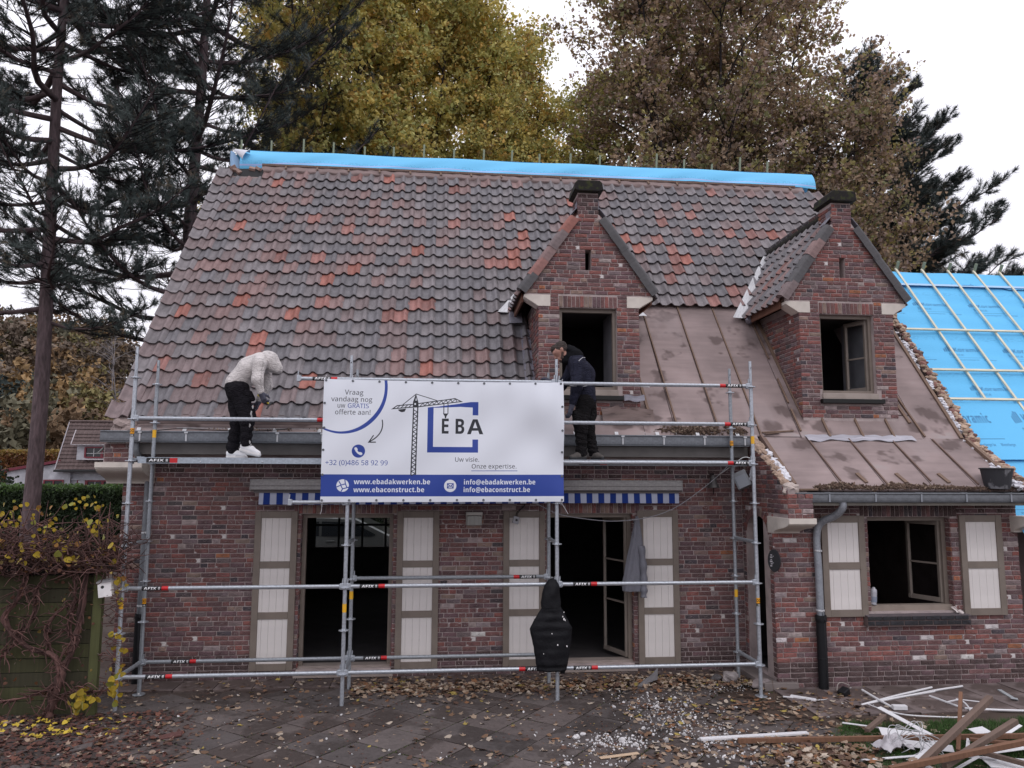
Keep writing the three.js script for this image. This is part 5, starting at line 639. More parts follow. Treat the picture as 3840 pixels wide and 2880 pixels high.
  for (const [x, y, dz] of [[1.335, 3.48, 0.205], [1.33, 3.12, 0.185], [1.3, 3.18, 0.187], [1.345, 3.56, 0.19], [1.335, 3.44, 0.19], [1.34, 3.08, 0.17], [1.32, 3.33, 0.188]]) part('plaster_smear', [lump(0.015, 0.7, 1.5, 0.25, 0.6).translate(x, y, z + dz - 0.015)], PM.grey, p);
  const h = thing('hammer', 'claw hammer with yellow handle held by the person in the cream hoodie', 'hammer', [1.47, 3.66, z + 0.16]), a = V(1.40, 3.715, z + 0.165), b = V(1.56, 3.585, z + 0.175), ax = b.clone().sub(a).normalize();
  part('handle', [tube([a, a.clone().lerp(b, 0.4), a.clone().lerp(b, 0.75), b], (t) => 0.0135 - 0.004 * t, 12, 8)], mat([0.5, 0.4, 0.03], { roughness: 0.5 }), h); part('hammer_head', [bar(V(1.575, 3.625, z + 0.175), V(1.545, 3.585, z + 0.175), 0.026, 0.026), bar(V(1.55, 3.595, z + 0.175), V(1.515, 3.535, z + 0.175), 0.02, 0.018), tube([V(1.572, 3.62, z + 0.175), V(1.59, 3.612, z + 0.175), V(1.596, 3.59, z + 0.175)], (t) => 0.011 - 0.006 * t, 6, 6)], mat([0.06, 0.06, 0.065], { metalness: 0.6, roughness: 0.4 }), h);
}
{ // the roofer in the dark jacket beside the banner
  const z = -0.36, p = thing('person', 'bearded person in navy jacket looking down beside the banner, on the platform before the dormer', 'person', [5.56, 2.925, z]);
  const J = { pel: V(5.585, 3.72, z), hipF: V(5.55, 3.70, z + 0.09), hipB: V(5.62, 3.70, z - 0.09), kneeF: V(5.50, 3.34, z + 0.10), kneeB: V(5.64, 3.34, z - 0.10), ankF: V(5.505, 3.0, z + 0.11), ankB: V(5.71, 3.02, z - 0.09), waist: V(5.57, 3.86, z), chest: V(5.53, 4.10, z), sh: V(5.47, 4.21, z), shF: V(5.44, 4.16, z + 0.18), shB: V(5.45, 4.16, z - 0.18), neck: V(5.38, 4.27, z), head: V(5.255, 4.355, z), elF: V(5.42, 3.86, z + 0.24), wrF: V(5.37, 3.62, z + 0.2), elB: V(5.30, 3.93, z - 0.24), wrB: V(5.15, 3.98, z - 0.26) };
  // face looks to the left and down
  const hd = V(-0.83, -0.56, 0), hu = V(-0.56, 0.83, 0), H = (f, u, s) => J.head.clone().addScaledVector(hd, f).addScaledVector(hu, u).add(V(0, 0, s));
  part('body', [blob([[J.pel, J.waist, 0.11, 0.105], [J.waist, J.chest, 0.105, 0.125], [J.chest, J.sh, 0.125, 0.1], [J.sh, J.neck, 0.075, 0.058], [J.neck, H(-0.02, -0.05, 0), 0.058, 0.06], [H(-0.025, 0.03, 0), H(0.02, 0.035, 0), 0.08, 0.078], [H(0.02, 0.0, 0.0), H(0.035, -0.075, 0), 0.066, 0.044], [H(0.045, -0.085, 0), H(0.06, -0.088, 0), 0.03, 0.024], [H(0.088, 0.01, 0), H(0.105, -0.028, 0), 0.010, 0.014], [H(0.08, 0.035, 0.03), H(0.08, 0.035, -0.03), 0.016, 0.016], [H(0.083, -0.055, 0.014), H(0.083, -0.055, -0.014), 0.012, 0.012], [H(-0.01, -0.005, 0.078), H(-0.018, 0.025, 0.084), 0.013, 0.016], [H(-0.01, -0.005, -0.078), H(-0.018, 0.025, -0.084), 0.013, 0.016], [J.sh, J.shF, 0.075, 0.05], [J.sh, J.shB, 0.075, 0.05], [J.shF, J.elF, 0.05, 0.042], [J.elF, J.wrF, 0.042, 0.028], [J.shB, J.elB, 0.05, 0.042], [J.elB, J.wrB, 0.042, 0.028], [J.pel, J.hipF, 0.1, 0.08], [J.pel, J.hipB, 0.1, 0.08], [J.hipF, J.kneeF, 0.075, 0.05], [J.kneeF, J.ankF, 0.05, 0.035], [J.hipB, J.kneeB, 0.075, 0.05], [J.kneeB, J.ankB, 0.05, 0.035]], 0.0095, 0.022)], PM.skin, p);
  part('eye', [lump(0.011).translate(...H(0.077, 0.018, 0.031).toArray()), lump(0.011).translate(...H(0.077, 0.018, -0.031).toArray())], PM.black, p);
  part('hair', [blob([[H(-0.035, 0.05, 0), H(0.035, 0.072, 0), 0.078, 0.062], [H(-0.055, 0.0, 0), H(-0.045, 0.05, 0), 0.065, 0.08], [H(0.06, 0.085, 0.02), H(0.07, 0.075, -0.02), 0.026, 0.026], [H(-0.04, 0.02, 0.055), H(0.015, 0.06, 0.052), 0.035, 0.03], [H(-0.04, 0.02, -0.055), H(0.015, 0.06, -0.052), 0.035, 0.03]], 0.007, 0.02, wrinkle(0.005, 60))], PM.hair, p);
  part('beard', [blob([[H(0.055, -0.095, 0), H(0.06, -0.088, 0), 0.032, 0.03], [H(0.035, -0.075, 0.04), H(-0.005, -0.015, 0.066), 0.022, 0.014], [H(0.035, -0.075, -0.04), H(-0.005, -0.015, -0.066), 0.022, 0.014], [H(0.088, -0.042, 0.018), H(0.088, -0.042, -0.018), 0.009, 0.009]], 0.006, 0.02, wrinkle(0.003, 70))], mat([0.075, 0.045, 0.038], { roughness: 0.9 }), p);
  part('jacket', [blob([[V(5.585, 3.71, z), J.waist, 0.142, 0.138], [J.waist, V(5.55, 4.06, z), 0.138, 0.155], [V(5.55, 4.06, z), J.sh, 0.155, 0.12], [V(5.57, 3.76, z + 0.07), V(5.53, 4.1, z + 0.09), 0.12, 0.12], [V(5.59, 3.76, z - 0.07), V(5.55, 4.1, z - 0.09), 0.12, 0.12], [J.sh, V(5.40, 4.265, z), 0.10, 0.082], [J.sh, J.shF, 0.1, 0.088], [J.sh, J.shB, 0.1, 0.088], [J.shF, J.elF, 0.088, 0.07], [J.elF, V(5.378, 3.66, z + 0.205), 0.07, 0.05], [J.shB, J.elB, 0.085, 0.066], [J.elB, V(5.19, 3.97, z - 0.255), 0.064, 0.048]], 0.011, 0.04, (x, y, zz) => 0.003 * Math.sin((y - x * 0.5) * 48 + 5 * noise3(x * 8, y * 7, zz * 8)) * Math.abs(noise3(x * 5, y * 5, zz * 6)) + 0.006 * noise3(x * 14, y * 11 - x * 9, zz * 13) + 0.005 * Math.pow(Math.abs(noise3(x * 19, y * 23, zz * 15)), 2))], PM.navy, p);
  part('hood', [blob([[V(5.36, 4.285, z), V(5.47, 4.30, z), 0.075, 0.09], [V(5.37, 4.37, z), V(5.45, 4.33, z), 0.075, 0.075], [V(5.37, 4.42, z), V(5.41, 4.40, z), 0.03, 0.035], [V(5.31, 4.25, z), V(5.36, 4.24, z), 0.06, 0.06]], 0.010, 0.04, wrinkle(0.006, 22))], matte([0.008, 0.008, 0.010], { map: T.cloth }), p);
  part('piping', [tube([V(5.445, 4.195, z + 0.27), V(5.50, 4.245, z + 0.22), V(5.555, 4.265, z + 0.14)], 0.004, 12, 5), tube([V(5.33, 3.875, z + 0.26), V(5.4, 3.865, z + 0.312), V(5.46, 3.875, z + 0.30)], 0.004, 12, 5), tube([V(5.5, 3.87, z + 0.22), V(5.56, 3.88, z + 0.225)], 0.004, 6, 5)], mat([0.6, 0.6, 0.62]), p);
  part('trousers', [blob([[J.pel, V(5.58, 3.78, z), 0.13, 0.125], [J.pel, J.hipF, 0.125, 0.112], [J.pel, J.hipB, 0.125, 0.112], [J.hipF, J.kneeF, 0.112, 0.084], [J.kneeF, V(5.505, 3.03, z + 0.11), 0.08, 0.07], [J.hipB, J.kneeB, 0.112, 0.084], [J.kneeB, V(5.70, 3.04, z - 0.09), 0.08, 0.07], [V(5.42, 3.52, z + 0.15), V(5.43, 3.40, z + 0.15), 0.05, 0.045], [V(5.70, 3.62, z - 0.08), V(5.71, 3.52, z - 0.1), 0.045, 0.045]], 0.011, 0.045, (x, y, zz) => 0.007 * Math.sin(y * 80 + 4 * noise3(x * 8, y * 6, zz * 8)) * smooth(3.45, 3.05, y) + 0.005 * noise3(x * 22, y * 20, zz * 22))], matte([0.014, 0.0125, 0.0135], { map: T.cloth, bumpMap: T.folds, bumpScale: 0.012 }), p);
  shoe(V(5.565, 2.928, z + 0.10), V(5.335, 2.928, z + 0.16), V(0, 1, 0), 0, 'boot', p, { a: PM.boot, b: PM.black }, V(5.51, 3.03, z + 0.11)); shoe(V(5.69, 2.928, z - 0.11), V(5.79, 2.928, z + 0.12), V(0, 1, 0), 0, 'boot', p, { a: PM.boot, b: PM.black }, V(5.70, 3.04, z - 0.08));
  part('glove', [blob([[V(5.375, 3.65, z + 0.205), V(5.36, 3.6, z + 0.2), 0.036, 0.034], ...hand(V(5.362, 3.615, z + 0.2), V(-0.25, -0.95, 0.05), V(-0.7, 0.1, -0.6), 0.4, 1.05)], 0.005, 0.014)], PM.glove, p);
  part('glove', [blob([[V(5.2, 3.97, z - 0.255), V(5.14, 3.99, z - 0.262), 0.036, 0.034], ...hand(V(5.155, 3.985, z - 0.262), V(-0.72, 0.5, -0.28), V(-0.5, -0.6, -0.5), 0.75, 1.0)], 0.005, 0.014)], PM.glove, p);
}

// ---------------------------------------------------------------- trees
// a small spray of leaves; each leaf a bent four-cornered blade
function leafSpray(n, size, spread, flatness = 1) {
  const pos = [], idx = []; for (let i = 0; i < n; i++) { const o = V(gauss() * spread, gauss() * spread * 0.8, gauss() * spread), q = QR(), s = size * rr(0.7, 1.25), b = pos.length / 3; for (const [x, y, z] of [[0, -0.5, 0], [0.42, 0.0, 0.14], [0, 0.6, -0.05], [-0.42, 0.0, 0.14]]) { const v = V(x * s * flatness, y * s, z * s).applyQuaternion(q).add(o); pos.push(v.x, v.y, v.z); } idx.push(b, b + 1, b + 2, b, b + 2, b + 3); }
  const g = new THREE.BufferGeometry(); g.setAttribute('position', new THREE.Float32BufferAttribute(pos, 3)); g.setIndex(idx); return flat(g);
}
const leafMat = (o = {}) => new THREE.MeshPhysicalMaterial({ color: C(1, 1, 1), roughness: 0.75, transmission: 0.35, thickness: 0, ior: 1.3, side: THREE.DoubleSide, ...o });
const LM = leafMat({ transmission: 0.45 });
const barkM = mat([0.075, 0.062, 0.062], { map: T.bark, roughness: 0.95 }), barkDark = mat([0.045, 0.04, 0.044], { map: T.bark, roughness: 0.95 });
function broadTree(name, label, at, o) {
  const t = thing(name, label, 'tree', at, o.group), wood = [], M4 = [], CC = [], base = V(...at), tips = [];
  const stems = []; for (let s = 0; s < o.stems; s++) { const a = s / o.stems * 6.28 + R(), sp = o.spread * rr(0.5, 1.1), top = base.clone().add(V(Math.cos(a) * sp, o.h * rr(0.82, 1), Math.sin(a) * sp)), mid = base.clone().lerp(top, 0.45).add(V(gauss() * 0.4, 0, gauss() * 0.4)), lo = base.clone().lerp(top, 0.2).multiplyScalar(1).add(V(-Math.cos(a) * sp * 0.12, 0, -Math.sin(a) * sp * 0.12)); const c = new THREE.CatmullRomCurve3([base.clone().add(V(Math.cos(a) * 0.12 * o.stems * 0.4, 0, Math.sin(a) * 0.12 * o.stems * 0.4)), lo, mid, top]); stems.push(c); wood.push(tube(c.points, (u) => o.r * (1 - 0.9 * u), 18, 8)); }
  for (let i = 0; i < o.limbs; i++) {                 // each limb ends in a cloud of leaf sprays
    const c = pick(stems), u = rr(o.low, 0.98), p = c.getPoint(u), a = R() * 6.28, hh = u, reach = o.crown * (0.35 + 0.75 * Math.sin(Math.PI * clamp(0.12 + hh * 0.86, 0, 1))) * rr(0.35, 1.05), e = p.clone().add(V(Math.cos(a) * reach, rr(0.15, 0.75) * reach * (o.rise ?? 1) * (1.1 - hh * 0.5), Math.sin(a) * reach)), m = p.clone().lerp(e, 0.5).add(V(gauss() * 0.25, 0.1 * reach, gauss() * 0.25));
    const lc = new THREE.CatmullRomCurve3([p, m, e]); wood.push(tube([p, m, e], (w) => o.r * 0.3 * (1 - u * 0.55) * (1 - 0.9 * w) + 0.006, 7, 5));
    for (let k = 0; k < o.twigs; k++) { const q = lc.getPoint(rr(0.3, 1)), w = V(gauss(), gauss() * 0.7 + 0.35, gauss()).multiplyScalar(0.75), f = q.clone().add(w); wood.push(tube([q, q.clone().lerp(f, 0.5).add(V(0, 0.08, 0)), f], (s) => 0.012 * (1 - 0.8 * s), 3, 3)); tips.push([q, f]); }
  }
  const tone = (y) => { const k = R(); for (const [p, c] of o.cols) if (k < p) return shade(c, 0.75, 1.25); return o.cols[0][1]; };
  for (const [q, f] of tips) { if (R() < (o.bare ?? 0)) continue; const n = o.per; for (let i = 0; i < n; i++) { const p = q.clone().lerp(f, rr(0.2, 1.15)).add(V(gauss() * o.fuzz, gauss() * o.fuzz * 0.7, gauss() * o.fuzz)); M4.push(TM(p.sub(base), QR(), V(1, 1, 1).multiplyScalar(rr(0.7, 1.2)))); CC.push(C(...tone(p.y))); } }
  part('trunk', wood, o.bark || barkM, t); scatter('crown', leafSpray(o.leafN, o.leaf, o.leafSpread), LM, M4, CC, t); return t;
}
// needle tuft: a burst of thin blades round a twig end
function needleTuft(n, L, w) { const pos = [], idx = []; for (let i = 0; i < n; i++) { const a = R() * 6.28, el = rr(-0.25, 1.35), d = V(Math.cos(a) * Math.cos(el), Math.sin(el), Math.sin(a) * Math.cos(el)), s = V(-Math.sin(a), 0, Math.cos(a)).multiplyScalar(w), o = V(0, rr(-0.1, 0.02), 0), l = L * rr(0.7, 1.1), b = pos.length / 3; for (const v of [o.clone().add(s), o.clone().sub(s), o.clone().addScaledVector(d, l)]) pos.push(v.x, v.y, v.z); idx.push(b, b + 1, b + 2); } const g = new THREE.BufferGeometry(); g.setAttribute('position', new THREE.Float32BufferAttribute(pos, 3)); g.setIndex(idx); return flat(g); }
const needleM = mat([1, 1, 1], { roughness: 0.8, side: THREE.DoubleSide });
function pine(label, at, o) {
  const t = thing('pine_tree', label, 'tree', at), base = V(...at), wood = [], thin = [], M4 = [], CC = [], lean = o.lean || [0, 0], tp = (f) => base.clone().add(V(lean[0] * f, o.h * f, lean[1] * f)).add(V(0.12 * Math.sin(f * 7 + at[0]), 0, 0.1 * Math.sin(f * 5)));
  wood.push(tube([0, 0.2, 0.4, 0.6, 0.8, 1].map(tp), (u) => o.r * (1 - 0.82 * Math.pow(u, 1.15)) + (u < 0.05 ? 0.05 : 0), 30, 12));
  const up = V(0, 1, 0), tuft = (p, d, s) => { M4.push(TM(p.clone().sub(base), new THREE.Quaternion().setFromUnitVectors(up, d), V(s, s, s))); const k = rr(0.65, 1.3), g = R(); CC.push(g < 0.12 ? C(0.13 * k, 0.105 * k, 0.075 * k) : C(0.066 * k, 0.084 * k, 0.078 * k)); };
  for (let i = 0; i < o.branches; i++) {
    const f = o.f0 + (1 - o.f0) * Math.pow((i + R() * 0.8) / o.branches, 0.95), p = tp(Math.min(f, 0.995)), a = o.aim ? o.aim(i, f) : i * 2.4 + gauss() * 0.5, len = o.len(f) * rr(0.65, 1.12), dir = V(Math.cos(a), 0, Math.sin(a)), r0 = rr(0.7, 1.1) * (0.022 + 0.013 * len);
    const el = o.rise(f) + gauss() * 0.14, P = [p]; for (let k = 1; k <= 4; k++) { const s = k / 4; P.push(p.clone().addScaledVector(dir, len * s).add(V(gauss() * 0.14 * len * 0.25, len * (el * s + (o.droop ?? -0.25) * s * (1 - s) * 1.6 + 0.14 * s * s) + gauss() * 0.1, gauss() * 0.14 * len * 0.25))); }
    const c = new THREE.CatmullRomCurve3(P); wood.push(tube(P, (u) => r0 * (1 - 0.85 * u), 10, 6));
    const ns = Math.round(len * o.subs); for (let k = 0; k < ns; k++) {
      const u = rr(o.u0 ?? 0.22, 1), q = c.getPoint(u), tg = c.getTangent(u), side = tg.clone().cross(up).normalize().multiplyScalar(R() < 0.5 ? -1 : 1), sl = len * 0.30 * (1.15 - u) * rr(0.5, 1.3) + 0.3, dd = tg.clone().multiplyScalar(rr(0.3, 0.9)).addScaledVector(side, rr(0.2, 1)).add(V(0, rr(-0.25, 0.5), 0)).normalize(), e = q.clone().addScaledVector(dd, sl).add(V(0, 0.07 * sl, 0)), m = q.clone().lerp(e, 0.5).add(V(gauss() * 0.06, -0.05 * sl, gauss() * 0.06));
      thin.push(tube([q, m, e], (w) => 0.015 * (1 - 0.7 * w), 3, 3)); if (R() < (o.bald ?? 0.12)) continue;
      const nt = Math.ceil(sl * o.tufts); for (let j = 0; j < nt; j++) { const s = Math.pow(R(), 0.6), b = q.clone().lerp(m, Math.min(1, s * 2)).lerp(e, Math.max(0, s * 2 - 1)), td = dd.clone().add(V(gauss() * 0.7, 0.35 + gauss() * 0.5, gauss() * 0.7)).normalize(), x = b.clone().addScaledVector(td, rr(0, 0.16)); tuft(x, td, rr(0.8, 1.25) * (o.size ?? 1)); }
      tuft(e, dd, 1.15 * (o.size ?? 1));
    }
  }
  part('trunk', wood, o.bark || M.bark, t); const b = part('branchlets', thin, barkDark, t); b.userData.kind = 'stuff'; scatter('crown', needleTuft(16, 0.17, 0.007), needleM, M4, CC, t); return t;
}
reseed(91);
pine('tall pine with bare lower trunk at the left edge, before the white neighbour house', [-6.15, -0.3, -10], { h: 23, r: 0.2, lean: [0.0, 0], branches: 72, f0: 0.29, len: (f) => 4.6 * Math.sin(Math.PI * clamp(0.2 + (f - 0.29) * 0.95, 0, 1)) + 0.6, rise: (f) => lerp(-0.12, 0.5, f), droop: -0.3, subs: 15, tufts: 8, size: 0.95, bald: 0.30 });
pine('tall pine close behind the left end of the tiled roof, with heavy rising limbs', [-3.55, -0.3, -13], { h: 25, r: 0.245, lean: [-0.3, 0], branches: 72, f0: 0.25, len: (f) => 5.2 * Math.sin(Math.PI * clamp(0.22 + (f - 0.25) * 0.9, 0, 1)) + 0.5, rise: (f) => lerp(-0.02, 0.8, f), droop: -0.34, subs: 13, tufts: 7, size: 0.95, bald: 0.34 });
pine('dark pine far behind the right dormer, reaching out to the right', [20.9, -0.3, -20], { h: 20.6, r: 0.26, branches: 130, f0: 0.3, len: (f) => 9.6 * Math.pow(1 - f, 0.85) + 0.9, rise: (f) => lerp(-0.05, 0.45, f), droop: -0.2, subs: 8, tufts: 10, size: 1.35, bald: 0.06, aim: (i) => (i % 3 ? (R() < 0.75 ? gauss() * 0.8 : 3.1 + gauss()) : R() * 6.28) });
pine('dark pine behind the yellow tree, beside the pine with heavy limbs', [-1.6, -0.3, -19], { h: 27, r: 0.3, branches: 40, f0: 0.5, len: () => 4.0, rise: (f) => lerp(0, 0.4, f), subs: 6, tufts: 8, size: 1.2, bald: 0.05 });
pine('small dark conifer at the right edge behind the blue roof', [30.6, -0.3, -19], { h: 12.2, r: 0.2, branches: 40, f0: 0.3, len: (f) => 4.2 * (1 - f) + 0.5, rise: () => 0.15, subs: 5, tufts: 8, size: 1.2, bald: 0.05 });
const YC = [[0.38, [0.70, 0.58, 0.19]], [0.68, [0.58, 0.54, 0.20]], [0.83, [0.42, 0.43, 0.15]], [0.94, [0.72, 0.48, 0.15]], [1, [0.34, 0.24, 0.1]]], BC = [[0.34, [0.40, 0.28, 0.18]], [0.58, [0.30, 0.22, 0.16]], [0.76, [0.42, 0.36, 0.14]], [0.9, [0.48, 0.35, 0.30]], [1, [0.26, 0.25, 0.11]]];
broadTree('lime_tree', 'broad yellow-green autumn tree behind the middle of the ridge', [1.2, -0.3, -20], { h: 30, stems: 6, spread: 3.8, r: 0.2, limbs: 350, low: 0.40, crown: 5.0, twigs: 8, per: 10, fuzz: 0.5, leafN: 7, leaf: 0.165, leafSpread: 0.2, cols: YC });
broadTree('lime_tree', 'narrower yellow-green autumn tree behind the ridge, left of the gap of sky', [6.3, -0.3, -21], { h: 25, stems: 5, spread: 1.8, r: 0.15, limbs: 270, low: 0.40, crown: 4.3, twigs: 7, per: 10, fuzz: 0.5, leafN: 7, leaf: 0.16, leafSpread: 0.2, cols: YC });
broadTree('lime_tree', 'large thinning brown-leaved tree with many upright stems behind the dormers', [14.9, -0.3, -20], { h: 31, stems: 12, spread: 5.2, r: 0.17, limbs: 560, low: 0.36, crown: 5.4, rise: 1.5, twigs: 8, per: 7, fuzz: 0.5, leafN: 6, leaf: 0.15, leafSpread: 0.22, cols: BC, bark: barkDark, bare: 0.05 });
broadTree('lime_tree', 'smaller brown-leaved tree drooping behind the right dormer', [19.0, -0.3, -17.5], { h: 18.5, stems: 5, spread: 2.2, r: 0.12, limbs: 200, low: 0.38, crown: 3.4, twigs: 7, per: 8, fuzz: 0.5, leafN: 6, leaf: 0.14, leafSpread: 0.22, cols: BC, bark: barkDark, bare: 0.1 });
broadTree('lime_tree', 'low yellowing tree filling the gap just above the ridge between the two large trees', [9.2, -0.3, -24], { h: 21.5, stems: 6, spread: 2.6, r: 0.12, limbs: 230, low: 0.5, crown: 3.0, twigs: 7, per: 8, fuzz: 0.5, leafN: 6, leaf: 0.15, leafSpread: 0.22, cols: YC.slice(1, 3).concat(BC), bark: barkDark, bare: 0.1 });
broadTree('bare_tree', 'bare pale-twigged tree on the far slope left of the roof', [-25.5, 0, -64], { h: 17.5, stems: 4, spread: 3.4, r: 0.2, limbs: 150, low: 0.4, crown: 4.2, rise: 1.4, twigs: 5, per: 1, bare: 0.97, fuzz: 0.3, leafN: 3, leaf: 0.15, leafSpread: 0.2, cols: BC, bark: mat([0.2, 0.18, 0.185]) });
// ---------------------------------------------------------------- wooded slope far behind
const HZ = (x, z) => { const d = clamp((-z - 48) / 55, 0, 1); return -0.6 + 17 * d * d * (3 - 2 * d) * smooth(30, -20, x) + 0.6 * noise3(x * 0.1, z * 0.1, 0); };
setting('hill', [sheet(50, 30, (u, v) => { const x = -110 + u * 170, z = -46 - v * 110; return V(x, HZ(x, z), z); })], mat([0.06, 0.045, 0.035], { map: T.soil }));
{ const M4 = [], CC = [], wood = [], HC = [[0.32, [0.20, 0.13, 0.075]], [0.56, [0.26, 0.165, 0.075]], [0.72, [0.165, 0.125, 0.095]], [0.84, [0.21, 0.18, 0.075]], [0.95, [0.12, 0.11, 0.07]], [1, [0.055, 0.075, 0.07]]];
  reseed(97); for (let i = 0; i < 230; i++) { const z = -50 - Math.pow(R(), 0.8) * 62, x = -14 + z * 0.42 + rr(-26, 14), y = HZ(x, z), k = R(), col = HC.find((c) => k < c[0])[1], h = rr(4.5, 8.5), w = rr(2.0, 3.6), tint = rr(0.75, 1.2); wood.push(tube([V(x, y, z), V(x + gauss() * 0.3, y + h, z)], (u) => 0.13 * (1 - 0.8 * u), 3, 4)); for (let j = 0; j < 120; j++) { const d = V(gauss(), gauss(), gauss()); d.multiplyScalar(0.9); M4.push(TM(V(x + d.x * w, y + h * 0.62 + d.y * h * 0.42, z + d.z * w), QR(), V(1, 1, 1).multiplyScalar(rr(0.7, 1.3)))); CC.push(C(...shade(col, 0.65 * tint, 1.3 * tint))); } }
  const g = new THREE.Group(); g.name = 'autumn_woods'; g.userData.kind = 'stuff'; g.userData.label = 'brown and ochre autumn woodland covering the far slope'; g.userData.category = 'woodland'; scene.add(g); part('trunks', wood, barkDark, g).userData.kind = 'stuff'; scatter('foliage', leafSpray(9, 0.5, 0.45), mat([1, 1, 1], { side: THREE.DoubleSide, roughness: 0.9 }), M4, CC, g, 'stuff'); }
// ---------------------------------------------------------------- neighbour house, garage, hedges
{ const n = thing('white_house', 'white rendered neighbour house with brown tiled roof and dormer beyond the hedge', 'house', [-12.5, -0.6, -32]), W = mat([0.62, 0.62, 0.66], { map: T.plaster }), br = mat([0.2, 0.03, 0.045], { roughness: 0.6 });
  part('wall', [box2(-14.85, -6, -0.6, 2.85, -35, -30.6), box2(-14.9, -6, 2.36, 2.42, -30.6, -30.5), box2(-15.0, -14.6, -0.6, 2.75, -30.6, -30.4)], W, n);
  const slope = (x0, x1, z0, y0, z1, y1, name, mm) => { const rows = Math.round(Math.hypot(z1 - z0, y1 - y0) / 0.2), L = []; for (let i = 0; i < rows; i++) { const a = i / rows, b = (i + 1) / rows; L.push(sheet(Math.round((x1 - x0) / 0.055), 1, (u, v) => { const t = lerp(a, b + 0.12 / rows, v); return V(lerp(x0, x1, u), lerp(y0, y1, t) + 0.01 * (1 - v), lerp(z0, z1, t) + 0.045 * (1 - v) + 0.016 * Math.sin(u * (x1 - x0) / 0.22 * 6.28)); }, (u, v) => [u * (x1 - x0), (a + v / rows) * 3])); } const o = part(name, L, mm, n); return o; };
  const rt = mat([0.15, 0.105, 0.1], { map: T.tile }); slope(-15.17, -6, -30.1, 2.88, -31.25, 5.3, 'roof', rt); part('rear_roof', [extrudeX([[-31.25, 5.34], [-35.4, 2.6], [-35.4, 2.5], [-31.25, 5.24]], -15.1, -6)], rt, n); part('gable', [extrudeX([[-30.7, -0.6], [-30.7, 2.85], [-31.3, 5.1], [-34.8, 2.7], [-34.8, -0.6]], -14.85, -14.6)], W, n);
  part('verge_trim', [bar(V(-15.19, 2.86, -30.06), V(-15.19, 5.34, -31.25), 0.05, 0.08)], mat([0.42, 0.39, 0.42]), n); part('gutter', [box2(-15.25, -6, 2.76, 2.87, -30.2, -30.02, 0.02)], M.black, n); part('ridge', [tube([V(-15.2, 5.34, -31.25), V(-6, 5.34, -31.25)], 0.07, 2, 8)], rt, n);
  part('dormer_wall', [box2(-14.3, -6, 3.36, 4.12, -31, -30.25)], W, n); slope(-14.5, -6, -30.1, 4.13, -30.5, 4.82, 'dormer_roof', rt); part('dormer_trim', [bar(V(-14.52, 4.12, -30.06), V(-14.52, 4.86, -30.5), 0.04, 0.05), box2(-14.53, -6, 4.09, 4.13, -30.15, -30.06), box2(-13.95, -6, 3.36, 3.42, -30.25, -30.12)], mat([0.6, 0.55, 0.58]), n);
  const win = (x0, x1, y0, y1, z, k) => { const w = part('window', [box2(x0, x1, y0, y1, z - 0.02, z)], M.darkGlass, n); part('frame', [box2(x0 - 0.05, x0 + 0.03, y0, y1, z, z + 0.05), box2(x1 - 0.03, x1 + 0.05, y0, y1, z, z + 0.05), box2(x0 + 0.03, x1 - 0.03, y0 - 0.02, y0 + 0.05, z, z + 0.05), box2(x0 + 0.03, x1 - 0.03, y1 - 0.05, y1 + 0.02, z, z + 0.05), ...Array.from({ length: k }, (_, i) => box2(lerp(x0, x1, (i + 1) / (k + 1)) - 0.06, lerp(x0, x1, (i + 1) / (k + 1)) + 0.06, y0 + 0.05, y1 - 0.05, z, z + 0.04))], br, w); part('glazing_bar', Array.from({ length: k + 1 }, (_, i) => box2(lerp(x0, x1, (i + 0.5) / (k + 1)) - 0.015, lerp(x0, x1, (i + 0.5) / (k + 1)) + 0.015, y0 + 0.05, y1 - 0.05, z, z + 0.02)).concat([box2(x0, x1, lerp(y0, y1, 0.4) - 0.012, lerp(y0, y1, 0.4) + 0.012, z, z + 0.016)]), mat([0.6, 0.6, 0.62]), w); };
  win(-13.87, -12.3, 3.47, 4.0, -30.23, 1); win(-13.85, -11.6, 1.2, 2.34, -30.58, 2); part('shutter', [box2(-14.27, -13.95, 1.2, 2.34, -30.58, -30.54)], W, n); part('frame', [box2(-14.32, -14.27, 1.2, 2.37, -30.58, -30.53), box2(-13.95, -13.9, 1.2, 2.37, -30.58, -30.53)], br, n);
  const g = thing('white_garage', 'low white garage with a sloping dark red fascia beside the neighbour house', 'garage', [-17, -0.6, -31]); part('wall', [extrude([[-17.6, -0.6], [-15.0, -0.6], [-15.0, 3.2], [-17.6, 2.78]], 4).translate(0, 0, -34.4)], W, g); part('fascia', [bar(V(-18.2, 2.72, -30.3), V(-15.05, 3.30, -30.3), 0.1, 0.13)], mat([0.17, 0.02, 0.04], { roughness: 0.6 }), g); part('roof', [extrude([[-18.2, 2.75], [-15.05, 3.33], [-15.05, 3.38], [-18.2, 2.8]], 4.2).translate(0, 0, -34.5)], M.mortarDark, g); const w = part('window', [box2(-15.78, -14.92, 1.2, 2.34, -30.39, -30.37)], M.darkGlass, g); part('frame', [box2(-15.83, -15.76, 1.2, 2.38, -30.37, -30.33), box2(-14.94, -14.87, 1.2, 2.38, -30.37, -30.33), box2(-15.38, -15.32, 1.2, 2.32, -30.37, -30.33), box2(-15.76, -14.94, 2.32, 2.38, -30.37, -30.33)], br, w);
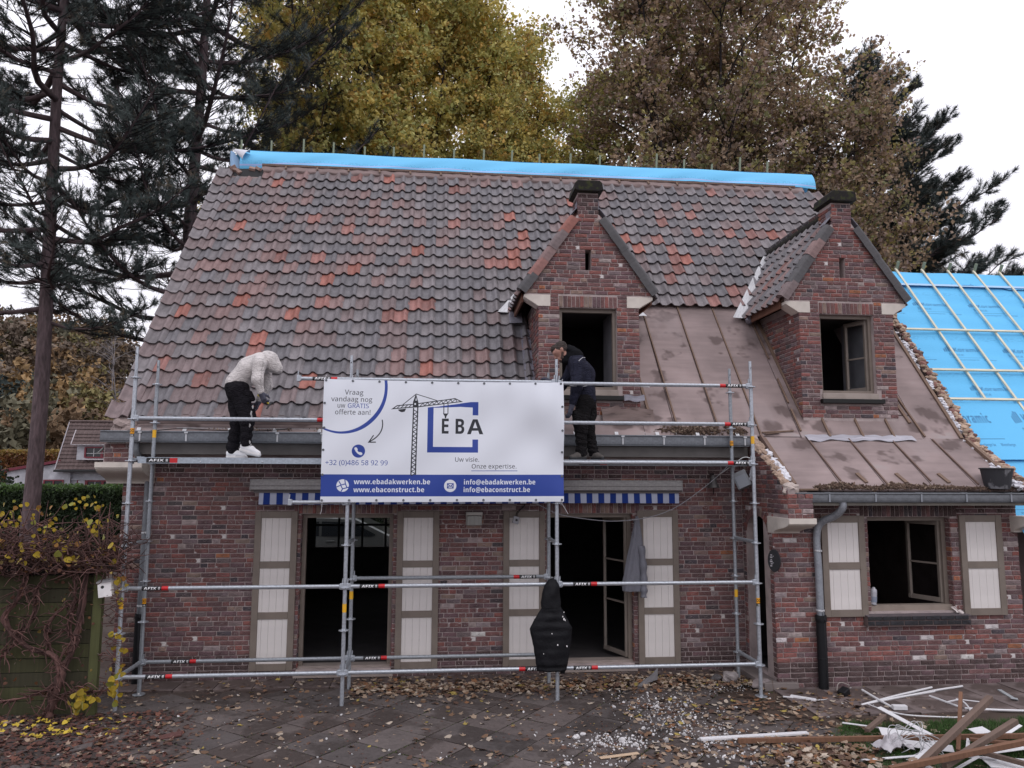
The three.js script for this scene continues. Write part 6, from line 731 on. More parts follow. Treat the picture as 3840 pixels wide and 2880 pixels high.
  const aw = thing('awning', 'small dark ribbed canopy before the neighbour house dormer, seen at the roof corner', 'awning', [-12, 3.4, -29.5]); part('canopy', Array.from({ length: 10 }, (_, i) => tube([V(-12.5 + i * 0.11, 4.3, -29.9), V(-12.6 + i * 0.11, 4.2, -29.6), V(-12.75 + i * 0.11, 3.75, -29.3)], 0.035, 6, 6)), mat([0.07, 0.075, 0.07]), aw); part('front_bar', [bar(V(-12.95, 3.68, -29.3), V(-11.4, 3.68, -29.3), 0.05, 0.04)], mat([0.3, 0.3, 0.3]), aw); part('arm', [bar(V(-12.9, 3.7, -29.3), V(-12.6, 4.25, -29.85), 0.03, 0.03)], mat([0.3, 0.3, 0.3]), aw); }
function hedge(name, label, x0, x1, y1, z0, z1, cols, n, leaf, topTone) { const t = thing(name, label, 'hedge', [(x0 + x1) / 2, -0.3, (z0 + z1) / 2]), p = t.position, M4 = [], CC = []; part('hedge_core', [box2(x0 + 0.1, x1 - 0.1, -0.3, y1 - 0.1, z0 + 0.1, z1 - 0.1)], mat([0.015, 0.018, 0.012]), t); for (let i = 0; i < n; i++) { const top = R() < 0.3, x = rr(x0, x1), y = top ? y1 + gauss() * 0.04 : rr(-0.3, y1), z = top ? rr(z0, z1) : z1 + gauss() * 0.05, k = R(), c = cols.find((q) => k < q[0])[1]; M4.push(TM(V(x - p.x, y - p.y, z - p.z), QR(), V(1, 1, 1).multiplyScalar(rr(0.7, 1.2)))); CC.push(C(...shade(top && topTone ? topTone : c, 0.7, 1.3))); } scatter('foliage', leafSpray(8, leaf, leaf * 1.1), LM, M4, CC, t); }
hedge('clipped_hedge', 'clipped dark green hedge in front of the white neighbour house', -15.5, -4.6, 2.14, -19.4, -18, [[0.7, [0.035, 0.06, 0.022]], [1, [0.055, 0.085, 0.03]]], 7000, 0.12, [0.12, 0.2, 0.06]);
hedge('dark_hedge', 'dark hedge behind the parked silver car, seen through the left garden door', -3, 6.5, 3.0, -16, -14.6, [[1, [0.035, 0.05, 0.022]]], 2500, 0.14, [0.06, 0.09, 0.03]);
hedge('beech_hedge', 'orange-brown clipped beech hedge behind the white garage', -24, -16.3, 3.75, -36.5, -35, [[0.7, [0.25, 0.10, 0.04]], [1, [0.3, 0.17, 0.05]]], 5000, 0.16, [0.32, 0.22, 0.06]);
{ const M4 = [], CC = [], t = thing('garden_shrub', 'dark evergreen shrub beside the white garage at the left edge', 'shrub', [-14.6, -0.3, -23.5]); for (let i = 0; i < 900; i++) { const d = V(gauss(), gauss(), gauss()).multiplyScalar(0.8); M4.push(TM(V(d.x, 1.5 + d.y * 1.3, d.z), QR(), V(1, 1, 1))); CC.push(C(...shade([0.025, 0.04, 0.018], 0.6, 1.4))); } part('stem', [cyl(V(-14.6, -0.3, -23.5), V(-14.6, 1.6, -23.5), 0.06, 6)], barkDark, t); scatter('foliage', leafSpray(8, 0.13, 0.15), LM, M4, CC, t); }
// ---------------------------------------------------------------- fence with its climber
{ const f = thing('board_fence', 'mossy green board fence with posts beside the left corner of the house', 'fence', [-1.5, 0, 0.06]), bm = [0, 1, 2].map((i) => mat([[0.066, 0.068, 0.034], [0.078, 0.082, 0.038], [0.058, 0.056, 0.034]][i], { map: T.wood, roughness: 0.95 })); reseed(101);
  for (let i = 0; i < 10; i++) part('plank', [box(-1.72, 0.09 + i * 0.155, 0.055 + rr(-0.003, 0.003), 2.86, 0.148, 0.024, [0.05, 0, 0], 0.003)], bm[i % 3], f);
  part('backing', [box2(-3.2, -0.28, 0.0, 1.62, 0.02, 0.036)], mat([0.02, 0.02, 0.016]), f); for (const x of [-0.2, -1.9, -3.1]) part('post', [box2(x - 0.06, x + 0.04, 0, 1.66, 0.075, 0.15, 0.004)], mat([0.085, 0.095, 0.035], { map: T.wood }), f); part('trim', [box2(-0.29, -0.275, 0.02, 1.6, 0.03, 0.1)], bm[2], f); part('capping', [box2(-3.2, -0.03, 1.62, 1.70, 0.02, 0.19, 0.006)], mat([0.022, 0.02, 0.02], { map: T.wood }), f);
  const nb = thing('nest_box', 'small white wooden nest box fixed askew to the fence post', 'nest box', [-0.13, 1.45, 0.16]); part('box_body', [box(-0.105, 1.42, 0.2, 0.14, 0.17, 0.11, [0, 0.15, 0.12], 0.003)], M.white, nb); part('entrance_hole', [flat(new THREE.CircleGeometry(0.018, 14)).translate(-0.02, 0.03, 0.0565).applyMatrix4(new THREE.Matrix4().makeRotationFromEuler(new THREE.Euler(0, 0.15, 0.12))).translate(-0.105, 1.42, 0.2)], M.black, nb); part('box_lid', [box(-0.113, 1.512, 0.205, 0.16, 0.014, 0.13, [0.1, 0.15, 0.12])], mat([0.3, 0.29, 0.3]), nb);
  // climber: stout shaggy stems, a web of bare twigs, last yellow leaves
  const v = thing('climbing_vine', 'leafless climbing vine with shaggy stems and last yellow leaves over the fence', 'climbing plant', [-0.8, 0, 0.2]), col = (g) => paint(g, shade([0.19, 0.105, 0.095], 0.4, 1.3)), main = [], tw = [], Z = () => rr(0.10, 0.22);
  const S = [[[-0.62, 0, 0.2], [-0.6, 0.3, 0.2], [-0.5, 0.55, 0.2], [-0.42, 0.8, 0.18], [-0.36, 1.15, 0.2], [-0.33, 1.7, 0.18]], [[-0.6, 0.1, 0.2], [-0.52, 0.5, 0.22], [-0.62, 0.68, 0.2], [-0.9, 0.78, 0.18], [-1.05, 0.9, 0.18], [-1.2, 1.1, 0.15], [-1.05, 1.35, 0.16], [-0.98, 1.7, 0.16]], [[-0.52, 0.5, 0.2], [-0.75, 0.95, 0.15], [-0.62, 1.15, 0.15], [-0.4, 1.3, 0.15]], [[-0.58, 0.35, 0.22], [-0.8, 0.28, 0.2], [-1.1, 0.2, 0.2], [-1.5, 0.24, 0.18], [-2.2, 0.35, 0.2]], [[-1.0, 0.88, 0.17], [-1.25, 0.62, 0.15], [-1.3, 0.4, 0.17], [-1.6, 0.1, 0.2]], [[-0.7, 0.05, 0.2], [-0.42, 0.3, 0.2], [-0.2, 0.28, 0.19], [0.0, 0.3, 0.15]], [[-1.05, 0.9, 0.17], [-0.9, 1.1, 0.16], [-0.85, 1.4, 0.18], [-0.7, 1.7, 0.2]], [[-1.9, 0.1, 0.2], [-1.8, 0.7, 0.2], [-1.5, 1.1, 0.2], [-1.6, 1.7, 0.2]], [[-0.42, 0.8, 0.2], [-0.48, 1.0, 0.2], [-0.42, 1.3, 0.19], [-0.5, 1.7, 0.18]]];
  S.forEach((s, i) => { const P = s.map((q) => V(...q)), r = i < 2 ? 0.036 : 0.018; for (let k = 0; k < (i < 2 ? 4 : 2); k++) { const ph = k * 1.7; main.push(col(tube(P.map((p, j) => p.clone().add(V(0.022 * Math.sin(j * 2 + ph), 0.02 * Math.sin(j * 3 + ph), 0.015 * Math.cos(j * 2 + ph)))), (t) => r * (0.75 - 0.3 * t) * (1 + 0.3 * Math.sin(t * 60 + ph) + 0.2 * Math.sin(t * 143)), 44, 6))); } const c = new THREE.CatmullRomCurve3(P); for (let k = 0; k < 34; k++) { const p = c.getPoint(R()), e = p.clone().add(V(gauss() * 0.22, gauss() * 0.2 - 0.03, rr(0.02, 0.15))), m = p.clone().lerp(e, 0.5).add(V(gauss() * 0.05, gauss() * 0.07, 0.02)); tw.push(col(tube([p, m, e], (t) => 0.009 * (1 - 0.7 * t), 6, 4))); if (R() < 0.5) tw.push(col(tube([m, m.clone().add(V(gauss() * 0.1, gauss() * 0.1, rr(0, 0.08)))], (t) => 0.005 * (1 - 0.7 * t), 3, 4))); } });
  for (let k = 0; k < 1500; k++) { const x = rr(-2.4, 0.08), y = 1.60 + Math.abs(gauss()) * 0.40, p = V(x, y, rr(0.0, 0.35)), e = p.clone().add(V(gauss() * 0.3, gauss() * 0.16 + 0.05, gauss() * 0.12)), m = p.clone().lerp(e, 0.5).add(V(gauss() * 0.07, gauss() * 0.07, gauss() * 0.05)); tw.push(col(tube([p, m, e], (t) => 0.0075 * (1 - 0.6 * t), 5, 4))); }
  for (let k = 0; k < 26; k++) { const x = rr(-2.4, 0.0), p = V(x, 1.9, rr(0.05, 0.3)), e = V(x + gauss() * 0.15, rr(2.05, 2.42), p.z + gauss() * 0.1); tw.push(col(tube([p, p.clone().lerp(e, 0.5).add(V(gauss() * 0.05, 0, 0)), e], (t) => 0.007 * (1 - 0.6 * t), 6, 4))); }
  for (let k = 0; k < 60; k++) { const p = V(rr(-0.15, 0.0), rr(0.3, 1.6), rr(0.12, 0.25)), e = p.clone().add(V(rr(0.02, 0.22), gauss() * 0.12, gauss() * 0.06)); tw.push(col(tube([p, p.clone().lerp(e, 0.5).add(V(0, gauss() * 0.04, 0)), e], (t) => 0.006 * (1 - 0.7 * t), 5, 4))); }
  part('stem', main, M.vine, v); const q = part('twigs', tw, M.vine, v); q.userData.kind = 'stuff';
  const M4 = [], CC = [], put = (x, y, z, s) => { M4.push(TM(V(x + 0.8, y, z - 0.2), QE(rr(-0.9, 0.5), rr(-0.9, 0.9), R() * 6.28), V(s, s, s))); CC.push(C(...shade(R() < 0.7 ? [0.5, 0.36, 0.035] : R() < 0.5 ? [0.4, 0.2, 0.05] : [0.3, 0.3, 0.06], 0.7, 1.2))); };
  for (let i = 0; i < 30; i++) { const cx = rr(-2.3, 0.05), cy = rr(1.95, 2.42), n = 2 + R() * 7; for (let k = 0; k < n; k++) put(cx + gauss() * 0.09, cy + gauss() * 0.06, rr(0.05, 0.4) + gauss() * 0.06, rr(0.028, 0.055)); }
  for (let i = 0; i < 46; i++) put(rr(-2.6, 0.05), 1.7 + Math.abs(gauss()) * 0.3, rr(0.1, 0.42), rr(0.05, 0.085)); for (let i = 0; i < 34; i++) put(rr(-0.03, 0.12), rr(0.15, 1.6), rr(0.1, 0.2), rr(0.035, 0.065)); for (let i = 0; i < 26; i++) put(-0.22 + gauss() * 0.09, 0.22 + gauss() * 0.1, 0.35 + gauss() * 0.1, rr(0.05, 0.08)); for (let i = 0; i < 16; i++) put(0.06 + gauss() * 0.05, 0.3 + gauss() * 0.14, 0.25 + gauss() * 0.05, rr(0.05, 0.08));
  for (let i = 0; i < 900; i++) { const x = rr(-2.4, 0.06), y = i < 700 ? 1.62 + Math.abs(gauss()) * 0.36 : rr(0.2, 1.6); M4.push(TM(V(x + 0.8, y, (i < 700 ? rr(0.0, 0.4) : rr(0.12, 0.22)) - 0.2), QR(), V(1, rr(0.5, 1.3), 1).multiplyScalar(rr(0.02, 0.05)))); CC.push(C(...shade(R() < 0.6 ? [0.16, 0.075, 0.05] : R() < 0.6 ? [0.28, 0.13, 0.06] : [0.34, 0.24, 0.07], 0.5, 1.3))); }
  const lf = new THREE.Shape(); lf.moveTo(0, -0.5); lf.quadraticCurveTo(0.6, -0.5, 0.5, 0.05); lf.quadraticCurveTo(0.35, 0.4, 0, 0.62); lf.quadraticCurveTo(-0.35, 0.4, -0.5, 0.05); lf.quadraticCurveTo(-0.6, -0.5, 0, -0.5); const lg = flat(new THREE.ShapeGeometry(lf, 4)), lp = lg.attributes.position; for (let i = 0; i < lp.count; i++) lp.setZ(i, 0.3 * lp.getX(i) * lp.getX(i) - 0.12 * lp.getY(i) * lp.getY(i)); lg.computeVertexNormals(); scatter('leaves', lg, LM, M4, CC, v, 'stuff');
}
// ---------------------------------------------------------------- annex with the blue membrane roof
{ const a = thing('annex', 'neighbouring annex whose roof is laid bare to blue membrane and new pale battens', 'building', [15, 0, -3]), bz = (y, h = 0) => (1.8 - y) / PL + h * 0.785, bp = (x, y, h = 0) => V(x, y + h * 0.62, bz(y, h)), bn = V(0, 0.6196, 0.785);
  const blue = canvasTex(1024, 1024, (x, w, h) => { x.fillStyle = '#68bdea'; x.fillRect(0, 0, w, h); x.globalAlpha = 0.05; for (let i = 0; i < 2600; i++) { x.fillStyle = hash2(i, 3, 1) < 0.5 ? '#2a6fae' : '#a5e0ff'; x.fillRect(hash2(i, 1, 1) * w, hash2(i, 2, 1) * h, 4 + hash2(i, 4, 1) * 26, 2); } x.globalAlpha = 0.55; x.fillStyle = '#27527f'; for (const y of [200, 212, 226, 238, 640, 655, 668]) for (let i = 0; i < 60; i++) if (hash2(i, y, 4) < 0.55) x.fillRect(i * 18, y, 6 + hash2(i, y, 5) * 12, 2.5); x.globalAlpha = 0.62; x.fillStyle = '#244d78'; for (const [ox, oy] of [[90, 300], [600, 300], [90, 742], [600, 742]]) { for (let k = 0; k < 4; k++) { x.fillRect(ox + k * 17, oy + 50 - k * 12 - (k === 3 ? -14 : 0), 11, 34 + k * 10 - (k === 3 ? 14 : 0)); } x.font = 'bold 62px sans-serif'; x.fillText('Koramic', ox + 78, oy + 84); x.font = '44px sans-serif'; x.fillText('Fleece', ox + 20, oy + 136); x.fillRect(ox + 10, oy + 156, 330, 3); x.font = 'bold 17px sans-serif'; x.fillText('www.wienerberger.be', ox + 60, oy + 190); x.fillText('Wienerberger', ox + 280, oy + 190); } });
  const bm = mat([0.92, 0.97, 1.0], { map: blue, roughness: 0.8, bumpMap: T.fine, bumpScale: 0.002 }); blue.repeat.set(1 / 2.15, 1 / 2.15);
  part('membrane', [sheet(60, 90, (u, v) => { const x = 11.5 + u * 8.5, y = 6.53 - v * 4.6; return bp(x, y, 0.012 * noise3(x * 2.1, y * 3.3, 1) + 0.006 * Math.sin(y * 22 + x)); }, (u, v) => [u * 8.5 + 0.62, (1 - v) * 5.86 - 0.19])], bm, a);
  part('membrane', [sheet(40, 4, (u, v) => bp(11.5 + u * 8.5, 6.56 - v * (0.32 + 0.05 * Math.floor(u * 3.3)), 0.02 + 0.02 * v + 0.01 * Math.sin(u * 33)), (u, v) => [u * 8.5, 0.1 + v * 0.1])], bm, a); part('seam_tape', [sheet(30, 1, (u, v) => bp(11.5 + u * 3.4, 6.26 - v * 0.045, 0.046))], mat([0.38, 0.58, 0.8]), a); part('membrane_lap', [sheet(30, 2, (u, v) => bp(11.5 + u * 8.5, 3.85 - v * 0.9, 0.035 + 0.012 * Math.sin(u * 20)), (u, v) => [u * 8.5 + 0.3, 0.62 - v * 0.55])], bm, a);
  for (let i = 0; i < 13; i++) { const x = 12.24 + i * 0.525, p = part('counter_batten', [bar(bp(x, 6.62, 0.045), bp(x + 0.0, i > 1 ? 2.6 : i ? 2.9 : 3.93 - 0.0, 0.04), 0.036, 0.026, 0.003, bn)], M.newWood, a); part('ridge_batten_end', [bar(V(x + 0.01, 6.45, -3.86), V(x + 0.03, 6.77, -3.70), 0.038, 0.045)], M.greenWood, a); }
  for (const y of [5.2, 4.41, 3.89]) part('batten', [bar(bp(11.5, y, 0.075), bp(20, y, 0.075), 0.04, 0.028, 0.003, bn)], M.newWood, a);
  part('wall', [box2(11.55, 20, -0.1, 2.2, -8, -1.6), extrudeX([[-1.6, 2.2], [-3.9, 6.4], [-8, 2.2]], 11.55, 11.8)], M.mortarDark, a); part('rear_roof', [extrudeX([[-3.75, 6.5], [-8.4, 1.9], [-8.4, 1.8], [-3.75, 6.35]], 11.52, 20)], bm, a);
  // membrane hung over the main ridge, and the batten ends of the rear slope
  const s = thing('ridge_membrane', 'blue membrane strip draped over the ridge of the brick house, left end curled back', 'roof membrane', [5.5, 8.7, -5.1]); const strip = canvasTex(1024, 128, (x, w, h) => { x.fillStyle = '#72c3ee'; x.fillRect(0, 0, w, h); x.fillStyle = '#a9b8e6'; x.fillRect(0, 104, w, 9); x.globalAlpha = 0.6; x.fillStyle = '#27527f'; for (const y of [84, 92, 98]) for (let i = 0; i < 90; i++) if (hash2(i, y, 7) < 0.5) x.fillRect(i * 12, y, 3 + hash2(i, y, 8) * 7, 1.8); }); strip.repeat.set(0.45, 1); const sm = mat([0.95, 0.98, 1], { map: strip, roughness: 0.75, side: THREE.DoubleSide });
  part('draped_sheet', [sheet(220, 14, (u, v) => { const x = -0.26 + u * 11.69, e = smooth(0.75, 0, x), r = smooth(10.6, 11.4, x), top = 9.06 - 0.012 * Math.sin(u * 30) - 0.02 * r, bot = 8.715 + 0.01 * Math.sin(x * 2.3) + 0.012 * Math.sin(x * 5.1 + 1) - 0.11 * e - 0.05 * r, y = lerp(top, bot, v); return V(x, y, -5.22 + 0.18 * Math.pow(v, 0.7) + 0.02 * Math.sin(x * 2.3 + v * 3) * v + 0.012 * Math.sin(x * 6 + v * 5) * v + 0.07 * e * Math.sin(v * 3)); }, (u, v) => [u * 11.69, 1 - v]), sheet(80, 4, (u, v) => V(-0.4 + u * 11.83, 9.06 - v * 3.0, -5.22 - v * 2.4))], sm, s);
  part('curled_corner', [sheet(16, 14, (u, v) => { const r = 0.02 + 0.085 * v, a = -0.6 + u * 4.4, A = V(-0.42, 9.05, -5.2), B = V(-0.14, 8.86, -5.0), p = A.lerp(B, v); return p.add(V(r * Math.cos(a) * 0.6, r * Math.cos(a) * 0.9, r * Math.sin(a))); })], mat([0.72, 0.72, 0.78], { side: THREE.DoubleSide, roughness: 0.7 }), s);
  part('hanging_flap', [sheet(8, 14, (u, v) => V(lerp(-0.47, -0.36, v * v) + u * (0.06 + 0.16 * Math.sin(v * 2.6)) - 0.02, 9.0 - v * 0.62, -5.16 + 0.1 * v + 0.03 * Math.sin(u * 5)))], mat([0.27, 0.42, 0.62], { side: THREE.DoubleSide, roughness: 0.8 }), s);
  reseed(107); [-0.35, 0.23, 0.86, 1.45, 2.07, 2.65, 3.26, 3.87, 4.48, 5.06, 5.63, 6.28, 6.9, 7.51, 8.11, 8.7, 9.3, 9.92, 10.52].forEach((x, i) => part('counter_batten', [bar(V(x, 8.85, -5.42), V(x + 0.012, [9.33, 9.34, 9.4, 9.36, 9.30, 9.32, 9.4, 9.33, 9.35, 9.36, 9.31, 9.35, 9.34, 9.34, 9.43, 9.33, 9.26, 9.43, 9.36][i], -5.36), 0.036, 0.03)], M.greenWood, house));
}
// ---------------------------------------------------------------- car seen through the house
{ const c = thing('silver_car', 'silver estate car parked behind the house, seen through the left garden door', 'car', [1.2, -0.05, -12]), z1 = -11.2, z0 = -12.9, body = []; const wh = (cx) => Array.from({ length: 13 }, (_, i) => { const a = Math.PI * (1 - i / 12); return [cx + 0.37 * Math.cos(a), 0.38 + 0.37 * Math.sin(a)]; });
  const prof = [[-1.2, 0.3], [-1.22, 0.8], [-1.15, 1.08], [-0.6, 1.5], [0.6, 1.56], [1.5, 1.52], [2.35, 1.1], [3.3, 0.98], [3.55, 0.75], [3.55, 0.32], [3.05, 0.28], ...wh(2.66).reverse(), [2.25, 0.24], [0.15, 0.24], ...wh(-0.25).reverse(), [-0.65, 0.28]]; const sil = new THREE.MeshPhysicalMaterial({ color: C(0.15, 0.148, 0.145), metalness: 0.3, roughness: 0.35, clearcoat: 0.8 });
  part('body', [extrude(prof, 1.7, [], 0.04).translate(0, 0, z0)], sil, c); part('side_window', [extrude([[-0.75, 1.1], [-0.45, 1.43], [0.55, 1.48], [0.55, 1.1]], 0.02).translate(0, 0, z1 + 0.04), extrude([[0.62, 1.1], [0.62, 1.48], [1.42, 1.45], [2.02, 1.14], [2.0, 1.1]], 0.02).translate(0, 0, z1 + 0.04)], M.darkGlass, c); part('sill_trim', [box2(0.2, 2.2, 0.36, 0.39, z1 + 0.03, z1 + 0.06)], M.zincLight, c); part('door_handle', [box2(0.75, 0.95, 0.95, 0.985, z1 + 0.03, z1 + 0.07, 0.01)], sil, c);
  for (const x of [2.66, -0.25]) for (const z of [z1 - 0.12, z0 + 0.12]) { const w = part('wheel', [flat(new THREE.TorusGeometry(0.27, 0.075, 10, 28)).translate(x, 0.3, z + 0.02)], M.black, c); part('rim', [flat(new THREE.TorusGeometry(0.215, 0.02, 6, 28)).translate(x, 0.3, z + 0.07), ...Array.from({ length: 7 }, (_, i) => { const a = i / 7 * 6.283; return bar(V(x, 0.3, z + 0.07), V(x + 0.21 * Math.cos(a), 0.3 + 0.21 * Math.sin(a), z + 0.07), 0.03, 0.02); })], M.zincLight, w); } }

// ---------------------------------------------------------------- ground
setting('ground', [sheet(120, 120, (u, v) => { const x = -150 + u * 300, z = 60 - v * 260, near = smooth(14, 5, Math.hypot(x - 4, z)); return V(x, -0.02 - (1 - near) * 0.28 * smooth(-3, -12, Math.min(z, 0) - Math.max(0, -x - 1) * 0.5), z); }, (u, v) => [u * 300, v * 260])], M.soil ?? (M.soil = mat([1, 1, 1], { map: T.soil, roughness: 1 })));
const bed = setting('terrace_bed', [sheet(90, 44, (u, v) => { const x = -4.2 + u * 18.2, z = 5.2 - v * 6.5; return V(x, -0.004 + 0.006 * noise3(x * 3, z * 3, 1), z); }, (u, v) => [u * 18.2, v * 6.5])], mat([0.75, 0.74, 0.73], { map: T.soil, roughness: 1, bumpMap: T.fine, bumpScale: 0.01 }));
reseed(111);
{ const slabC = [[0.102, 0.083, 0.077], [0.086, 0.072, 0.068], [0.110, 0.092, 0.086], [0.094, 0.076, 0.07], [0.078, 0.066, 0.063]], sm = slabC.map((c) => mat(mul(c, 1.18), { map: T.slab, roughness: 0.93, bumpMap: T.fine, bumpScale: 0.003 })), an = 0.66, S = 0.52, ca = Math.cos(an), sa = Math.sin(an), pav = new THREE.Mesh(flat(new THREE.PlaneGeometry(12.9, 4.2)).rotateX(-Math.PI / 2), mat([0.75, 0.72, 0.62], { map: T.soil })); pav.name = 'paving'; pav.userData.kind = 'structure'; pav.position.set(4.0, 0.003, 1.75); pav.receiveShadow = true; scene.add(pav); const list = [];
  for (let i = -24; i < 26; i++) for (let j = -24; j < 26; j++) { const x = 3.222 + (i * ca - j * sa) * S, z = 1.192 + (i * sa + j * ca) * S; if (x < -2.2 || x > 8.6 || z < -0.62 || z > 3.9 || (x > 7.5 && z < 1.0 + (x - 7.5))) continue; list.push([x, z, (x - 3.662) ** 2 + (z - 9.46) ** 2]); } list.sort((a, b) => a[2] - b[2]);
  const rest = []; list.forEach(([x, z], k) => { const s = S - 0.016, g = box(0, 0, 0, s + rr(-0.004, 0.004), 0.03, s + rr(-0.004, 0.004), [rr(-0.006, 0.006), -an + rr(-0.01, 0.01), rr(-0.006, 0.006)], 0.004), y = 0.004 + rr(-0.004, 0.004); const uv = g.attributes.uv, o = R() * 9; for (let q = 0; q < uv.count; q++) uv.setXY(q, uv.getX(q) + o, uv.getY(q) + o * 0.7); const o2 = new THREE.Mesh(g, pick(sm)); o2.name = 'paving_slab'; o2.position.set(x - 4.0, y - 0.003, z - 1.75); o2.receiveShadow = o2.castShadow = true; if (k < 296) pav.add(o2); });
  const strip = new THREE.Group(); strip.name = 'wall_pavement'; strip.userData.kind = 'structure'; strip.position.set(3.7, 0, -0.9); scene.add(strip); const pm2 = [[0.20, 0.16, 0.152], [0.18, 0.143, 0.138], [0.215, 0.172, 0.162]].map((c) => mat(c, { map: T.slab, roughness: 0.95 }));
  for (let i = 0; i < 18; i++) { const a = -0.6 + i * 0.485; if (a > 7.8) break; part('paving_slab', [box2(a + 0.004, Math.min(7.84, a + 0.48), -0.02, 0.022 + rr(-0.004, 0.004), -1.26, -0.8, 0.005)], pick(pm2), strip); }
  const yard = new THREE.Group(); yard.name = 'wing_pavement'; yard.userData.kind = 'structure'; yard.position.set(9.8, 0, 0.3); scene.add(yard); for (let i = 0; i < 6; i++) for (let j = 0; j < 2; j++) { const a = 7.95 + i * 0.62, z = -0.27 + j * 0.56; part('paving_slab', [box(a + 0.31 + j * 0.05, 0.012 + rr(-0.004, 0.004), z + 0.28, 0.61, 0.03, 0.55, [0, 0.02 * j, 0], 0.005)], pick(pm2), yard); } }
// moss in the joints, short grass by the wing
{ const g = []; for (let i = 0; i < 5; i++) { const a = R() * 6.28, t = rr(0.2, 0.7); const b = new THREE.BufferGeometry(); b.setAttribute('position', new THREE.Float32BufferAttribute([Math.cos(a) * 0.02 - 0.0035, 0, Math.sin(a) * 0.02, Math.cos(a) * 0.02 + 0.0035, 0, Math.sin(a) * 0.02, Math.cos(a) * (0.02 + t * 0.05), 0.045 + R() * 0.03, Math.sin(a) * (0.02 + t * 0.05)], 3)); g.push(flat(b)); } const G = merge(g), M4 = [], CC = []; for (let i = 0; i < 15000; i++) { const x = rr(7.7, 12.4), z = rr(0.9, 3.4); if (z < 1.12 + 0.1 * noise3(x * 3, z, 1) + Math.max(0, 8.25 - x) * 0.9) continue; M4.push(TM(V(x, 0.0, z), QE(0, R() * 6.28, 0), V(1, rr(0.5, 1.2), 1))); CC.push(C(...shade([0.045, 0.095, 0.022], 0.6, 1.5))); } const gr = new THREE.InstancedMesh(G, mat([1, 1, 1], { side: THREE.DoubleSide, roughness: 0.9 }), M4.length); M4.forEach((m, i) => { gr.setMatrixAt(i, m); gr.setColorAt(i, CC[i]); }); gr.name = 'grass'; gr.userData.kind = 'stuff'; gr.userData.label = 'short green lawn strip in front of the wing'; gr.userData.category = 'grass'; scene.add(gr);
  const mm = [], mc = []; const an = 0.66, S = 0.52, ca = Math.cos(an), sa = Math.sin(an); for (let i = 0; i < 9000; i++) { const k = Math.round(rr(-14, 14)) - 0.5, t = rr(-9, 9), q = R() < 0.5, a = q ? k : t, b = q ? t : k, x = 3.222 + (a * ca - b * sa) * S + gauss() * 0.008, z = 1.192 + (a * sa + b * ca) * S + gauss() * 0.008; if (x < -1 || x > 8.2 || z < -0.3 || z > 3.4 || noise3(x * 1.7, z * 2.1, 5) < -0.1) continue; mm.push(TM(V(x, 0.012, z), QR(), V(1, 0.5, 1).multiplyScalar(rr(0.5, 1.3)))); mc.push(C(...shade([0.05, 0.062, 0.02], 0.5, 1.3))); } scatter('moss', lump(0.011, 1, 1, 1, 0.3, 0), mat([1, 1, 1], { roughness: 1 }), mm, mc, scene); }
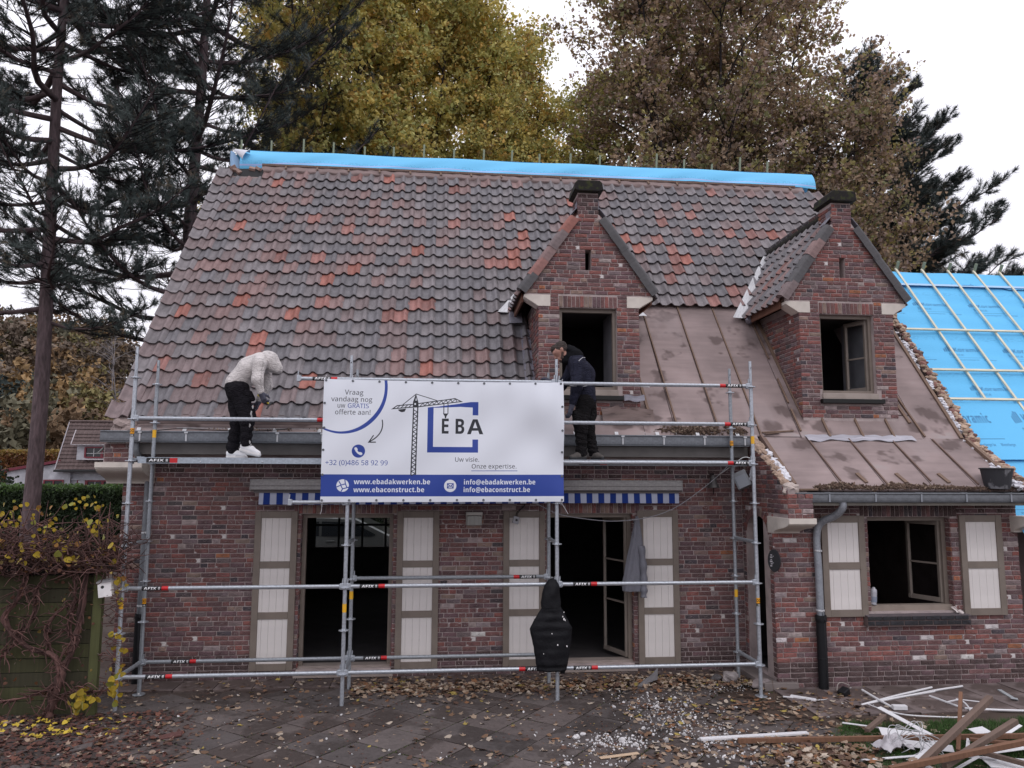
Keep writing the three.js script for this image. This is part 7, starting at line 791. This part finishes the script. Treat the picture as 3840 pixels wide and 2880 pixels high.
// fallen leaves
{ const sh = (k) => { const s = new THREE.Shape(); if (k) { const P = []; for (let i = 0; i < 10; i++) { const a = -Math.PI / 2 + i / 10 * 6.283, r = i % 2 ? 0.3 + 0.1 * Math.sin(i) : 0.55 + 0.1 * Math.cos(i * 2); P.push(new THREE.Vector2(Math.cos(a) * r, Math.sin(a) * r)); } s.setFromPoints(P); } else { s.moveTo(0, -0.55); s.quadraticCurveTo(0.55, -0.2, 0.3, 0.25); s.lineTo(0, 0.6); s.lineTo(-0.34, 0.22); s.quadraticCurveTo(-0.5, -0.2, 0, -0.55); } const g = flat(new THREE.ShapeGeometry(s, 3)), p = g.attributes.position, a = R() * 6; for (let i = 0; i < p.count; i++) p.setZ(i, 0.30 * p.getX(i) * p.getX(i) + 0.12 * Math.sin(p.getY(i) * 4 + a)); g.rotateX(-Math.PI / 2); g.computeVertexNormals(); return g; };
  const cols = [[0.34, [0.29, 0.21, 0.15]], [0.56, [0.16, 0.09, 0.052]], [0.76, [0.095, 0.05, 0.034]], [0.88, [0.40, 0.33, 0.265]], [0.95, [0.22, 0.10, 0.045]], [1, [0.32, 0.24, 0.06]]], red = [[0.66, [0.085, 0.036, 0.028]], [0.9, [0.14, 0.055, 0.036]], [1, [0.28, 0.2, 0.15]]];
  const A = [[], [], []], K = [[], [], []]; const put = (x, z, y, s, c, tilt) => { const i = Math.floor(R() * 3); A[i].push(TM(V(x, y + s * 0.06, z), QE(gauss() * tilt, R() * 6.28, gauss() * tilt), V(s, s * rr(0.5, 1.4), s))); const k = R(); K[i].push(C(...shade(c.find((q) => k < q[0])[1], 0.7, 1.2))); };
  reseed(113); for (let i = 0; i < 1500; i++) { const x = rr(-1.5, 9.5), z = Math.pow(R(), 1.2) * 4.0 - 1.2; put(x, z, 0.022, rr(0.035, 0.085), cols, 0.2); }
  for (let i = 0; i < 1700; i++) { const x = rr(2.6, 8.2), z = -0.62 + gauss() * 0.34; if (z < -1.2) continue; put(x, z, 0.024 + R() * 0.02, rr(0.04, 0.09), cols, 0.35); }
  for (let i = 0; i < 700; i++) { const x = rr(5.8, 8.8), z = rr(0.0, 2.6); put(x, z, 0.02 + R() * 0.015, rr(0.04, 0.09), cols, 0.3); } for (let i = 0; i < 520; i++) put(7.35 + gauss() * 0.5, 2.1 + gauss() * 0.28, 0.02 + R() * 0.05, rr(0.05, 0.1), cols, 0.4);
  for (let i = 0; i < 3400; i++) { const x = -1.6 + R() * 2.9, z = rr(0.1, 2.2); if (R() < smooth(0.2, 1.4, x - 0.25 * (z - 1))) continue; put(x, z, 0.012 + R() * 0.03, rr(0.03, 0.07), red, 0.4); } for (let i = 0; i < 60; i++) put(rr(-1.2, 0.3), rr(0.25, 0.9), 0.04, rr(0.05, 0.08), [[1, [0.5, 0.36, 0.04]]], 0.3);
  for (let i = 0; i < 7000; i++) { const x = rr(-1.4, 9.8), z = -0.8 + Math.pow(R(), 1.1) * 4.0, d = noise3(x * 1.3, z * 1.7, 3); if (R() > 0.45 + 0.5 * d) continue; put(x, z, 0.02, rr(0.010, 0.032), R() < 0.5 ? cols : red, 0.3); }
  const g = new THREE.Group(); g.name = 'fallen_leaves'; g.userData.kind = 'stuff'; g.userData.label = 'dry brown and tan leaves strewn over the terrace'; g.userData.category = 'leaves'; scene.add(g); [0, 1, 1].forEach((k, i) => scatter('leaves', sh(k), mat([1, 1, 1], { side: THREE.DoubleSide, roughness: 0.85 }), A[i], K[i], g)); }
// crumbs of plaster, soil clods, roof dirt
{ const white = [], wc = []; reseed(117); const put = (x, z, s) => { white.push(TM(V(x, 0.02 + s * 0.3, z), QR(), V(s, s * 0.6, s))); wc.push(C(...shade([0.62, 0.60, 0.60], 0.5, 1.15))); }; for (const [cx, cz, sx, sz, n, m] of [[6.3, 0.5, 0.5, 0.7, 420, 0.02], [6.6, 1.5, 0.5, 0.5, 260, 0.024], [5.5, 1.45, 0.35, 0.22, 200, 0.026], [6.9, 2.1, 0.5, 0.3, 130, 0.03], [7.3, -0.3, 0.4, 0.3, 120, 0.015], [5.2, 2.0, 0.5, 0.2, 50, 0.02]]) for (let i = 0; i < n; i++) put(cx + gauss() * sx, cz + gauss() * sz, m * rr(0.15, 1) * (R() < 0.03 ? 1.6 : 0.62)); for (let i = 0; i < 160; i++) put(rr(0, 9), rr(-0.7, 3), rr(0.004, 0.015)); scatter('plaster_crumbs', lump(1, 1, 1, 1, 0.45, 1), mat([1, 1, 1], { roughness: 1 }), white, wc, scene);
  const d = []; for (let i = 0; i < 3000; i++) { const f = R(), x = 8.5 + 3.0 * Math.pow(f, 1.5), w = smooth(8.35, 8.75, x) * (1 - 0.8 * smooth(9.6, 10.6, x)) * (0.65 + 0.5 * noise3(x * 5, 1, 2)), y = 2.57 + Math.abs(gauss()) * 0.075 * w; d.push(TM(lowP(x, y, rr(-0.005, 0.035) * w), QR(), V(1, 0.6, 1).multiplyScalar(rr(0.25, 1.1) * (R() < 0.06 ? 1.6 : 1)))); } for (let i = 0; i < 900; i++) { const x = R() < 0.65 ? 7.25 + gauss() * 0.35 : 7.85 + gauss() * 0.1, y = 3.36 + gauss() * 0.045; d.push(TM(onDeck(x, y, rr(0.0, 0.03)), QR(), V(1, 0.6, 1).multiplyScalar(rr(0.3, 1.1)))); } for (let i = 0; i < 120; i++) d.push(TM(V(rr(0.3, 4.9), rr(3.30, 3.34), -0.87 + R() * 0.03), QR(), V(1, 0.6, 1).multiplyScalar(rr(0.2, 0.7))));
  scatter('roof_debris', lump(0.019, 1.3, 0.7, 0.9, 0.7, 1), mat([1, 1, 1], { roughness: 1 }), d, d.map(() => C(...shade(R() < 0.12 ? [0.3, 0.23, 0.17] : [0.115, 0.075, 0.055], 0.55, 1.3))), scene).userData.label = 'crumbled brown moss and dirt heaped along the roof edges'; }
// ---------------------------------------------------------------- loose things on the ground
reseed(121);
const G3 = (p, h = 0) => V(p[0], h, p[1]), woodB = mat([0.2, 0.105, 0.065], { map: T.wood }), woodG = mat([0.17, 0.12, 0.10], { map: T.wood });
const beam = (label, a, ha, b, hb, w, h, m, cat = 'beam', grp) => solo(cat === 'beam' ? 'timber_beam' : 'lath', [bar(G3(a, ha), G3(b, hb), w, h, 0.004)], m, label, cat, [(a[0] + b[0]) / 2, (ha + hb) / 2, (a[1] + b[1]) / 2]);
beam('long thin reddish-brown lath lying level across the whole debris pile', [6.72, 1.70], 0.07, [10.6, 1.96], 0.11, 0.035, 0.05, woodB, 'lath');
beam('thick weathered beam leaning highest and steepest over the debris pile', [7.95, 2.66], 0.08, [9.28, 1.96], 0.5, 0.06, 0.055, woodG);
beam('short upright brown lath standing behind the leaning beam', [8.66, 2.3], 0.12, [9.05, 1.84], 0.52, 0.035, 0.045, woodB, 'lath');
beam('long brown beam lying lowest across the front of the debris pile', [7.72, 2.7], 0.13, [9.5, 2.58], 0.34, 0.05, 0.05, woodB);
beam('grey-brown beam slanting up to the right, right of the leaning beam', [8.28, 2.64], 0.12, [9.32, 2.24], 0.36, 0.055, 0.05, woodG);
beam('short dark beam pointing toward the bottom right corner of the pile', [8.8, 2.36], 0.14, [9.25, 2.85], 0.1, 0.05, 0.04, woodG);
beam('short brown lath behind the white boards, left of the upright lath', [8.15, 1.6], 0.1, [8.5, 1.35], 0.16, 0.05, 0.04, woodG, 'lath');
beam('brown lath half hidden under the grey-brown beam at right', [9.0, 2.0], 0.12, [9.9, 2.3], 0.1, 0.05, 0.03, woodB, 'lath');
const wb = (label, cx, y, cz, L, W, rot, th = 0.008) => solo('white_board', [box(cx, y * 0.8, cz, L * 0.95, th, W * 0.72, rot, 0.002)], M.whitePlastic, label, 'board', [cx, y, cz]);
wb('white board slanting down to the right behind the long lath', 8.72, 0.13, 1.42, 0.75, 0.1, [0.1, -1.2, -0.1]); wb('broad white board with a frayed end left of the leaning beam', 8.55, 0.1, 1.72, 0.6, 0.24, [0.15, -0.35, 0]); wb('narrow white board lying at the left tip of the debris pile', 8.28, 0.1, 1.42, 0.55, 0.05, [0, -0.55, 0]); wb('wide white board under the long lath in the middle of the pile', 8.52, 0.1, 2.02, 0.5, 0.22, [0.1, -0.5, 0.05]); wb('white board at the front left of the pile, nearly level', 7.98, 0.07, 2.24, 0.75, 0.05, [0, 0.05, 0.02]); wb('white board pointing up toward the leaning beam at the front', 8.32, 0.12, 2.26, 0.6, 0.06, [0, 0.6, 0.15]); wb('square white board behind the grey-brown beam', 9.32, 0.13, 1.72, 0.2, 0.16, [0.2, 0.2, 0]); wb('tilted white board at the upper right of the pile', 9.58, 0.16, 1.78, 0.36, 0.16, [0.2, 0.4, 0.15]); wb('large white board at the right front of the pile', 9.15, 0.12, 2.2, 0.55, 0.22, [0.1, 0.12, 0.03]); wb('white board at the lower right corner under the dark beam', 9.1, 0.08, 2.5, 0.6, 0.3, [0.1, -0.2, 0]); wb('white boxy board at the bottom of the pile left of the corner', 8.05, 0.08, 2.55, 0.36, 0.2, [0.05, -0.1, 0], 0.03);
for (const [x, z, a, L, s] of [[8.9, 2.1, 0.9, 0.5, 1], [8.75, 2.35, -0.4, 0.45, 2], [8.6, 2.5, 0.5, 0.5, 3], [9.4, 2.05, -0.2, 0.6, 4], [9.5, 2.4, 0.3, 0.5, 5]]) wb(['white strip crossing behind the leaning beam low in the pile', 'white strip pointing down between the two front beams', 'white strip lying lowest in front of the leaning beam', 'white strip at the right edge under the slanting grey-brown beam', 'white strip at the far right front of the pile'][s - 1], x, 0.09 + s * 0.006, z, L, 0.045, [0.05, a, 0.04]);
const conduit = (label, pts, r = 0.014) => solo('white_conduit', [tube(pts.map((p) => V(...p)), r, 24, 8)], M.whitePlastic, label, 'conduit', pts[0]);
conduit('long straight white conduit pointing up right, longest by the wing wall', [[8.71, 0.03, 0.53], [9.3, 0.05, 0.28], [9.96, 0.06, 0.0]]); conduit('white conduit crossing the long one from upper left to lower right', [[8.97, 0.08, 0.10], [8.98, 0.06, 0.4], [9.0, 0.04, 0.72]]); conduit('straight white conduit just below the long one by the wing wall', [[8.78, 0.03, 0.5], [9.4, 0.04, 0.28], [9.93, 0.04, 0.1]]); conduit('white conduit whose far end reaches furthest right along the wing wall', [[9.5, 0.03, 0.22], [10.0, 0.04, 0.05], [10.44, 0.04, -0.09]]); conduit('white conduit lying behind the loop of white cable', [[9.76, 0.03, 0.25], [9.8, 0.03, 0.5], [9.83, 0.03, 0.72]]); conduit('white conduit lying flat to the right edge of the picture', [[9.85, 0.03, 0.76], [10.2, 0.03, 0.85], [10.9, 0.03, 0.98]]); conduit('short white conduit to the right of the cable loop', [[10.0, 0.03, 0.4], [10.22, 0.03, 0.54]], 0.008);
solo('white_cable', [tube([[8.8, 0.03, 0.48], [8.85, 0.03, 0.7], [9.0, 0.03, 0.92], [9.3, 0.03, 1.02], [9.6, 0.03, 1.05], [9.85, 0.04, 0.85], [9.86, 0.1, 0.68], [9.75, 0.06, 0.6]].map((p) => V(...p)), 0.009, 60, 6)], M.whitePlastic, 'white cable curving in a loop round the conduits', 'cable', [9.2, 0.02, 0.8]);
solo('wire_tangle', Array.from({ length: 9 }, (_, i) => tube([V(8.0 + R() * 0.3, 0.05, 1.85 + R() * 0.3), V(8.15 + R() * 0.4, rr(0.1, 0.3), 1.9 + R() * 0.3), V(8.3 + R() * 0.3, rr(0.05, 0.2), 2.05 + R() * 0.3), V(8.1 + R() * 0.5, 0.05, 2.1 + R() * 0.2)], 0.004, 24, 5)), mat([0.42, 0.42, 0.43]), 'tangle of thin grey wires at the left of the debris pile', 'wires', [8.2, 0.02, 2.0]);
solo('plastic_sheet', [sheet(14, 10, (u, v) => V(8.02 + u * 0.34, 0.04 + 0.09 * Math.abs(noise3(u * 6, v * 5, 2)) + 0.06 * Math.sin(u * 3), 1.86 + v * 0.26 + 0.04 * Math.sin(u * 6)))], new THREE.MeshPhysicalMaterial({ color: C(0.55, 0.52, 0.55), roughness: 0.35, transmission: 0.25, thickness: 0, side: THREE.DoubleSide }), 'crumpled clear grey plastic sheet under the long lath', 'plastic sheet', [8.2, 0.02, 2.0]);
{ const t = thing('cable_trunking', 'white double trunking strip lying alone on the paving left of the pile', 'trunking', [7.0, 0, 1.47]); for (const d of [0, 0.035]) part('strip', [bar(V(6.39, 0.035, 1.50 + d), V(7.58, 0.04, 1.43 + d), 0.028, 0.022)], M.whitePlastic, t); }
solo('power_strip', [box(8.14, 0.035, 0.22, 0.3, 0.03, 0.055, [0, -0.7, 0], 0.008), tube([V(8.26, 0.03, 0.3), V(8.4, 0.025, 0.27), V(8.55, 0.02, 0.16), V(8.66, 0.03, 0.12)], 0.006, 20, 5), bar(V(7.93, 0.03, 0.12), V(8.04, 0.03, 0.17), 0.03, 0.012)], M.whitePlastic, 'white power strip with cable lying at the foot of the black drain pipe', 'power strip', [8.14, 0.02, 0.22]);
{ const t = thing('transformer', 'small black transformer with a bent bracket right of the black drain pipe', 'transformer', [8.72, 0, 0.12]); part('case', [box(8.72, 0.06, 0.12, 0.13, 0.09, 0.1, [0.1, 0.5, 0.3], 0.015)], M.castIron, t); part('bracket', [tube([V(8.64, 0.08, 0.1), V(8.67, 0.15, 0.08), V(8.73, 0.16, 0.06), V(8.82, 0.13, 0.08)], 0.008, 14, 5)], mat([0.3, 0.26, 0.24]), t); }
solo('junction_box', [box(9.05, 0.06, 0.75, 0.16, 0.05, 0.07, [0, -0.15, 0], 0.006)], M.whitePlastic, 'small white junction box lying among the conduits', 'junction box', [9.05, 0.03, 0.75]);
solo('metal_bracket', [bar(V(10.82, 0.03, 0.08), V(10.7, 0.03, 0.5), 0.05, 0.02), bar(V(10.70, 0.03, 0.49), V(10.66, 0.06, 0.53), 0.07, 0.02)], mat([0.42, 0.44, 0.46], { metalness: 0.3 }), 'grey metal bracket lying alone at the right edge by the wing wall', 'bracket', [10.76, 0.02, 0.3]);
solo('felt_scrap', [sheet(16, 6, (u, v) => V(lerp(5.98, 6.56, u) + 0.06 * v, 0.028 + 0.13 * Math.pow(u, 2.2) * (0.3 + v) + 0.012 * Math.sin(u * 9 + v * 3), lerp(-0.2, -0.60, u) - 0.13 * v * (0.4 + u)))], mat([0.17, 0.16, 0.165], { side: THREE.DoubleSide, map: T.plaster }), 'grey scrap of roofing felt curling up from the leaves near the wall', 'felt scrap', [6.2, 0.02, -0.4]);
solo('rubble_stone', [lump(0.095, 1, 0.85, 0.9, 0.35, 2).translate(7.55, 0.08, -0.6)], mat([0.34, 0.30, 0.29], { map: T.plaster }), 'pale rounded lump of rubble left of the right front standard', 'stone', [7.55, 0, -0.6]); solo('rubble_stone', [lump(0.09, 1.3, 0.7, 0.9, 0.35, 2).translate(7.85, 0.06, -0.32)], mat([0.24, 0.2, 0.195], { map: T.plaster }), 'brown lump of rubble directly behind the right front standard', 'stone', [7.85, 0, -0.32]); solo('rubble_stone', [lump(0.07, 1.2, 0.7, 0.9, 0.35, 2).translate(7.4, 0.05, -0.68)], mat([0.1, 0.09, 0.09], { map: T.plaster }), 'dark lump of rubble touching the pale rounded one', 'stone', [7.4, 0, -0.68]);
for (const [x, z, a, l] of [[0.18, 1.23, 0.3, 'grey slab fragment lying in the red leaves, largest at left'], [-0.15, 1.75, -0.3, 'grey slate fragment at the lower left edge'], [0.95, 0.95, 0.2, 'flat reddish tile fragment among the red leaves']]) solo('tile_fragment', [box(x, 0.035, z, 0.2, 0.025, 0.1, [0.1, a, 0.1], 0.008)], mat(a > 0.25 || a < 0 ? [0.2, 0.18, 0.18] : [0.22, 0.1, 0.09], { map: T.slab }), l, 'fragment', [x, 0.02, z]);
solo('wood_splinter', [bar(V(5.25, 0.03, 1.93), V(5.65, 0.035, 1.85), 0.05, 0.01)], mat([0.6, 0.46, 0.33], { map: T.wood }), 'pale torn wood splinter among the white plaster crumbs', 'splinter', [5.45, 0.02, 1.9]);
for (const [x0, z0, x1, z1, l] of [[7.15, 0.42, 7.75, 0.3, 'thin brown stick lying between the standard and the paving']]) solo('thin_stick', [tube([V(x0, 0.03, z0), V((x0 + x1) / 2, 0.035, (z0 + z1) / 2 + 0.01), V(x1, 0.03, z1)], 0.008, 8, 5)], woodB, l, 'stick', [x0, 0.02, z0]);
for (const [x, z, h, l] of [[7.62, 0.55, 0.34, 'dry upright weed stalk left of the wing corner'], [7.95, 0.95, 0.38, 'dry upright weed stalk nearest the grass corner']]) solo('weed_stalk', [tube([V(x, 0, z), V(x + 0.01, h * 0.5, z), V(x - 0.01, h, z)], 0.003, 8, 4), tube([V(x, h * 0.4, z), V(x + 0.05, h * 0.62, z)], 0.002, 4, 4)], mat([0.12, 0.075, 0.05]), l, 'weed', [x, 0, z]);
renderer.render(scene, camera);
